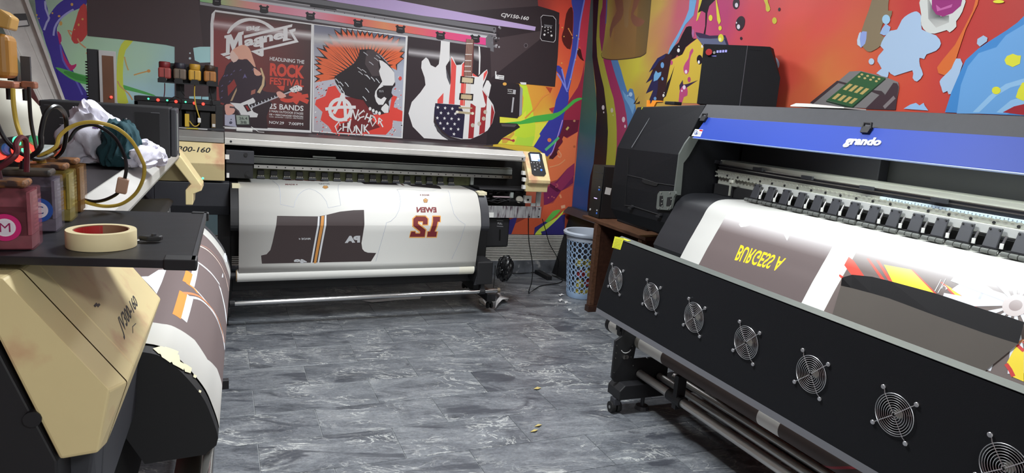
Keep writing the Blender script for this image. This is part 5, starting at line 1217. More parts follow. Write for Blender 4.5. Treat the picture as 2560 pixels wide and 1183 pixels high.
def stand(y):
    lg = MB().slab([(2.56,y-.07,.10),(2.80,y-.07,.10),(2.80,y-.07,.80),(2.56,y-.07,.80)], (0,.12,0)).build('stand_leg', M_BLK, tp, bevel=.004)
    MB().loft([(1.925,y-.07,.085),(2.86,y-.07,.085),(2.86,y-.07,.165),(1.955,y-.07,.165),(1.925,y-.07,.135)], [(1.925,y+.05,.085),(2.86,y+.05,.085),(2.86,y+.05,.165),(1.955,y+.05,.165),(1.925,y+.05,.135)]).build('foot_beam', M_BLK, lg, bevel=.004)
    for x in (1.935, 2.82):
        MB().box((x-.02,y-.045,.045),(x+.02,y+.0,.085)).build('caster_fork', M_BLK2, lg, bevel=.004)
        MB().cyl((x-.03,y-.02,.031),(x-.006,y-.02,.031),.031,20).cyl((x+.006,y-.02,.031),(x+.03,y-.02,.031),.031,20).build('caster_wheel', M_RUB, lg, bevel=.004)
        MB().cyl((x-.0315,y-.02,.031),(x+.0315,y-.02,.031),.009,12).build('wheel_hub', M_STEEL, lg)
    MB().cyl((2.11,y-.02,.0),(2.11,y-.02,.02),.04,16,r2=.034).cyl((2.11,y-.02,.02),(2.11,y-.02,.085),.011,12).build('levelling_foot', M_BLK2, lg)
    # upright winder plate
    pts = [(1.905,y-.01,.19),(1.925,y-.01,.165),(2.26,y-.01,.165),(2.26,y-.01,.30),(2.235,y-.01,.315),(2.215,y-.01,.285),(2.125,y-.01,.285),(2.125,y-.01,.278),(2.115,y-.01,.278),(2.115,y-.01,.285),(2.03,y-.01,.285),(2.04,y-.01,.40),(1.99,y-.01,.46),(1.95,y-.01,.47),(1.945,y-.01,.42),(1.905,y-.01,.395)]
    wp = MB().slab(pts, (0,.014,0)).build('winder_plate', M_BLK, tp, bevel=.001)
    if y > 1.5:
        for c in [(1.915,.37),(1.915,.33),(1.915,.30),(1.915,.22),(2.01,.36),(2.01,.30),(2.03,.25)]: MB().cyl((c[0],y-.0105,c[1]),(c[0],y-.013,c[1]),.0034,8).build('screw', M_STEEL, wp)
        arc = [(1.975+.032*math.cos(a),y-.0125,.355+.030*math.sin(a)) for a in [math.pi*(1.15+.7*k/8) for k in range(9)]]
        MB().tube(arc, .0022, 6).build('slot_edge', mat('white slot', (200,200,200), 0.4), wp)
        for x in (1.968,1.984): MB().cyl((x,y-.0105,.302),(x,y-.016,.302),.011,12).build('bolt', M_STEEL, wp)
    return lg
stand(2.95); stand(.45)
M_BAR = mat('satin steel bar', (206,204,200), .32, .75)
tb1 = MB().cyl((2.075,2.935,.203),(2.075,.46,.203),.022,22).build('tension_bar', M_BAR, tp, smooth=True)
MB().cyl((2.075,2.66,.203),(2.075,2.55,.203),.031,18).box((2.05,2.575,.16),(2.10,2.605,.33)).build('bar_clamp', M_BLK, tb1)
for x, z, r in ((2.20,.18,.018),(2.30,.17,.017)): MB().cyl((x,2.93,z),(x,.46,z),r,18).build('rear_bar', M_BAR, tp, smooth=True)
MB().box((2.36,2.58,.17),(2.56,2.74,.32)).build('winder_motor', M_BLK, tp, bevel=.006)
# coiled cable below
pts = []
for k in range(420):
    a = k*.9; s = k/420; c = at(1925,1110,Z=.012)*(1-s)+at(2060,1190,Z=.012)*s
    pts.append((c.x+.008*math.cos(a), c.y, .014+.008*math.sin(a)))
tag(MB().tube(pts, .003, 5).build('coiled_cable', M_RUB), 'black coiled cable on the floor below the steel bars of the textile printer', 'cable')

# ---------------------------------------------------------------- the fabric paper on it
ST = SheetS(FT, [(p[0]-.0004, p[1]+.0012) for p in PCUR]+[(2.30,.748),(2.255,.655),(2.205,.555),(2.150,.462),(2.112,.395)])
YA, YZ = -3.045, -.62
sht = sheet('printed_paper', ST, YA, YZ, 'paper printed brown with yellow lettering coming down the textile printer', 'paper', 'jersey prints coming out of the printers')
T = Print(ST, 0.0003, 1.15)
hh = ST.hit
smx = ST.L[-1]
uA = (hh(1785,590)[0]+hh(1757,645)[0])/2; uB = hh(2040,690)[0]; uC = (hh(2110,690)[0]+hh(2080,735)[0])/2
s0 = hh(1803,546)[1]-.03; s1 = s0+.095
def fade(col):
    def f(a, b):
        k = min(1, max(0, (b-s0)/(s1-s0))); k = k**.8
        return tuple(250+(c-250)*k for c in col)
    return f
WB = (98,86,85)
T.ab([(uA,s0-.02),(uB,s0-.02),(uB,smx),(uA,smx)], fade(WB)); T.ab([(uC,s0-.02),(YZ-.01,s0-.02),(YZ-.01,smx),(uC,smx)], fade((104,92,88)))
T.up()
T.text('BURGESS A', [(1836,651),(1945,679),(1966,646),(1852,612)], (242,200,34), .02)
T.px(cp(1700,380,3.9425,(580,715),(600,742),(650,735),(720,712),(700,690),(600,690)), (236,236,240), 1); T.px(cp(1700,380,3.9425,(1025,815),(1055,875),(1080,825)), (236,236,240))
C7 = lambda *p: cp(2040,620,3.479,*p)
RD2, YE2 = (206,66,50), (236,206,44)
def ext(a, b, k):  # prolong a printed diagonal down the sheet
    p = hh(*a); q = hh(*b); return [p, (p[0]+(q[0]-p[0])*k, p[1]+(q[1]-p[1])*k)]
def diag(a0, a1, b0, b1, k, col):
    l = ext(*[C7(x)[0] for x in (a0, a1)], k); r = ext(*[C7(x)[0] for x in (b0, b1)], k); T.ab([l[0], r[0], r[1], l[1]], fade(col))
diag((246,150),(305,232),(330,112),(420,245),2.2, RD2); T.px(C7((285,78),(246,150),(330,230),(330,112)), fade(RD2))
T.px(C7((205,230),(240,250),(235,280),(200,245)), RD2)
diag((440,92),(560,265),(462,92),(592,268),3, RD2); diag((520,105),(625,276),(548,108),(662,288),3, RD2)
diag((590,145),(662,288),(835,190),(1035,392),3.2, YE2); T.up(); diag((828,188),(1022,388),(846,190),(1046,395),3.2, RD2)
diag((1085,297),(1245,465),(1180,350),(1372,496),3, YE2); T.up(); diag((1080,297),(1240,463),(1105,300),(1268,468),3, RD2); diag((1170,345),(1362,494),(1182,350),(1378,498),3,RD2)
T.px(C7((1260,305),(1480,350),(1640,400),(1740,500),(1380,490),(1180,360)), fade((206,212,224))); T.px(C7((1190,405),(1180,440),(1245,465)), (224,226,232))
T.px(C7((1400,470),(1430,400),(1460,355),(1480,358),(1445,420),(1418,480)), fade((186,192,222)))
wc = (2040+1738/3.479, 620+502/3.479)
uw, sw_ = hh(*wc)
T.up()
for k in range(14):
    a0 = 2*math.pi*k/14+.1; a1 = a0+.24
    T.ab([(uw+.03*math.cos(a0), sw_+.03*math.sin(a0)), (uw+.24*math.cos(a0), sw_+.24*math.sin(a0)), (uw+.24*math.cos(a1), sw_+.24*math.sin(a1)), (uw+.03*math.cos(a1), sw_+.03*math.sin(a1))], fade((212,214,220)) if k % 1 == 0 else WB)
T.up(); n = 20
T.ab([(uw+.04*math.cos(2*math.pi*k/n), sw_+.04*math.sin(2*math.pi*k/n)) for k in range(n)], fade((196,186,184))); T.up(); T.ab([(uw+.02*math.cos(2*math.pi*k/n), sw_+.02*math.sin(2*math.pi*k/n)) for k in range(n)], fade((140,124,122)))
T.line(C7((1035,378),(1090,275)), .003, (220,220,220)); T.line(C7((1062,392),(1130,270)), .003, (220,220,220)); T.line(C7((1095,355),(1110,330),(1135,345),(1130,365),(1145,350)), .003, (220,220,220), 2)
T.px(C7((1745,850),(1809,905),(1809,1165),(1715,1125),(1662,1000)), YE2); T.line(C7((1655,1010),(1690,1060),(1720,1120)), .012, (190,50,46)); T.line(C7((1750,845),(1809,900)), .010, (190,50,46)); T.line(C7((1760,830),(1809,800)), .008, (200,130,90))
T.build('print', M_PAPER, sht, label='brown, yellow and red artwork with the name BURGESS A')
# loose brown sheet standing off the print, its dark side towards the camera
lo = [(2105,694),(2130,687),(2180,692),(2225,703),(2340,734),(2460,774),(2520,792),(2561,806)]
me_ = [(2104,716),(2131,722),(2180,735),(2225,748),(2340,791),(2460,834),(2515,852),(2548,862)]
ST2 = SheetS(FT, off_profile(ST.P, -.022)); sP = [ST2.pos(*ST2.hit(x, y)) for x, y in lo]
mP = [ST.pos(*hh(x, y), .006) for x, y in me_]
sb = hh(2085,775)[1]+.10
bP = []
def runout(a, b):
    (u0, q0), (u1, q1) = hh(*a), hh(*b); return (u1-u0)/(q1-q0)
kl, kr = runout((2104,716),(2086,775)), runout((2548,862),(2478,918))
for i, (x, y) in enumerate(me_):
    u, s = hh(x, y); f = i/7; bP.append(ST.pos(u+(sb-s)*(kl*(1-f)+kr*f), sb, .003))
mdb = MB(); k = len(lo)
M_FLAP = mat('dark brown sheet', (82,75,68), 0.7, var=0.06, vscale=3); M_FLAPD = mat('black sheet back', (20,19,22), 0.7)
fl = MB().add(mP+bP, [(i,i+1,k+i+1,k+i) for i in range(k-1)]).build('loose_sheet', M_FLAP)
tag(fl, 'loose dark brown sheet with a raised black edge lying on the textile print', 'paper')
MB().add([p for p in sP]+mP, [(i,i+1,k+i+1,k+i) for i in range(k-1)]).build('raised_edge', M_FLAPD, fl, label='black raised edge')
# take-up roll with printed paper on it
rr = thing('paper_roll', (2.085, 1.9, .37), 'printed paper roll under the fan panel of the textile printer', 'paper roll')
RC = (2.066, .384); RR = .044
def rollseg(ya, yb, m, nm, r=RR): MB().cyl((RC[0],ya,RC[1]),(RC[0],yb,RC[1]),r,30).build(nm, m, rr, smooth=True)
rollseg(3.245,3.215,M_BLK,'core_cap',.047); rollseg(3.214,3.12,M_BACKPAPER,'paper_band'); rollseg(3.1195,2.905,mat('grey kraft paper', (150,148,138), 0.7, var=.06, vscale=6),'paper_band',.0437); rollseg(2.9045,2.70,M_BACKPAPER,'paper_band')
rollseg(2.6995,2.02,mat('brown printed paper', (74,62,58), 0.6, var=.06, vscale=5),'printed_band',.0445); rollseg(2.0195,1.90,M_BACKPAPER,'paper_band'); rollseg(1.8995,.6,mat('brown printed paper', (74,62,58), 0.6),'printed_band',.0445)
for y, m2, w in ((1.60,(150,50,60),.02),(1.43,(190,80,50),.03),(1.39,(206,176,50),.05)):
    pts = [(RC[0]+.0452*math.cos(a), y+.08*(a-math.pi), RC[1]+.0452*math.sin(a)) for a in [math.pi*(.7+.8*k/16) for k in range(17)]]
    MB().add([Vector(p)+Vector((0,w/2,0)) for p in pts]+[Vector(p)-Vector((0,w/2,0)) for p in pts], [(i,i+1,18+i,17+i) for i in range(16)]).build('print_stripe', mat('stripe %d'%int(y*100), m2, 0.6), rr)

# ---------------------------------------------------------------- the fan dryer standing in front
dr = thing('fan_dryer', (1.96, 1.9, .47), 'long black panel with a row of chrome fan guards below the textile printer', 'dryer')
XF = 1.93; FY = [3.033-.3333*k for k in range(8)]; FZ = .705; FR_ = .058; YE = .52
outer = [Vector((0,3.07,.918)), Vector((0,3.205,.497)), Vector((0,YE,.497)), Vector((0,YE,.918))]
loops = [outer]
for y in FY: loops.append([Vector((0, y+FR_*math.cos(-2*math.pi*i/28), FZ+FR_*math.sin(-2*math.pi*i/28))) for i in range(28)])
tri = tessellate_polygon([[Vector((p.y, p.z, 0)) for p in l] for l in loops]); flat = [p for l in loops for p in l]
m_ = MB(); n = len(flat)
m_.add([(XF,p.y,p.z) for p in flat]+[(XF+.006,p.y,p.z) for p in flat], [tuple(t) for t in tri]+[tuple(n+i for i in t) for t in tri])
k0 = 0
for l in loops:
    for i in range(len(l)): j = (i+1) % len(l); m_.F.append((k0+i, k0+j, n+k0+j, n+k0+i))
    k0 += len(l)
M_PANEL = mat('black panel', (18,19,23), 0.55, spec=.3, var=.05, vscale=3, bump=.08, bscale=240)
m_.build('front_panel', M_PANEL, dr)
MB().loft([(XF,3.07,.918),(XF+.06,3.12,.921),(XF+.06,3.12,.915),(XF,3.07,.912)], [(XF,YE,.918),(XF+.06,YE,.921),(XF+.06,YE,.915),(XF,YE,.912)]).build('top_rail', M_GPLATE, dr, bevel=.0015)
MB().loft([(XF-.012,3.19,.474),(XF,3.205,.497),(XF+.012,3.2,.497),(XF+.012,3.19,.474)], [(XF-.012,YE,.474),(XF,YE,.497),(XF+.012,YE,.497),(XF+.012,YE,.474)]).build('bottom_lip', mat('grey lip', (88,89,94), 0.5), dr)
MB().loft([(XF,3.068,.916),(XF+.058,3.118,.916),(XF+.058,3.24,.52),(XF,3.203,.499)], [(XF,3.072,.916),(XF+.058,3.122,.916),(XF+.058,3.244,.52),(XF,3.207,.499)]).build('end_panel', M_BLK2, dr)
MB().box((XF+.058,YE,.50),(XF+.064,3.12,.915)).build('back_panel', M_BLK, dr)
DF = PlaneS((XF-.0008,0,0), (0,-1,0), (0,0,1), (-1,0,0))
yl = Print(DF, .0004); yl.px([(1537,591),(1560,596),(1551,625),(1530,619)], (226,226,60)); yl.up()
for k in range(7): yl.line([(1538-k*.9+.4,598+k*3.4),(1555-k*.9,602+k*3.4)], .002, (150,150,50))
yl.build('warning_label', M_VINYL, dr); MB().slab([(XF+.008,2.98,.9215),(XF+.03,2.98,.9225),(XF+.03,3.05,.9225),(XF+.008,3.05,.9215)], (0,0,.0005)).build('warning_label', mat('yellow label', (226,226,60), .5), dr)
fan0 = None
M_WIRE = mat('chrome wire', (226,226,228), .28, .9)
for j, y in enumerate(FY):
    if y < YE+.07: continue
    if fan0 is None:
        x0 = XF-.006
        fan0 = MB().tube([(x0,y+.066*math.cos(2*math.pi*i/40),FZ+.066*math.sin(2*math.pi*i/40)) for i in range(40)], .0013, 6, closed=True).build('fan_guard', M_WIRE, dr, smooth=True, label='chrome wire guard')
        for r in (.008,.0145,.022,.0295,.037,.0445,.052,.059):
            MB().tube([(x0,y+r*math.cos(2*math.pi*i/32),FZ+r*math.sin(2*math.pi*i/32)) for i in range(32)], .0011, 5, closed=True).build('wire_ring', M_WIRE, fan0, smooth=True)
        for q in range(4):
            a = math.radians((53,136,234,320)[q]); c, s = math.cos(a), math.sin(a)
            MB().tube([(x0-.002,y+.004*c,FZ+.004*s),(x0-.002,y+.07*c,FZ+.07*s),(x0+.002,y+.078*c,FZ+.078*s),(x0+.002,y+.084*c,FZ+.084*s)], .0014, 6).build('spoke', M_WIRE, fan0, smooth=True)
            MB().cyl((XF+.0,y+.088*c,FZ+.088*s),(XF-.008,y+.088*c,FZ+.088*s),.0058,12).build('screw', M_WIRE, fan0)
            MB().tube([(x0+.001,y+.088*c+.0065*math.cos(2*math.pi*i/14),FZ+.088*s+.0065*math.sin(2*math.pi*i/14)) for i in range(14)], .0013, 5, closed=True).build('wire_eye', M_WIRE, fan0)
        fr0 = MB().cyl((XF+.016,y,FZ),(XF+.05,y,FZ),.021,20).build('fan_rotor', M_BLK, dr, bevel=.003)
        bl = MB()
        for q in range(7):
            a = 2*math.pi*q/7; P_ = []
            for rr_, da, dx in ((.02,-.25,.03),(.02,.35,.02),(.054,.25,.018),(.056,-.3,.04)): P_.append((XF+.004+dx, y+rr_*math.cos(a+da), FZ+rr_*math.sin(a+da)))
            MB().slab(P_, (.002,0,0)).build('blade', M_BLK2, fr0)
        MB().cyl((XF+.0155,y,FZ),(XF+.0162,y,FZ),.015,18).build('fan_label', mat('fan label', (150,150,140), .5), fr0)
        yf = y
    else: copy_tree(fan0, (0, y-yf, 0), dr); copy_tree(fr0, (0, y-yf, 0), dr)
for x, y0_ in ((2.0, 3.0), (2.0, .7)): MB().box((XF+.02,y0_-.02,.43),(XF+.06,y0_+.02,.50)).box((XF+.03,y0_-.02,.40),(2.06,y0_+.02,.43)).build('mounting_arm', M_BLK, dr)
# ---------------------------------------------------------------- on top of the textile printer
ZT = 1.664
A_, B_, C_ = at(1760,110,Z=2.02), at(1869,114,Z=2.02), at(1925,118,Z=2.02)
tb = thing('ink_tank_box', ((A_.x+B_.x)/2+.08, (A_.y+B_.y)/2+.05, ZT), 'black angular ink tank box with a red knob on top of the textile printer', 'ink box')
def V2(p, z): return (p.x, p.y, z)
D_ = Vector((3.06,3.26,0)); _n = Vector((D_.y-B_.y, -(D_.x-B_.x), 0)); _d = ray(1925,118); C_ = CPOS+_d*((B_-CPOS).dot(_n)/_d.dot(_n)); ZTOP = 2.02; C_.z = 2.02; E_ = Vector((3.135,3.34,0)); F_ = Vector((3.135,3.70,0)); G_ = Vector((2.98,3.86,0))
bot = [V2(A_,ZT),V2(B_,ZT),V2(D_,ZT),V2(E_,ZT),V2(F_,ZT),V2(G_,ZT)]
mid = [V2(A_,1.845),V2(B_,1.845),V2(D_,1.845),V2(E_,1.845),V2(F_,1.845),V2(G_,1.845)]
top = [V2(A_,2.02),V2(B_,2.02),V2(C_,2.02),(3.08,3.37,2.02),V2(F_,2.02),V2(G_,2.02)]
hb = MB(); n6 = 6; hb.add(bot+mid+top, [(i,(i+1)%6,6+(i+1)%6,6+i) for i in range(1,6)]+[(6+i,6+(i+1)%6,12+(i+1)%6,12+i) for i in range(1,6)]+[(0,1,7,13,12,6)]+[tuple(range(5,-1,-1)), tuple(range(12,18))]); hb.build('housing', M_POW, tb)
MB().tube([bot[1],mid[1],top[1]], .0022, 6).build('corner_edge', mat('grey corner line', (86,86,92), .5), tb)  # paler grey line along the near corner
ex = (B_-A_).normalized(); nn = Vector((ex.y,-ex.x,0)); nn = nn if nn.dot(CPOS-A_) > 0 else -nn
IB = PlaneS(V2(A_,0), ex, (0,0,1), nn)
a, b = IB.hit(1773,131); MB().cyl(IB.pos(a,b,0), IB.pos(a,b,.012), .015, 20).cyl(IB.pos(a,b,.012), IB.pos(a,b,.022), .019, 20).build('emergency_button', mat('red button', (176,30,34), .35), tb)
a, b = IB.hit(1786,132); MB().cyl(IB.pos(a,b,0), IB.pos(a,b,.012), .008, 14).build('key_switch', M_STEEL, tb)
for x, y in ((1794,129),(1801,128.6),(1808,128.2),(1815,127.8)):
    a, b = IB.hit(x, y); MB().slab([IB.pos(a-.006,b-.007,.0005),IB.pos(a+.006,b-.007,.0005),IB.pos(a+.006,b+.007,.0005),IB.pos(a-.006,b+.007,.0005)], nn*.002).build('indicator', mat('pale blue indicator', (150,150,220), .4, emit=.35), tb)
a, b = IB.hit(1785,140); MB().slab([IB.pos(a-.014,b-.004,.0005),IB.pos(a+.014,b-.004,.0005),IB.pos(a+.014,b+.004,.0005),IB.pos(a-.014,b+.004,.0005)], nn*.001).build('label', mat('blue label', (90,90,160), .5), tb)
m_ = MB()
for k in range(18): a, b = IB.hit(1812+k*5.2, 122.2+k*.06); m_.cyl(IB.pos(a,b,0), IB.pos(a,b,.001), .0022, 6)
m_.build('vent_hole', M_DEEP, tb, kind='stuff')
oc = [at(x,y,X=2.63) for x,y in cp(1580,60,5.145,(190,980),(215,980),(215,1030),(240,1030),(262,982),(385,988),(385,1002),(312,1003),(275,1075),(185,1070))]
tag(MB().slab(oc, (.012,0,0)).build('plastic_clip', mat('orange plastic', (246,150,40), .45)), 'orange plastic clip on the top corner of the textile printer', 'clip')
wp_ = [at(x,y,Y=None,X=2.62) for x,y in ((1976,263.5),(1990,258),(2020,259),(2060,264),(2110,268),(2110,271),(1976,266))]
tag(MB().slab(wp_, (.14,0,.0)).build('white_cloth', mat('white cloth', (222,220,214), .8)), 'folded white cloth on the top edge of the textile printer', 'cloth')
bt = at(1680,256,X=2.64); tag(MB().box((2.62,bt.y-.05,1.648),(2.68,bt.y+.05,1.668)).build('black_remote', M_BLK, None, bevel=.004), 'small black gadget on top of the textile printer beside the orange clip', 'gadget')
# ================================================================ desk corner
from mathutils import noise as MN
M_WOOD = mat('dark brown wood', (62,38,28), 0.45, var=.25, vscale=6, stretch=(8,1,8))
M_WOODL = mat('paler wood', (92,62,44), 0.5, var=.35, vscale=9, stretch=(6,1,6))
dk = thing('desk', (2.93, 4.4, 0), 'dark brown wooden desk in the corner under the end of the textile printer', 'desk')
MB().box((2.715,3.955,.716),(3.155,4.875,.742)).build('desk_top', M_WOODL, dk, bevel=.003)
for y in (3.99, 4.62): 
    sp = MB().box((2.735,y,.05),(3.14,y+.035,.715)).build('side_panel', M_WOOD, dk, bevel=.002)
    MB().box((2.70,y-.012,.0),(3.15,y+.05,.05)).build('plinth', M_WOOD, sp, bevel=.003)
    MB().box((2.708,y-.006,.051),(2.75,y+.04,.714)).build('front_edge', M_WOODL, sp, bevel=.003)  # paler wood puts the lit look of the narrow leg face into colour
MB().box((3.10,4.026,.12),(3.12,4.619,.70)).build('back_panel', M_WOOD, dk)
pc = thing('computer_tower', (2.84,4.78,.742), 'black computer tower standing on the corner desk with a white sticker', 'computer')
x0, x1, y0, y1, z0, z1 = 2.762, 2.99, 4.692, 4.868, .746, 1.158
cs = MB().box((x0+.012,y0,z0),(x1,y1,z1)).build('case', M_BLK, pc, bevel=.004)
fpn = MB().loft([(x0,y0+.004,z0),(x0+.012,y0,z0),(x0+.012,y1,z0),(x0,y1-.004,z0)], [(x0+.008,y0+.004,z1),(x0+.012,y0,z1),(x0+.012,y1,z1),(x0+.008,y1-.004,z1)]).build('front_panel', mat('glossy black', (16,16,18), .2), pc)
for k in range(2): MB().box((x0+.002,y0+.02,z1-.06-k*.05),(x0+.009,y1-.02,z1-.055-k*.05)).build('drive_bay_edge', M_BLK2, fpn)
for z, m, h in ((.99,M_LABEL,.004),(.965,mat('blue port', (60,110,200), .4, emit=.3),.012),(.775,mat('blue port', (60,110,200), .4),.014),(.80,M_LABEL,.01)):
    MB().box((x0-.002,y0+.03,z),(x0+.004,y0+.045,z+h)).build('port', m, fpn)
MB().box((x0-.002,y0+.06,.893),(x0+.004,y0+.10,.899)).build('front_lamp', mat('violet lamp', (190,170,255), .4, emit=1.5), fpn)
MB().cyl((x0+.004,y1-.03,.795),(x0-.003,y1-.03,.795),.009,12).build('power_button', M_LABEL, fpn)
for y in (y0+.03, y1-.03):
    for x in (x0+.04, x1-.03): MB().cyl((x,y,.742),(x,y,.746),.01,10).build('foot', M_RUB, pc)
q = [at(x,y,Y=y0-.0005) for x,y in ((1515,468),(1529,471),(1525,488),(1511,485))]; MB().slab(q, (0,-.0006,0)).build('sticker', M_LABEL, pc)
kb = thing('keyboard', (2.95,4.40,.742), 'black keyboard on the corner desk beside the mouse', 'keyboard')
MB().prof([(4.18,.743),(4.18,.758),(4.60,.760),(4.60,.743)], 2.875, 3.0).build('keyboard_body', M_BLK, kb, bevel=.003)
kk = MB()
for i in range(5):
    for j in range(16): kk.box((2.885+i*.0215,4.19+j*.0252,.7595),(2.903+i*.0215,4.211+j*.0252,.766))
kk.build('keys', M_BLK2, kb, kind='stuff')
ms = thing('mouse', (2.92,4.086,.742), 'black computer mouse at the near end of the corner desk', 'mouse')
MB().ball((2.925,4.075,.7685),.05,16,(.62,1,.5)).build('mouse_shell', M_BLK, ms, smooth=True); MB().cyl((2.925,4.100,.788),(2.925,4.112,.786),.006,10).build('scroll_wheel', M_BLK2, ms)
# leaning board
t = MB().loft([(2.985,5.86,.0),(3.005,5.25,.0),(3.02,5.25,.0),(3.0,5.86,.0)], [(3.13,5.86,.60),(3.135,5.25,.60),(3.155,5.25,.60),(3.152,5.86,.60)]).build('leaning_board', M_BLK, None, bevel=.003)
tag(t, 'black board leaning against the right wall behind the blue basket', 'board')
MB().loft([(3.045,5.858,.605),(3.05,5.25,.605),(3.155,5.25,.605),(3.155,5.858,.605)], [(3.10,5.858,.66),(3.105,5.25,.66),(3.157,5.25,.66),(3.157,5.858,.66)]).build('board_top', M_BLK2, t)
# basket with oval holes
bc_ = Vector((2.875, 5.06, 0)); bk_ = thing('basket', bc_, 'pale blue plastic basket with oval holes beside the desk leg', 'basket')
M_BSK = mat('pale blue plastic', (168,196,228), .4)
Hb, r0, r1 = .575, .125, .168
def bp_(a, z, e=0): r = r0+(r1-r0)*z/Hb+e; return (bc_.x+r*math.cos(a), bc_.y+r*math.sin(a), z)
V = []; F = []; nc, nr = 20, 9; zz0, zz1 = .05, .50
for i in range(nc):
    for j in range(nr):
        a0, a1 = 2*math.pi*i/nc, 2*math.pi*(i+1)/nc; b0, b1 = zz0+(zz1-zz0)*j/nr, zz0+(zz1-zz0)*(j+1)/nr; ac, bcn = (a0+a1)/2, (b0+b1)/2
        n = len(V)
        for k in range(8):
            th = math.pi*(k+.5)/4; cx_, sx_ = math.cos(th), math.sin(th); m = max(abs(cx_), abs(sx_))
            V.append(bp_(ac+cx_/m*(a1-a0)/2, bcn+sx_/m*(b1-b0)/2))
        for k in range(8):
            th = math.pi*(k+.5)/4; V.append(bp_(ac+math.cos(th)*(a1-a0)*.36, bcn+math.sin(th)*(b1-b0)*.43))
        for k in range(8): F.append((n+k, n+(k+1)%8, n+8+(k+1)%8, n+8+k))
m_ = MB(); m_.add(V, F); wo = m_.build('basket_wall', M_BSK, bk_); md = wo.modifiers.new('thickness', 'SOLIDIFY'); md.thickness = .004
n = 40
MB().lathe([(.0,.002),(r0-.004,.002),(r0+.002,.02),(r0+.005,.05),(r0+.001,.05),(r0-.004,.012),(.0,.008)], bc_, n=n).build('basket_base', M_BSK, bk_, smooth=True)
ra = r0+(r1-r0)*.5/Hb
MB().lathe([(ra-.002,.5),(ra+.003,.5),(r1+.004,Hb-.02),(r1+.022,Hb-.015),(r1+.026,Hb-.03),(r1+.03,Hb-.012),(r1+.018,Hb),(r1,Hb-.004),(ra-.002,.5)], bc_, n=n).build('basket_rim', mat('worn pale rim', (190,200,214), .5, stain=((120,110,100), 14, .62)), bk_, smooth=True)
def crumple(name, c, size, seed, m, sub=3, amp=.35, fr=2.2, flat=True, parent=None, zlo=None):
    bm = bmesh.new(); bmesh.ops.create_icosphere(bm, subdivisions=sub, radius=1.0); o = Vector((seed*3.7, seed*1.3, seed*2.1)); V = []
    for v in bm.verts:
        d = v.co.normalized(); w_ = d+Vector((MN.noise(d*1.3+o), MN.noise(d*1.3+o*1.7), MN.noise(d*1.3+o*2.3)))*.45; e_ = Vector((w_.x, w_.y, w_.z*.45)); rd = lambda n: (n*n+.006)**.5-.077; k = 1+amp*.45*MN.noise(d*1.1+o)-amp*1.3*rd(MN.noise(e_*fr+o))-amp*.7*rd(MN.noise(e_*fr*2.0+o*2))
        q = Vector((d.x*k*size[0], d.y*k*size[1], d.z*k*size[2]))
        V.append(q)
    zl = -size[2]*.45 if flat else -9
    V = [Vector((p.x, p.y, max(p.z, zl)))+Vector(c) for p in V]
    if flat:
        lo = min(p.z for p in V); V = [p-Vector((0,0,lo-(c[2] if zlo is None else zlo))) for p in V]
    F = [[v.index for v in f.verts] for f in bm.faces]; bm.free()
    m_ = MB(); m_.add(V, F); return m_.build(name, m, parent, smooth=True)
M_YEL = mat('yellow crumpled plastic', (206,190,90), .5)
for i, (x, y, z, w) in enumerate([(-.05,-.05,.012,'lowest, front left'),(.04,-.03,.012,'lowest, front right'),(-.055,-.06,.10,'second from the bottom, front left'),(.045,-.03,.10,'second layer, front right'),(-.055,-.065,.19,'third layer, front left'),(.03,-.055,.19,'third layer, front right'),(-.07,-.06,.28,'topmost, front left'),(.01,-.075,.28,'topmost, front middle')]):
    red = i in (3, 4)
    o = crumple('crumpled_scrap', tuple(bc_+Vector((x,y,z))), (.045,.045,.05), 20+i, M_YEL if not red else mat('red crumpled plastic', (170,50,50), .5), 2, parent=None, zlo=z)
    tag(o, 'crumpled %s scrap in the blue basket, %s' % ('red' if red else 'yellow', w), 'rubbish', 'scraps in the basket')
# cables, adapter, scraps
def cable(name, pts, r, m, label, cat='cable', sm=5): return tag(MB().tube(spl(pts, sm, False), r, 7).build(name, m, None, smooth=True), label, cat)
Z0 = .006
cable('power_cable', [at(1321,546,Y=4.97), at(1322,600,Y=5.0), at(1329,645,Y=5.04), at(1332,672,Y=5.08), at(1329,705,Y=5.1), at(1322,733,Z=Z0), at(1340,721,Z=Z0), at(1356,714,Z=Z0), at(1396,708,Z=Z0), at(1406,701,Z=Z0), at(1402,694,Z=Z0), at(1382,689,Z=Z0)], .004, M_RUB, 'black cable hanging from the back printer to the floor and the adapter')
cable('power_cable', [at(1356,548,Y=5.0), at(1364,575,Y=5.2), at(1374,610,Y=5.4), at(1391,640,Y=5.6), at(1396,656,Y=5.7), (2.97,5.72,.01)], .0035, M_RUB, 'thin black cable slanting from the back printer towards the leaning board')
cable('power_cable', [at(1246,672,Y=5.35), at(1258,680,Y=5.5), at(1275,683,Z=Z0+.02), at(1300,684,Z=Z0), at(1325,682,Z=Z0), at(1342,680,Z=.018)], .004, M_RUB, 'black cable running along the skirting to the adapter')
cable('power_cable', [at(1380,688,Z=.012), at(1400,697,Z=Z0), at(1425,706,Z=Z0), (2.99,5.3,Z0)], .004, M_RUB, 'short black cable from the adapter to the leaning board')
cable('power_cable', [at(1238,664,Y=5.1), at(1237,690,Y=5.1), at(1234,715,Y=5.05), at(1233,735,Y=5.0)], .0035, M_RUB, 'black cable hanging down behind the take-up motor of the back printer')
cable('grey_cable', [at(1402,654,X=3.0)+Vector((-.02,0,0)), at(1425,656,X=2.95), at(1445,659,X=2.70), at(1460,659,X=2.70), (2.70,4.68,.40)], .0025, M_RUB, 'thin black cable across the front of the blue basket')
a = at(1342,684,Z=0); b = at(1374,701,Z=0); d_ = (b-a).normalized(); s_ = Vector((-d_.y,d_.x,0))*.025
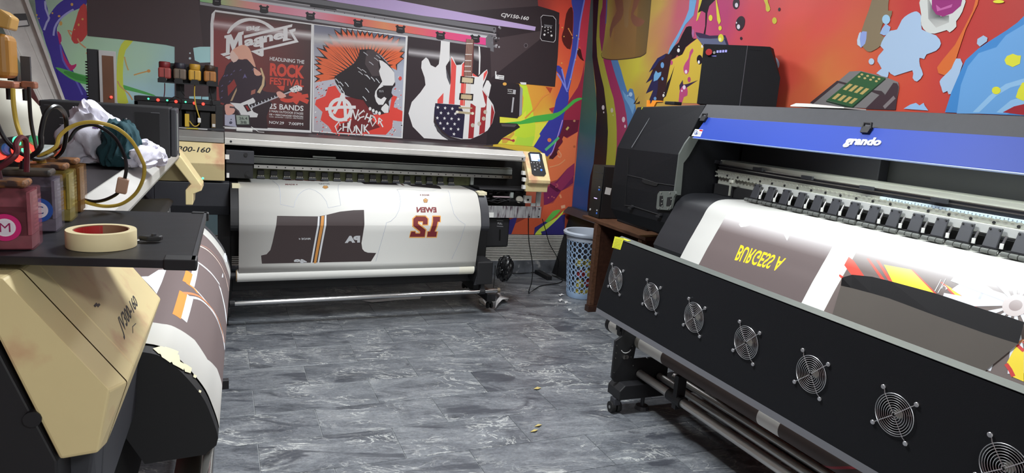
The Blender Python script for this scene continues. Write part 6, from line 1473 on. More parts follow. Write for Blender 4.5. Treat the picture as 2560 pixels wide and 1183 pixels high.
ad = MB().slab([a-s_, b-s_, b+s_, a+s_], (0,0,.038)).build('power_adapter', M_BLK, None, bevel=.005); tag(ad, 'black power adapter lying on the floor near the skirting', 'adapter')
# dark bag hanging at the side of the back printer
tag(crumple('plastic_bag', (2.035,4.80,.33), (.075,.055,.115), 3, mat('black plastic film', (20,20,22), .32), 5, .42, 2.0, False), 'crumpled black plastic bag hanging below the ink box of the back printer', 'bag')
M_SCR = mat('white paper scrap', (222,222,222), .8)
def scrap(px, h, label, seed, grp=None):
    random.seed(seed); P_ = [at(x,y,Z=.003)+Vector((0,0,random.uniform(0,h))) for x,y in px]; c = sum(P_, Vector())/len(P_)+Vector((0,0,h*.4))
    m_ = MB().add(P_+[c], [(i,(i+1)%len(P_),len(P_)) for i in range(len(P_))]); o = m_.build('paper_scrap', M_SCR); md = o.modifiers.new('t','SOLIDIFY'); md.thickness = .0012; return tag(o, label, 'paper', grp)
scrap([(1197,748),(1206,752),(1214,762),(1222,766),(1212,768),(1200,760)], .03, 'torn white paper left of the front caster of the back printer', 1)
scrap([(1232,738),(1246,735),(1254,742),(1268,755),(1271,758),(1255,760),(1244,770),(1238,775),(1240,762),(1248,750)], .05, 'torn white paper caught on the right of the front caster of the back printer', 2)
scrap([(1198,760),(1204,760),(1206,764),(1199,763)], .004, 'tiny white paper bit on the floor left of the caster', 3)
scrap([(905,752),(960,748),(1020,741),(1055,739),(1050,747),(1000,750),(930,757)], .004, 'long white paper strip on the floor behind the steel bar of the back printer', 4)
for k, (x, y, w) in enumerate([(1403,739,'farthest of four left of the basket foot'),(1402,752,'second farthest of four left of the basket'),(1416,757,'closest to the basket foot'),(1424,775,'nearest the camera, before the desk leg')]):
    scrap([(x-7+k,y-1),(x-2,y-2),(x+2,y-4+k),(x+4,y-1),(x+8-k,y),(x+1,y+1),(x-2,y+3)], .010, 'small white paper scrap on the floor, '+w, 10+k, 'paper scraps near the basket')
for k, (x, y, w) in enumerate([(1343,972,'farthest of three'),(1335,1078,'nearest the camera of three'),(1345,1065,'middle one of three')]):
    o = scrap([(x-9,y+2),(x,y-4),(x+10,y-2),(x+2,y+3)], .008, 'small yellowish scrap on the open floor, '+w, 30+k, 'yellowish scraps on the open floor'); o.data.materials[0] = mat('yellowish scrap', (196,176,110), .8)

# ================================================================ on the back printer: ink station, bottles, meter
ik = thing('ink_station', (-.22, 5.1, 1.262), 'black ink station with red and green lamps on the left of the back printer', 'ink station')
Yk = 5.02
def bx_px(x0, y0, x1, y1, Yp, dep): 
    a = at(x0,y0,Y=Yp); b = at(x1,y1,Y=Yp); return ((min(a.x,b.x),Yp,min(a.z,b.z)),(max(a.x,b.x),Yp+dep,max(a.z,b.z)))
lo, hi = bx_px(335,240,560,258,Yk,.03)
MB().box((lo[0],Yk,1.425),(.005,Yk+.22,1.455)).build('station_top', M_BLK, ik, bevel=.004)
MB().box((lo[0],Yk,1.385),(-.02,Yk+.03,1.424)).build('lamp_bar', M_BLK, ik, bevel=.003)
MB().box((-.03,Yk,1.263),(.02,Yk+.22,1.43)).build('station_side', M_BLK, ik, bevel=.005)
MB().box((lo[0],Yk,1.263),(lo[0]+.02,Yk+.22,1.424)).build('station_side', M_BLK, ik)
MB().box((lo[0],Yk+.19,1.263),(-.03,Yk+.22,1.424)).build('station_back', M_DEEP, ik)
sh = MB().box((lo[0]-.005,Yk-.04,1.2625),(.03,Yk+.22,1.276)).build('station_shelf', M_BLK2, ik, bevel=.002)
MB().box((-.255,Yk-.042,1.264),(-.075,Yk-.04,1.272)).build('label_strip', M_LABEL, sh); MB().box((-.20,Yk-.0425,1.264),(-.13,Yk-.0421,1.272)).build('label_strip', mat('yellow print', (226,214,60), .5), sh)
for k in range(5): MB().box((lo[0]+.04+k*.085,Yk+.02,1.277),(lo[0]+.10+k*.085,Yk+.18,1.38)).build('ink_cartridge', M_DEEP, ik)
yc = at(467,290,Y=Yk-.01); MB().box((yc.x-.013,Yk-.012,1.277),(yc.x+.014,Yk+.01,1.36)).build('ink_cartridge', mat('yellow ink cartridge', (214,178,60), .4), ik, bevel=.003)
bcx = at(534,290,Y=Yk-.01); MB().box((bcx.x-.014,Yk-.012,1.277),(bcx.x+.012,Yk+.01,1.37)).build('ink_cartridge', mat('brown ink cartridge', (108,88,58), .4), ik, bevel=.003)
MB().box((bcx.x-.008,Yk-.014,1.285),(bcx.x+.010,Yk-.012,1.305)).build('label', M_LABEL, ik)
for x, y, m in ((371,247,M_GRNLED),(395,250,M_REDLED),(418,251,M_GRNLED),(440,254,M_REDLED),(464,255,M_GRNLED),(486,258,M_REDLED),(508,260,M_REDLED)):
    q = at(x,y,Y=Yk); q.z = min(max(q.z,1.40),1.41) if 0 else q.z; r = .006 if m is M_GRNLED else .0095
    MB().cyl(q, q+Vector((0,-.008,0)), r, 12, r2=r*.8).build('lamp', m, ik)
rk = thing('bottle_rack', (-.2, 5.2, 1.456), 'black rack holding four ink bottles above the ink station', 'rack')
Yr = 5.16
a = at(395,204,Y=Yr); b = at(545,218,Y=Yr)
MB().box((a.x,Yr-.03,1.548),(b.x+.005,Yr+.09,1.556)).build('rack_floor', M_BLK, rk)
MB().box((a.x,Yr+.08,1.556),(b.x,Yr+.088,1.68)).build('rack_back', M_BLK, rk)
for k in range(4):
    xx = a.x+(b.x-a.x)*k/3.72; MB().slab([(xx,Yr-.03,1.556),(xx+.052,Yr-.03,1.556),(xx+.052,Yr-.03,1.572),(xx+.042,Yr-.03,1.583),(xx+.01,Yr-.03,1.583),(xx,Yr-.03,1.572)], (0,.004,0)).build('rack_tab', M_BLK, rk)
for xx in (-.27, -.07): MB().box((xx,Yr+.06,1.456),(xx+.05,Yr+.08,1.548)).build('rack_post', M_BLK, rk)
def bottle(x, m, mc, label, ring=False):
    c = (x, Yr+.025, 1.558); bt = thing('ink_bottle', (x,Yr+.025,1.556), label, 'bottle')
    MB().box((x-.038,Yr-.012,1.575),(x+.038,Yr+.062,1.647)).build('bottle_body', m, bt, bevel=.012, seg=3)
    MB().box((x-.0015,Yr-.0145,1.585),(x+.0015,Yr-.0115,1.64)).build('level_mark', M_DEEP, bt)
    MB().lathe([(.0,.09),(.032,.09),(.034,.094),(.035,.118),(.031,.126),(.0,.128)], c, n=20).build('cap', mc, bt, smooth=True)
    MB().cyl((x,Yr+.0,1.557),(x,Yr-.0,1.575),.010,12,r2=.014).build('valve', M_WHITE, bt)
    if ring: MB().lathe([(.008,.128),(.011,.1285),(.011,.130),(.008,.130),(.008,.128)], c, n=14).build('ring_mark', M_LABEL, bt)
    return bt
xs = [at(x,190,Y=Yr+.02).x for x in (412,450,487,525)]
bottle(xs[0], mat('magenta ink plastic', (166,76,72), .45), mat('dark red cap', (128,40,44), .45), 'ink bottle with dark red cap, first from the left on the rack')
bottle(xs[1], mat('grey ink plastic', (116,102,88), .45), mat('navy cap', (46,46,58), .45), 'greyish ink bottle with navy cap on the rack')
bottle(xs[2], mat('yellow ink plastic', (214,166,62), .45), mat('yellow cap', (200,154,52), .45), 'ink bottle with yellow cap on the rack')
bottle(xs[3], mat('amber ink plastic', (176,118,60), .45), mat('dark brown cap', (62,42,28), .45), 'amber ink bottle with dark brown cap on the right of the rack', True)
cable('ink_hose', [(xs[0],Yr,1.546),(xs[0],Yr-.01,1.50),(xs[0],5.08,1.46)], .003, mat('dark red hose', (90,24,40), .4), 'dark red ink hose below the first bottle of the rack', 'hose')
cable('ink_hose', [(xs[2],Yr,1.546),at(486,235,Y=5.06),at(489,262,Y=5.0),at(497,290,Y=4.99),at(500,303,Y=4.99),at(494,314,Y=4.99),at(484,315,Y=4.99),at(474,303,Y=5.0)], .004, mat('yellow hose', (196,168,70), .4), 'yellow ink hose with a white joint hanging in front of the ink station', 'hose')
j = at(498,301,Y=4.985); tag(MB().box((j.x-.01,j.y-.008,j.z-.016),(j.x+.01,j.y+.008,j.z+.016)).build('hose_joint', M_WHITE, None, bevel=.004), 'white joint on the thin yellow hose before the ink station', 'connector')
cable('ink_hose', [(xs[3],Yr,1.546),(xs[3]+.005,Yr-.02,1.49),at(530,250,Y=5.0),at(531,262,Y=5.0)], .003, M_RUB, 'black ink hose below the amber bottle of the rack', 'hose')
cable('ink_hose', [at(422,258,Y=5.0),at(425,250,Y=4.99),at(437,242,Y=4.99),at(452,247,Y=4.99),at(455,262,Y=5.0),at(448,285,Y=5.0)], .003, M_RUB, 'black ink hose looping in front of the red lamps', 'hose')
cable('ink_hose', [(xs[1],Yr,1.546),(xs[1]+.01,Yr-.02,1.50),at(462,240,Y=5.03)], .0022, M_RUB, 'thin black ink hose below the navy capped bottle', 'hose')
hy = thing('thermometer', (.15,4.96,1.268), 'small digital thermometer with grey screen standing on the hood of the back printer', 'thermometer')
Yh = 4.965; f_ = [at(x,y,Y=Yh) for x,y in ((587,287),(624,288.5),(626,314),(590,314))]
MB().slab(f_, (0,.014,0)).build('frame', M_BLK, hy, bevel=.002)
cxh = sum(f_, Vector())/4
MB().slab([cxh+(p-cxh)*.84+Vector((0,-.0012,.003)) for p in f_], (0,.001,0)).build('lcd', mat('grey screen', (136,146,136), .3), hy)
HS = PlaneS((0,Yh-.0014,0),(1,0,0),(0,0,1),(0,-1,0)); hp = Print(HS,.0003); hp.text('26.4', [(597,292),(618,293),(619,300),(598,299)], (60,66,62), .02); hp.text('38', [(600,302),(616,303),(617,310),(601,309)], (60,66,62), .02); hp.build('digits', M_VINYL, hy)
MB().prof([(Yh-.03,1.2685),(Yh-.035,1.285),(Yh-.002,1.292),(Yh+.02,1.2685)], f_[3].x, f_[2].x+.012).build('stand', M_WHITE, hy, bevel=.004)
MB().tube([at(628,317,Y=Yh),(f_[2].x+.05,Yh-.02,1.2715),(f_[2].x+.085,Yh-.03,1.271)], .0022, 6).build('probe', M_WHITE, hy)
# ================================================================ left foreground
ZTR = 1.285
NR, FRr = at(487,653,Z=ZTR), at(517,533,Z=ZTR); NL_, FL_ = at(0,640,Z=ZTR), at(205,524,Z=ZTR)
NL2 = NR+(NL_-NR)*2.4; FL2 = FRr+(FL_-FRr)*2.8
tr = thing('tray', ((NR.x+FL2.x)/2, (NR.y+FRr.y)/2, ZTR-.014), 'black tray across the end of the left printer with ink bottles and tape on it', 'tray')
M_TRAY = mat('scuffed black tray', (34,34,38), .42, var=.25, vscale=7, stretch=(2,9,1))
MB().slab([NR,FRr,FL2,NL2], (0,0,-.013)).build('tray_board', M_TRAY, tr, bevel=.002)
ed_ = (FRr-NR).normalized(); en = (NR-NL2).normalized()
MB().slab([NR+Vector((0,0,.0005)),FRr+Vector((0,0,.0005)),FRr-en*.005+Vector((0,0,.0005)),NR-en*.005+Vector((0,0,.0005))], (0,0,.0015)).build('edge_rail', M_BLK2, tr)
MB().slab([NR+en*.003-ed_*.003+Vector((0,0,.002)), NR+en*.003+ed_*.03+Vector((0,0,.002)), NR-en*.045+ed_*.03+Vector((0,0,.002)), NR-en*.045-ed_*.003+Vector((0,0,.002))], (0,0,-.017)).build('corner_cap', M_BLK, tr, bevel=.002)
MB().slab([FRr+en*.004-ed_*.012+Vector((0,0,.002)), FRr+en*.004+ed_*.006+Vector((0,0,.002)), FRr-en*.03+ed_*.006+Vector((0,0,.002)), FRr-en*.03-ed_*.012+Vector((0,0,.002))], (0,0,-.017)).build('corner_cap', M_BLK, tr, bevel=.002)
# masking tape roll and black screw knob
tcn = at(255,621,Z=ZTR); r_ = abs(at(340,625,Z=ZTR).x-at(170,625,Z=ZTR).x)/2*1.06
tcn = at(255,615,Z=ZTR)
tp_ = thing('tape_roll', tcn, 'cream masking tape roll lying on the black tray', 'tape')
MB().lathe([(r_*.80,.0005),(r_,.0005),(r_+.0005,.002),(r_+.0005,.026),(r_,.0275),(r_*.80,.0275),(r_*.80,.0005)], tcn, n=48).build('tape', mat('cream masking tape', (236,222,176), .6), tp_, smooth=True)
MB().lathe([(r_*.765,.001),(r_*.797,.001),(r_*.797,.027),(r_*.765,.027),(r_*.765,.001)], tcn, n=48).build('core', mat('cardboard core', (150,112,84), .7), tp_, smooth=True)
m_ = MB(); pts = []
for k in range(15): a = math.radians(95+k*6.2); pts.append((a))
rr2 = r_*.7635
m_.add([(tcn.x+rr2*math.cos(a), tcn.y+rr2*math.sin(a), tcn.z+.002) for a in pts]+[(tcn.x+rr2*math.cos(a), tcn.y+rr2*math.sin(a), tcn.z+.026) for a in pts], [(i,i+1,16+i,15+i) for i in range(14)]).build('red_print', mat('red core print', (186,40,40), .5), tp_)
kn = at(375,606,Z=ZTR); kb_ = thing('thumb_screw', kn, 'small black thumb screw on the tray right of the tape roll', 'screw')
MB().slab([kn+Vector((-.018,.004,.003)),kn+Vector((-.004,-.007,.003)),kn+Vector((.016,-.006,.003)),kn+Vector((.02,.004,.003)),kn+Vector((.006,.012,.003))], (0,0,.008)).build('knob_head', M_BLK, kb_, bevel=.002)
MB().cyl(kn+Vector((.006,.002,.011)), kn+Vector((.006,.002,.0145)), .004, 12).build('hub', M_BLK2, kb_); MB().cyl(kn+Vector((-.016,.0,.004)), kn+Vector((-.03,-.004,.003)), .003, 10).build('screw_thread', M_STEEL, kb_)
# ink tanks
def tint(name, c): return mat(name, c, .2, alpha=.13, var=.25, vscale=45)
def tank(px, label, cbody, cink, ccap, circ, letter, wid=.085, dep=.055, fill=.62, capoff=0):
    c = at(px[0], px[1], Z=ZTR); x1 = c.x; y0 = c.y; x0 = x1-wid; y1 = y0+dep; z0 = ZTR+.0008; z1 = ZTR+.094
    t = thing('ink_tank', ((x0+x1)/2,(y0+y1)/2,ZTR), label, 'bottle')
    MB().box((x0,y0,z0),(x1,y1,z1)).build('tank_shell', tint('shell '+letter, cbody), t, bevel=.003)
    zf = z0+(z1-z0)*fill; zs = z0+(z1-z0)*.24
    MB().box((x0+.003,y0+.002,zs),(x1-.010,y1-.003,zf)).build('ink', mat('ink '+letter, cink, .3, var=.3, vscale=40, spec=.3), t)
    MB().box((x0+.003,y0+.002,z0+.002),(x1-.004,y1-.003,zs-.0005)).build('settled_ink', mat('settled ink '+letter, tuple(int(v*.55) for v in cbody), .4, var=.35, vscale=50), t)
    MB().box((x0+.003,y1-.006,zf+.0005),(x1-.004,y1-.003,z1-.003)).build('stained_back', mat('stain '+letter, tuple(int(v*.68) for v in cbody), .5, var=.4, vscale=40, stain=(cink, 40, .55)), t)
    MB().box((x1-.0085,y0+.004,zs),(x1-.004,y1-.004,z1-.006)).build('side_wall', mat('side wall '+letter, tuple(int(v*.7) for v in cbody), .3, var=.3, vscale=40), t)
    cp_ = MB().box((x0+.004,y0+.004,z1),(x1-.009,y1-.004,z1+.011)).build('cap', ccap, t, bevel=.004)
    MB().cyl((x0+wid*.42,(y0+y1)/2,z1+.011),(x0+wid*.42,(y0+y1)/2,z1+.024),.008,12,r2=.006).build('hose_socket', mat('hose socket '+letter, tuple(v*.9 for v in cink), .4), t)
    rb_ = MB()
    for k in range(9): rb_.box((x1-.0005,y0+.006,z0+.03+k*.006),(x1+.001,y1-.006,z0+.033+k*.006))
    rb_.build('level_ribs', tint('shell '+letter, cbody), t)
    if circ:
        S_ = PlaneS((x1-(.036 if letter=='M' else .027),y0-.0006,z0+(.035 if letter=='M' else .038)), (1,0,0), (0,0,1), (0,-1,0)); pp = Print(S_, .0003)
        n_ = 28; R_ = .0205
        for rad, col in ((R_,circ),(R_*.66,(222,214,222)),(R_*.54,(214,206,216))): pp.ab([(rad*math.cos(2*math.pi*k/n_), rad*math.sin(2*math.pi*k/n_)) for k in range(n_)], col); pp.up()
        V_, F_ = text2d(letter, 0.0, 0); s_ = R_*.66; pp.tris([((x-.5)*s_, (y-.5)*s_) for x, y in V_], F_, tuple(int(v*.75) for v in circ)); pp.build('label_print', M_VINYL, t)
    return Vector((x0+wid*.42,(y0+y1)/2,z1+.024))
M_OCAP = mat('ink stained orange cap', (140,90,44), .5, var=.5, vscale=40, stain=((44,20,14), 34, .48))
M_DCAP = mat('ink stained dark cap', (60,50,40), .5, var=.4, vscale=40, stain=((28,24,24), 30, .5))
sM = tank((88,627), 'ink tank with pink round M label, nearest of the row on the tray', (196,104,118), (58,12,22), M_OCAP, (196,36,110), 'M')
sC = tank((147,582), 'ink tank with dark ink and blue round C label, second on the tray', (150,140,160), (20,17,26), M_DCAP, (40,80,160), 'C', fill=.75)
sY = tank((182,556), 'ink tank with yellow ink, third of the row on the tray', (206,186,96), (168,126,22), M_OCAP, None, 'Y')
sK = tank((208,533), 'ink tank with amber brown ink, farthest of the row on the tray', (176,124,60), (104,64,20), M_OCAP, None, 'K')
# hoses
M_HY = mat('yellow hose', (186,152,56), .35); M_HK = mat('black hose', (22,22,25), .3); M_HR = mat('dark red ink hose', (92,34,44), .3)
cable('ink_hose', [sY, at(139,368,Y=1.48), at(149,341,Y=1.49), at(176,318,Y=1.5), at(216,306,Y=1.5), at(257,309,Y=1.5), at(297,324,Y=1.51), at(331,355,Y=1.52), at(355,400,Y=1.53), at(361,420,Y=1.54), at(357,450,Y=1.55), at(338,485,Y=1.57), at(304,510,Y=1.585), at(264,516,Y=1.60), at(222,508,Y=1.61), at(190,494,Y=1.615)], .0036, M_HY, 'large loop of yellow ink hose standing on the tray', 'hose', 6)
cable('ink_hose', [sK, at(170,352,Y=1.56), at(190,325,Y=1.56), at(220,313,Y=1.56), at(250,318,Y=1.56), at(287,345,Y=1.57), at(311,389,Y=1.58), at(316,420,Y=1.58), at(312,447,Y=1.58)], .0034, M_HK, 'black ink hose arching from the amber tank to the clear joint', 'hose', 6)
cj = at(304,463,Y=1.58); 
tag(MB().slab([cj+Vector((-.012,-.006,-.015)),cj+Vector((.008,-.006,-.019)),cj+Vector((.014,-.006,.012)),cj+Vector((-.006,-.006,.017))], (0,.014,0)).build('hose_joint', mat('cloudy brown joint', (176,140,120), .35), None, bevel=.003), 'cloudy brown joint on the black hose loop over the tray', 'connector')
cable('ink_hose', [at(300,476,Y=1.585), at(288,488,Y=1.59), at(262,500,Y=1.60), at(235,504,Y=1.61), at(210,499,Y=1.615), at(186,490,Y=1.62)], .0034, M_HK, 'black ink hose running from the clear joint back behind the tanks', 'hose', 6)
cable('ink_hose', [sC, at(100,372,Y=1.37), at(102,335,Y=1.38), at(112,290,Y=1.40), at(130,268,Y=1.42), at(150,270,Y=1.45), at(163,290,Y=1.5), at(166,330,Y=1.52), at(158,372,Y=1.55), at(140,393,Y=1.57)], .0042, M_HK, 'thick black ink hose arching high above the C tank', 'hose', 6)
cable('ink_hose', [sM, at(38,390,Y=1.24), at(40,360,Y=1.26), at(52,344,Y=1.28), at(64,352,Y=1.29), at(67,390,Y=1.30), at(66,430,Y=1.30)], .0042, M_HR, 'dark red ink hose bent above the M tank', 'hose', 6)
cable('ink_hose', [at(32,222,Y=1.55), at(34,262,Y=1.54), at(42,310,Y=1.53), at(58,352,Y=1.50), at(80,392,Y=1.48), at(98,400,Y=1.48)], .004, M_HY, 'yellow ink hose coming down from the amber bottle', 'hose', 6)
cable('ink_hose', [at(72,218,Y=1.56), at(76,290,Y=1.55), at(84,340,Y=1.53), at(96,388,Y=1.50), at(108,396,Y=1.5)], .0034, M_HK, 'thin black ink hose coming down beside the white jug', 'hose', 6)
cable('ink_hose', [at(-15,290,Y=1.4), at(5,335,Y=1.4), at(25,362,Y=1.4), at(55,385,Y=1.42), at(95,398,Y=1.45), at(130,385,Y=1.5)], .0036, M_HK, 'black ink hose crossing low from the left frame edge', 'hose', 6)
# lamp unit at the near end of the left printer
lu = thing('ink_station', (-.40,1.72,1.268), 'dark ink station with glowing red and green knobs at the left edge', 'ink station')
MB().box((-.60,1.66,1.2695),(-.345,1.98,1.375)).build('station_body', M_BLK2, lu, bevel=.006)
MB().box((-.62,1.70,1.3755),(-.36,1.95,1.384)).build('station_lid', M_GREY, lu, bevel=.004)
for x, y, m, r in ((4,384,M_REDLED,.0115),(24,372,mat('blue lamp ring', (70,120,200), .4, emit=.1),.0115),(48,352,M_GRNLED,.009),(46,376,M_REDLED,.010),(50,392,M_REDLED,.010),(82,364,M_REDLED,.0115),(70,376,M_GRNLED,.009),(90,350,mat('dim green lamp', (60,160,110), .4, emit=.4),.010)):
    q = at(x,y,Y=1.60); d__ = Vector((.75,-.62,.2)).normalized()
    MB().cyl(q-d__*.05, q-d__*.006, r*1.12, 16).build('knob_body', mat('grey knob', (86,88,92), .5), lu, bevel=.002); MB().cyl(q-d__*.006, q, r, 16, r2=r*.9).build('lamp_ring', m, lu)
# white jug
jg = at(-10,250,Y=1.98); jc = Vector((-.525,2.12,1.266))
jt = thing('jug', jc, 'white plastic jug at the left edge behind the hoses', 'jug')
MB().lathe([(.0,.0),(.10,.0),(.104,.01),(.104,.17),(.098,.20),(.055,.255),(.036,.265),(.036,.285),(.0,.285)], jc, n=32).build('jug_body', mat('milky plastic', (192,190,176), .5), jt, smooth=True)
MB().lathe([(.0,.286),(.04,.286),(.04,.315),(.0,.316)], jc, n=24).build('jug_cap', M_BLK, jt, smooth=True)
# amber bottle in its bracket
Ya = 1.6
b_ = at(-4,140,Y=Ya); bb = thing('ink_bottle', b_+Vector((0,0,-.10)), 'amber ink bottle with yellow cap high at the left edge', 'bottle')
w_ = at(22,140,Y=Ya).x-at(0,140,Y=Ya).x; M_AMB = mat('amber bottle plastic', (176,126,56), .4)
zt_, zb_ = at(10,84,Y=Ya).z, at(10,196,Y=Ya).z; x1 = at(23,140,Y=Ya).x
MB().box((x1-.075,Ya,zb_),(x1,Ya+.07,zt_)).build('bottle_body', M_AMB, bb, bevel=.012, seg=3); MB().cyl((x1-.025,Ya-.001,zb_+.01),(x1-.025,Ya-.001,zt_-.01),.003,8).build('seam', mat('amber seam', (170,116,44), .4), bb)
c0, c1 = at(-30,40,Y=Ya), at(22,52,Y=Ya)
MB().loft([at(-40,8,Y=Ya),at(4,24,Y=Ya),at(29,42,Y=Ya),at(22,74,Y=Ya),at(-40,58,Y=Ya)], [p+Vector((0,.06,0)) for p in [at(-40,8,Y=Ya),at(4,24,Y=Ya),at(29,42,Y=Ya),at(22,74,Y=Ya),at(-40,58,Y=Ya)]]).build('cap', mat('yellow bottle cap', (198,154,80), .4), bb, bevel=.006)
br_ = thing('bottle_bracket', at(30,215,Y=Ya)+Vector((-.02,.03,-.02)), 'orange stained bracket below the amber bottle at the left edge', 'bracket')
za, zb2 = at(30,204,Y=Ya).z, at(30,222,Y=Ya).z
MB().box((x1-.12,Ya-.01,zb2),(at(40,212,Y=Ya).x,Ya+.07,za)).build('bracket_bar', mat('stained bracket', (150,92,66), .5, var=.3, vscale=30), br_, bevel=.004)
MB().box((at(40,212,Y=Ya).x+.0005,Ya+.03,zb2+.002),(at(78,216,Y=Ya).x,Ya+.06,za+.002)).build('bracket_arm', mat('stained bracket', (150,92,66), .5), br_, bevel=.003)
for x in (10, 52): q = at(x,240,Y=Ya); MB().cyl((q.x,Ya+.04,zb2),(q.x,Ya+.04,zb2-.022),.006,10).build('nozzle', M_BLK, br_)
for x, m in ((-2,M_BLK2),(34,M_BLK2)): q = at(x,190,Y=Ya); MB().box((q.x-.004,Ya+.072,za+.001),(q.x+.012,Ya+.082,za+.05)).build('holder_tab', m, br_)
MB().box((x1-.10,Ya+.05,1.40),(x1-.07,Ya+.07,zb2)).build('bracket_post', M_BLK, br_)
# computer case lying across the printer, jerseys in front of it
px0 = at(97,251,Y=2.9); px1 = at(424,270,Y=2.9); 
cb = thing('computer_case', ((px0.x+px1.x)/2,3.0,1.269), 'black computer case lying on its side across the left printer', 'computer')
MB().box((px0.x,2.9,1.2705),(px1.x,3.085,px1.z)).build('case_body', mat('dusty black case', (36,36,39), .5, var=.2, vscale=9), cb, bevel=.004)
MB().box((px1.x+.001,2.905,1.275),(px1.x+.022,3.08,px1.z-.003)).build('front_bezel', M_BLK2, cb, bevel=.005)
MB().box((px1.x+.0225,2.91,1.30),(px1.x+.025,2.925,px1.z-.02)).build('trim', M_GREY, cb)
MB().box((px1.x-.115,2.8985,1.29),(px1.x-.035,2.8998,px1.z-.022)).build('side_recess', M_DEEP, cb)
CS = PlaneS((0,2.8995,0),(1,0,0),(0,0,1),(0,-1,0)); c5 = Print(CS,.0003)
random.seed(9)
for k in range(11):
    for (xa, xb) in ((149,166),(169,206)):
        if random.random() < .12: continue
        y = 293+k*4.4; xe = xa+(xb-xa)*random.uniform(.5,1); c5.px([(xa,y+(xa-149)*.06),(xe,y+(xe-149)*.06),(xe,y+1.8+(xe-149)*.06),(xa,y+1.8+(xa-149)*.06)], (128,130,134))
c5.px([(110,261),(134,262.5),(134,264),(110,262.5)], (90,90,94)); c5.px([(377,281),(399,282),(399,284),(377,283)], (120,120,124)); c5.ell(316,297,2,2,(170,170,170)); c5.ell(100,266,1.5,1.5,(150,150,150))
c5.build('label_print', M_VINYL, cb)
M_WCL = mat('white jersey fabric', (196,194,206), .85, bump=.1, bscale=300); M_TEAL = mat('teal jersey fabric', (18,58,66), .85, bump=.1, bscale=300)
jx = lambda x, y: at(x, y, Z=1.30)
q1 = at(236,385,Y=2.66); o1 = crumple('jersey', (q1.x,2.68,1.27), (.115,.085,.135), 4.2, M_WCL, 5, .40, 1.7); tag(o1, 'crumpled white jersey with purple crest heaped before the computer case', 'jersey')
em = PlaneS((0,2.50,0),(1,0,0),(0,0,1),(0,-1,0))
q2 = at(300,395,Y=2.58); o2 = crumple('jersey', (q2.x,2.60,1.27), (.070,.075,.118), 7.7, M_TEAL, 5, .38, 1.6); tag(o2, 'crumpled dark teal jersey beside the white one on the left printer', 'jersey')
q3 = at(356,395,Y=2.60); o3 = crumple('jersey', (q3.x,2.62,1.27), (.082,.12,.062), 9.1, M_WCL, 5, .40, 1.8); tag(o3, 'crumpled white jersey sleeve right of the teal one on the left printer', 'jersey')
q4 = at(395,403,Y=2.5)
# crest on the white jersey, draped on its surface
bpy.context.view_layer.update()
def drape(o, px, col, m, name):
    inv = o.matrix_world.inverted(); V = []; me = o.data
    from mathutils.bvhtree import BVHTree
    bv = BVHTree.FromPolygons([v.co for v in me.vertices], [p.vertices for p in me.polygons])
    bm = bmesh.new(); pts = [bm.verts.new((x, y, 0)) for x, y in px]; bm.faces.new(pts); bmesh.ops.triangulate(bm, faces=bm.faces); bmesh.ops.subdivide_edges(bm, edges=bm.edges, cuts=4, use_grid_fill=True)
    for v in bm.verts:
        d = ray(v.co.x, v.co.y); h = bv.ray_cast(inv @ CPOS, d.normalized())
        V.append((h[0]+h[1]*.0012) if h[0] is not None else None)
    F = [[v.index for v in f.verts] for f in bm.faces if all(V[v.index] is not None for v in f.verts)]; bm.verts.index_update(); F = [[v.index for v in f.verts] for f in bm.faces if all(V[v.index] is not None for v in f.verts)]; bm.free()
    if not F: return
    g = MB(); off = ORG[o.name]; g.add([(p if p is not None else Vector())+off for p in V], F); g.build(name, m, o)
drape(o1, [(258,328),(288,330),(286,346),(270,352),(254,342)], None, mat('purple crest', (84,48,120), .8), 'crest')
drape(o1, [(232,316),(248,318),(246,322),(232,321)], None, mat('purple crest', (84,48,120), .8), 'lettering')
# upright device behind the case
ub = thing('framed_panel', (-.49,3.72,1.263), 'upright black finned device with a silver framed brown face behind the computer case', 'device')
f = [at(x,y,Y=3.7) for x,y in ((249,124),(288,130))]; xa, xb = f[0].x, f[1].x; zt_ = 1.672
MB().box((xa-.052,3.705,1.2635),(xa-.006,3.80,zt_+.002)).build('finned_body', M_BLK, ub, bevel=.003)
fin = MB()
for k in range(26): fin.box((xa-.060,3.71,1.30+k*.0125),(xa-.052,3.79,1.306+k*.0125))
fin.build('fin', M_DEEP, ub, kind='stuff')
fw = MB(); w0 = .012
fr_ = MB().slab([(xa-.005,3.70,1.2635),(xb,3.70,1.2635),(xb,3.70,zt_),(xa-.005,3.70,zt_)], (0,.02,0)).build('silver_frame', mat('silver frame', (190,190,190), .35, .6), ub, bevel=.002)
MB().slab([(xa+.008,3.699,1.28),(xb-.008,3.699,1.28),(xb-.008,3.699,zt_-.022),(xa+.008,3.699,zt_-.022)], (0,.003,0)).build('brown_face', mat('brown face', (92,62,46), .35, var=.15, vscale=5), ub)
q = at(278,243,Y=3.698); MB().ball((q.x,3.698,q.z),.006,8).build('red_lamp', M_REDLED, ub)
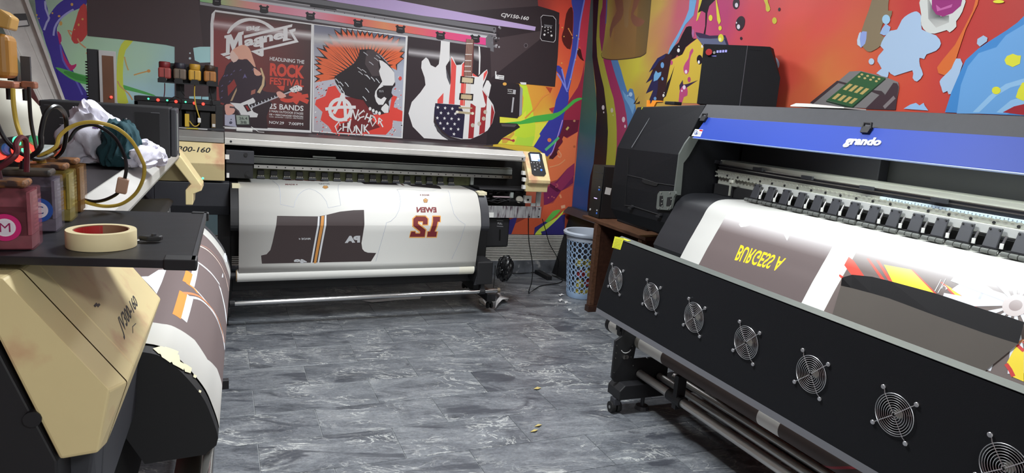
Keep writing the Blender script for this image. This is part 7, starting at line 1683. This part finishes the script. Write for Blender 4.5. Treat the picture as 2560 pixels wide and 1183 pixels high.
# aluminium channel leaning in the corner
def lean(x, y):
    d = ray(x, y); t = (4.42-CPOS.y+.5*CPOS.z)/(d.y-.5*d.z); return CPOS+d*t
RA, RB = lean(160,245), lean(70,0); LA, LB = lean(96,248), lean(8,70)
def onz_(A, B, z): return A+(B-A)*((z-A.z)/(B.z-A.z))
ax_ = (RB-RA).normalized(); 
R0, R2_ = onz_(RA,RB,.01), onz_(RA,RB,2.72); L0, L2_ = onz_(LA,LB,.01), onz_(LA,LB,2.72)
dirp = Vector((0,.03,0))
al = thing('aluminium_channel', ((R0.x+L0.x)/2,(R0.y+L0.y)/2,0), 'wide grey aluminium channel leaning in the corner at top left', 'channel')
M_CH = mat('dusty aluminium', (222,219,214), .5, .15, var=.1, vscale=10)
def mixp(A, B, t): return A+(B-A)*t
for t0, t1, dz, nm in ((0,.08,-.012,'channel_flange'),(.08,.42,.028,'channel_web'),(.42,.90,.022,'channel_web'),(.90,1.0,-.008,'channel_flange')):
    a_, b_2, c_, d_2 = mixp(R0,L0,t0), mixp(R0,L0,t1), mixp(R2_,L2_,t1), mixp(R2_,L2_,t0); o_ = Vector((0,dz,0))
    MB().slab([a_+o_,b_2+o_,c_+o_,d_2+o_], (0,.03,0)).build(nm, M_CH, al, bevel=.002)
for k in range(8):
    z = .3+k*.32; p = mixp(onz_(RA,RB,z), onz_(LA,LB,z), .78); MB().cyl(p+Vector((0,.022,0)), p+Vector((0,.019,0)), .007, 10).build('rivet_hole', M_DEEP, al)
st_ = [lean(x,y)+Vector((0,.015,0)) for x,y in ((32,34),(63,33),(73,64),(44,67))]
MB().slab(st_, (0,-.002,0)).build('sticker', mat('dark sticker', (84,84,86), .5), al); st2 = [lean(x,y)+Vector((0,.0125,0)) for x,y in ((38,52),(66,50),(70,62),(44,65))]
MB().slab(st2, (0,-.001,0)).build('sticker', M_LABEL, al)
cable('alarm_cable', [at(-8,300,Y=1.5), at(-2,330,Y=1.5), at(8,352,Y=1.52)], .003, M_HK, 'short black cable stub at the left frame edge', 'cable') if 0 else None
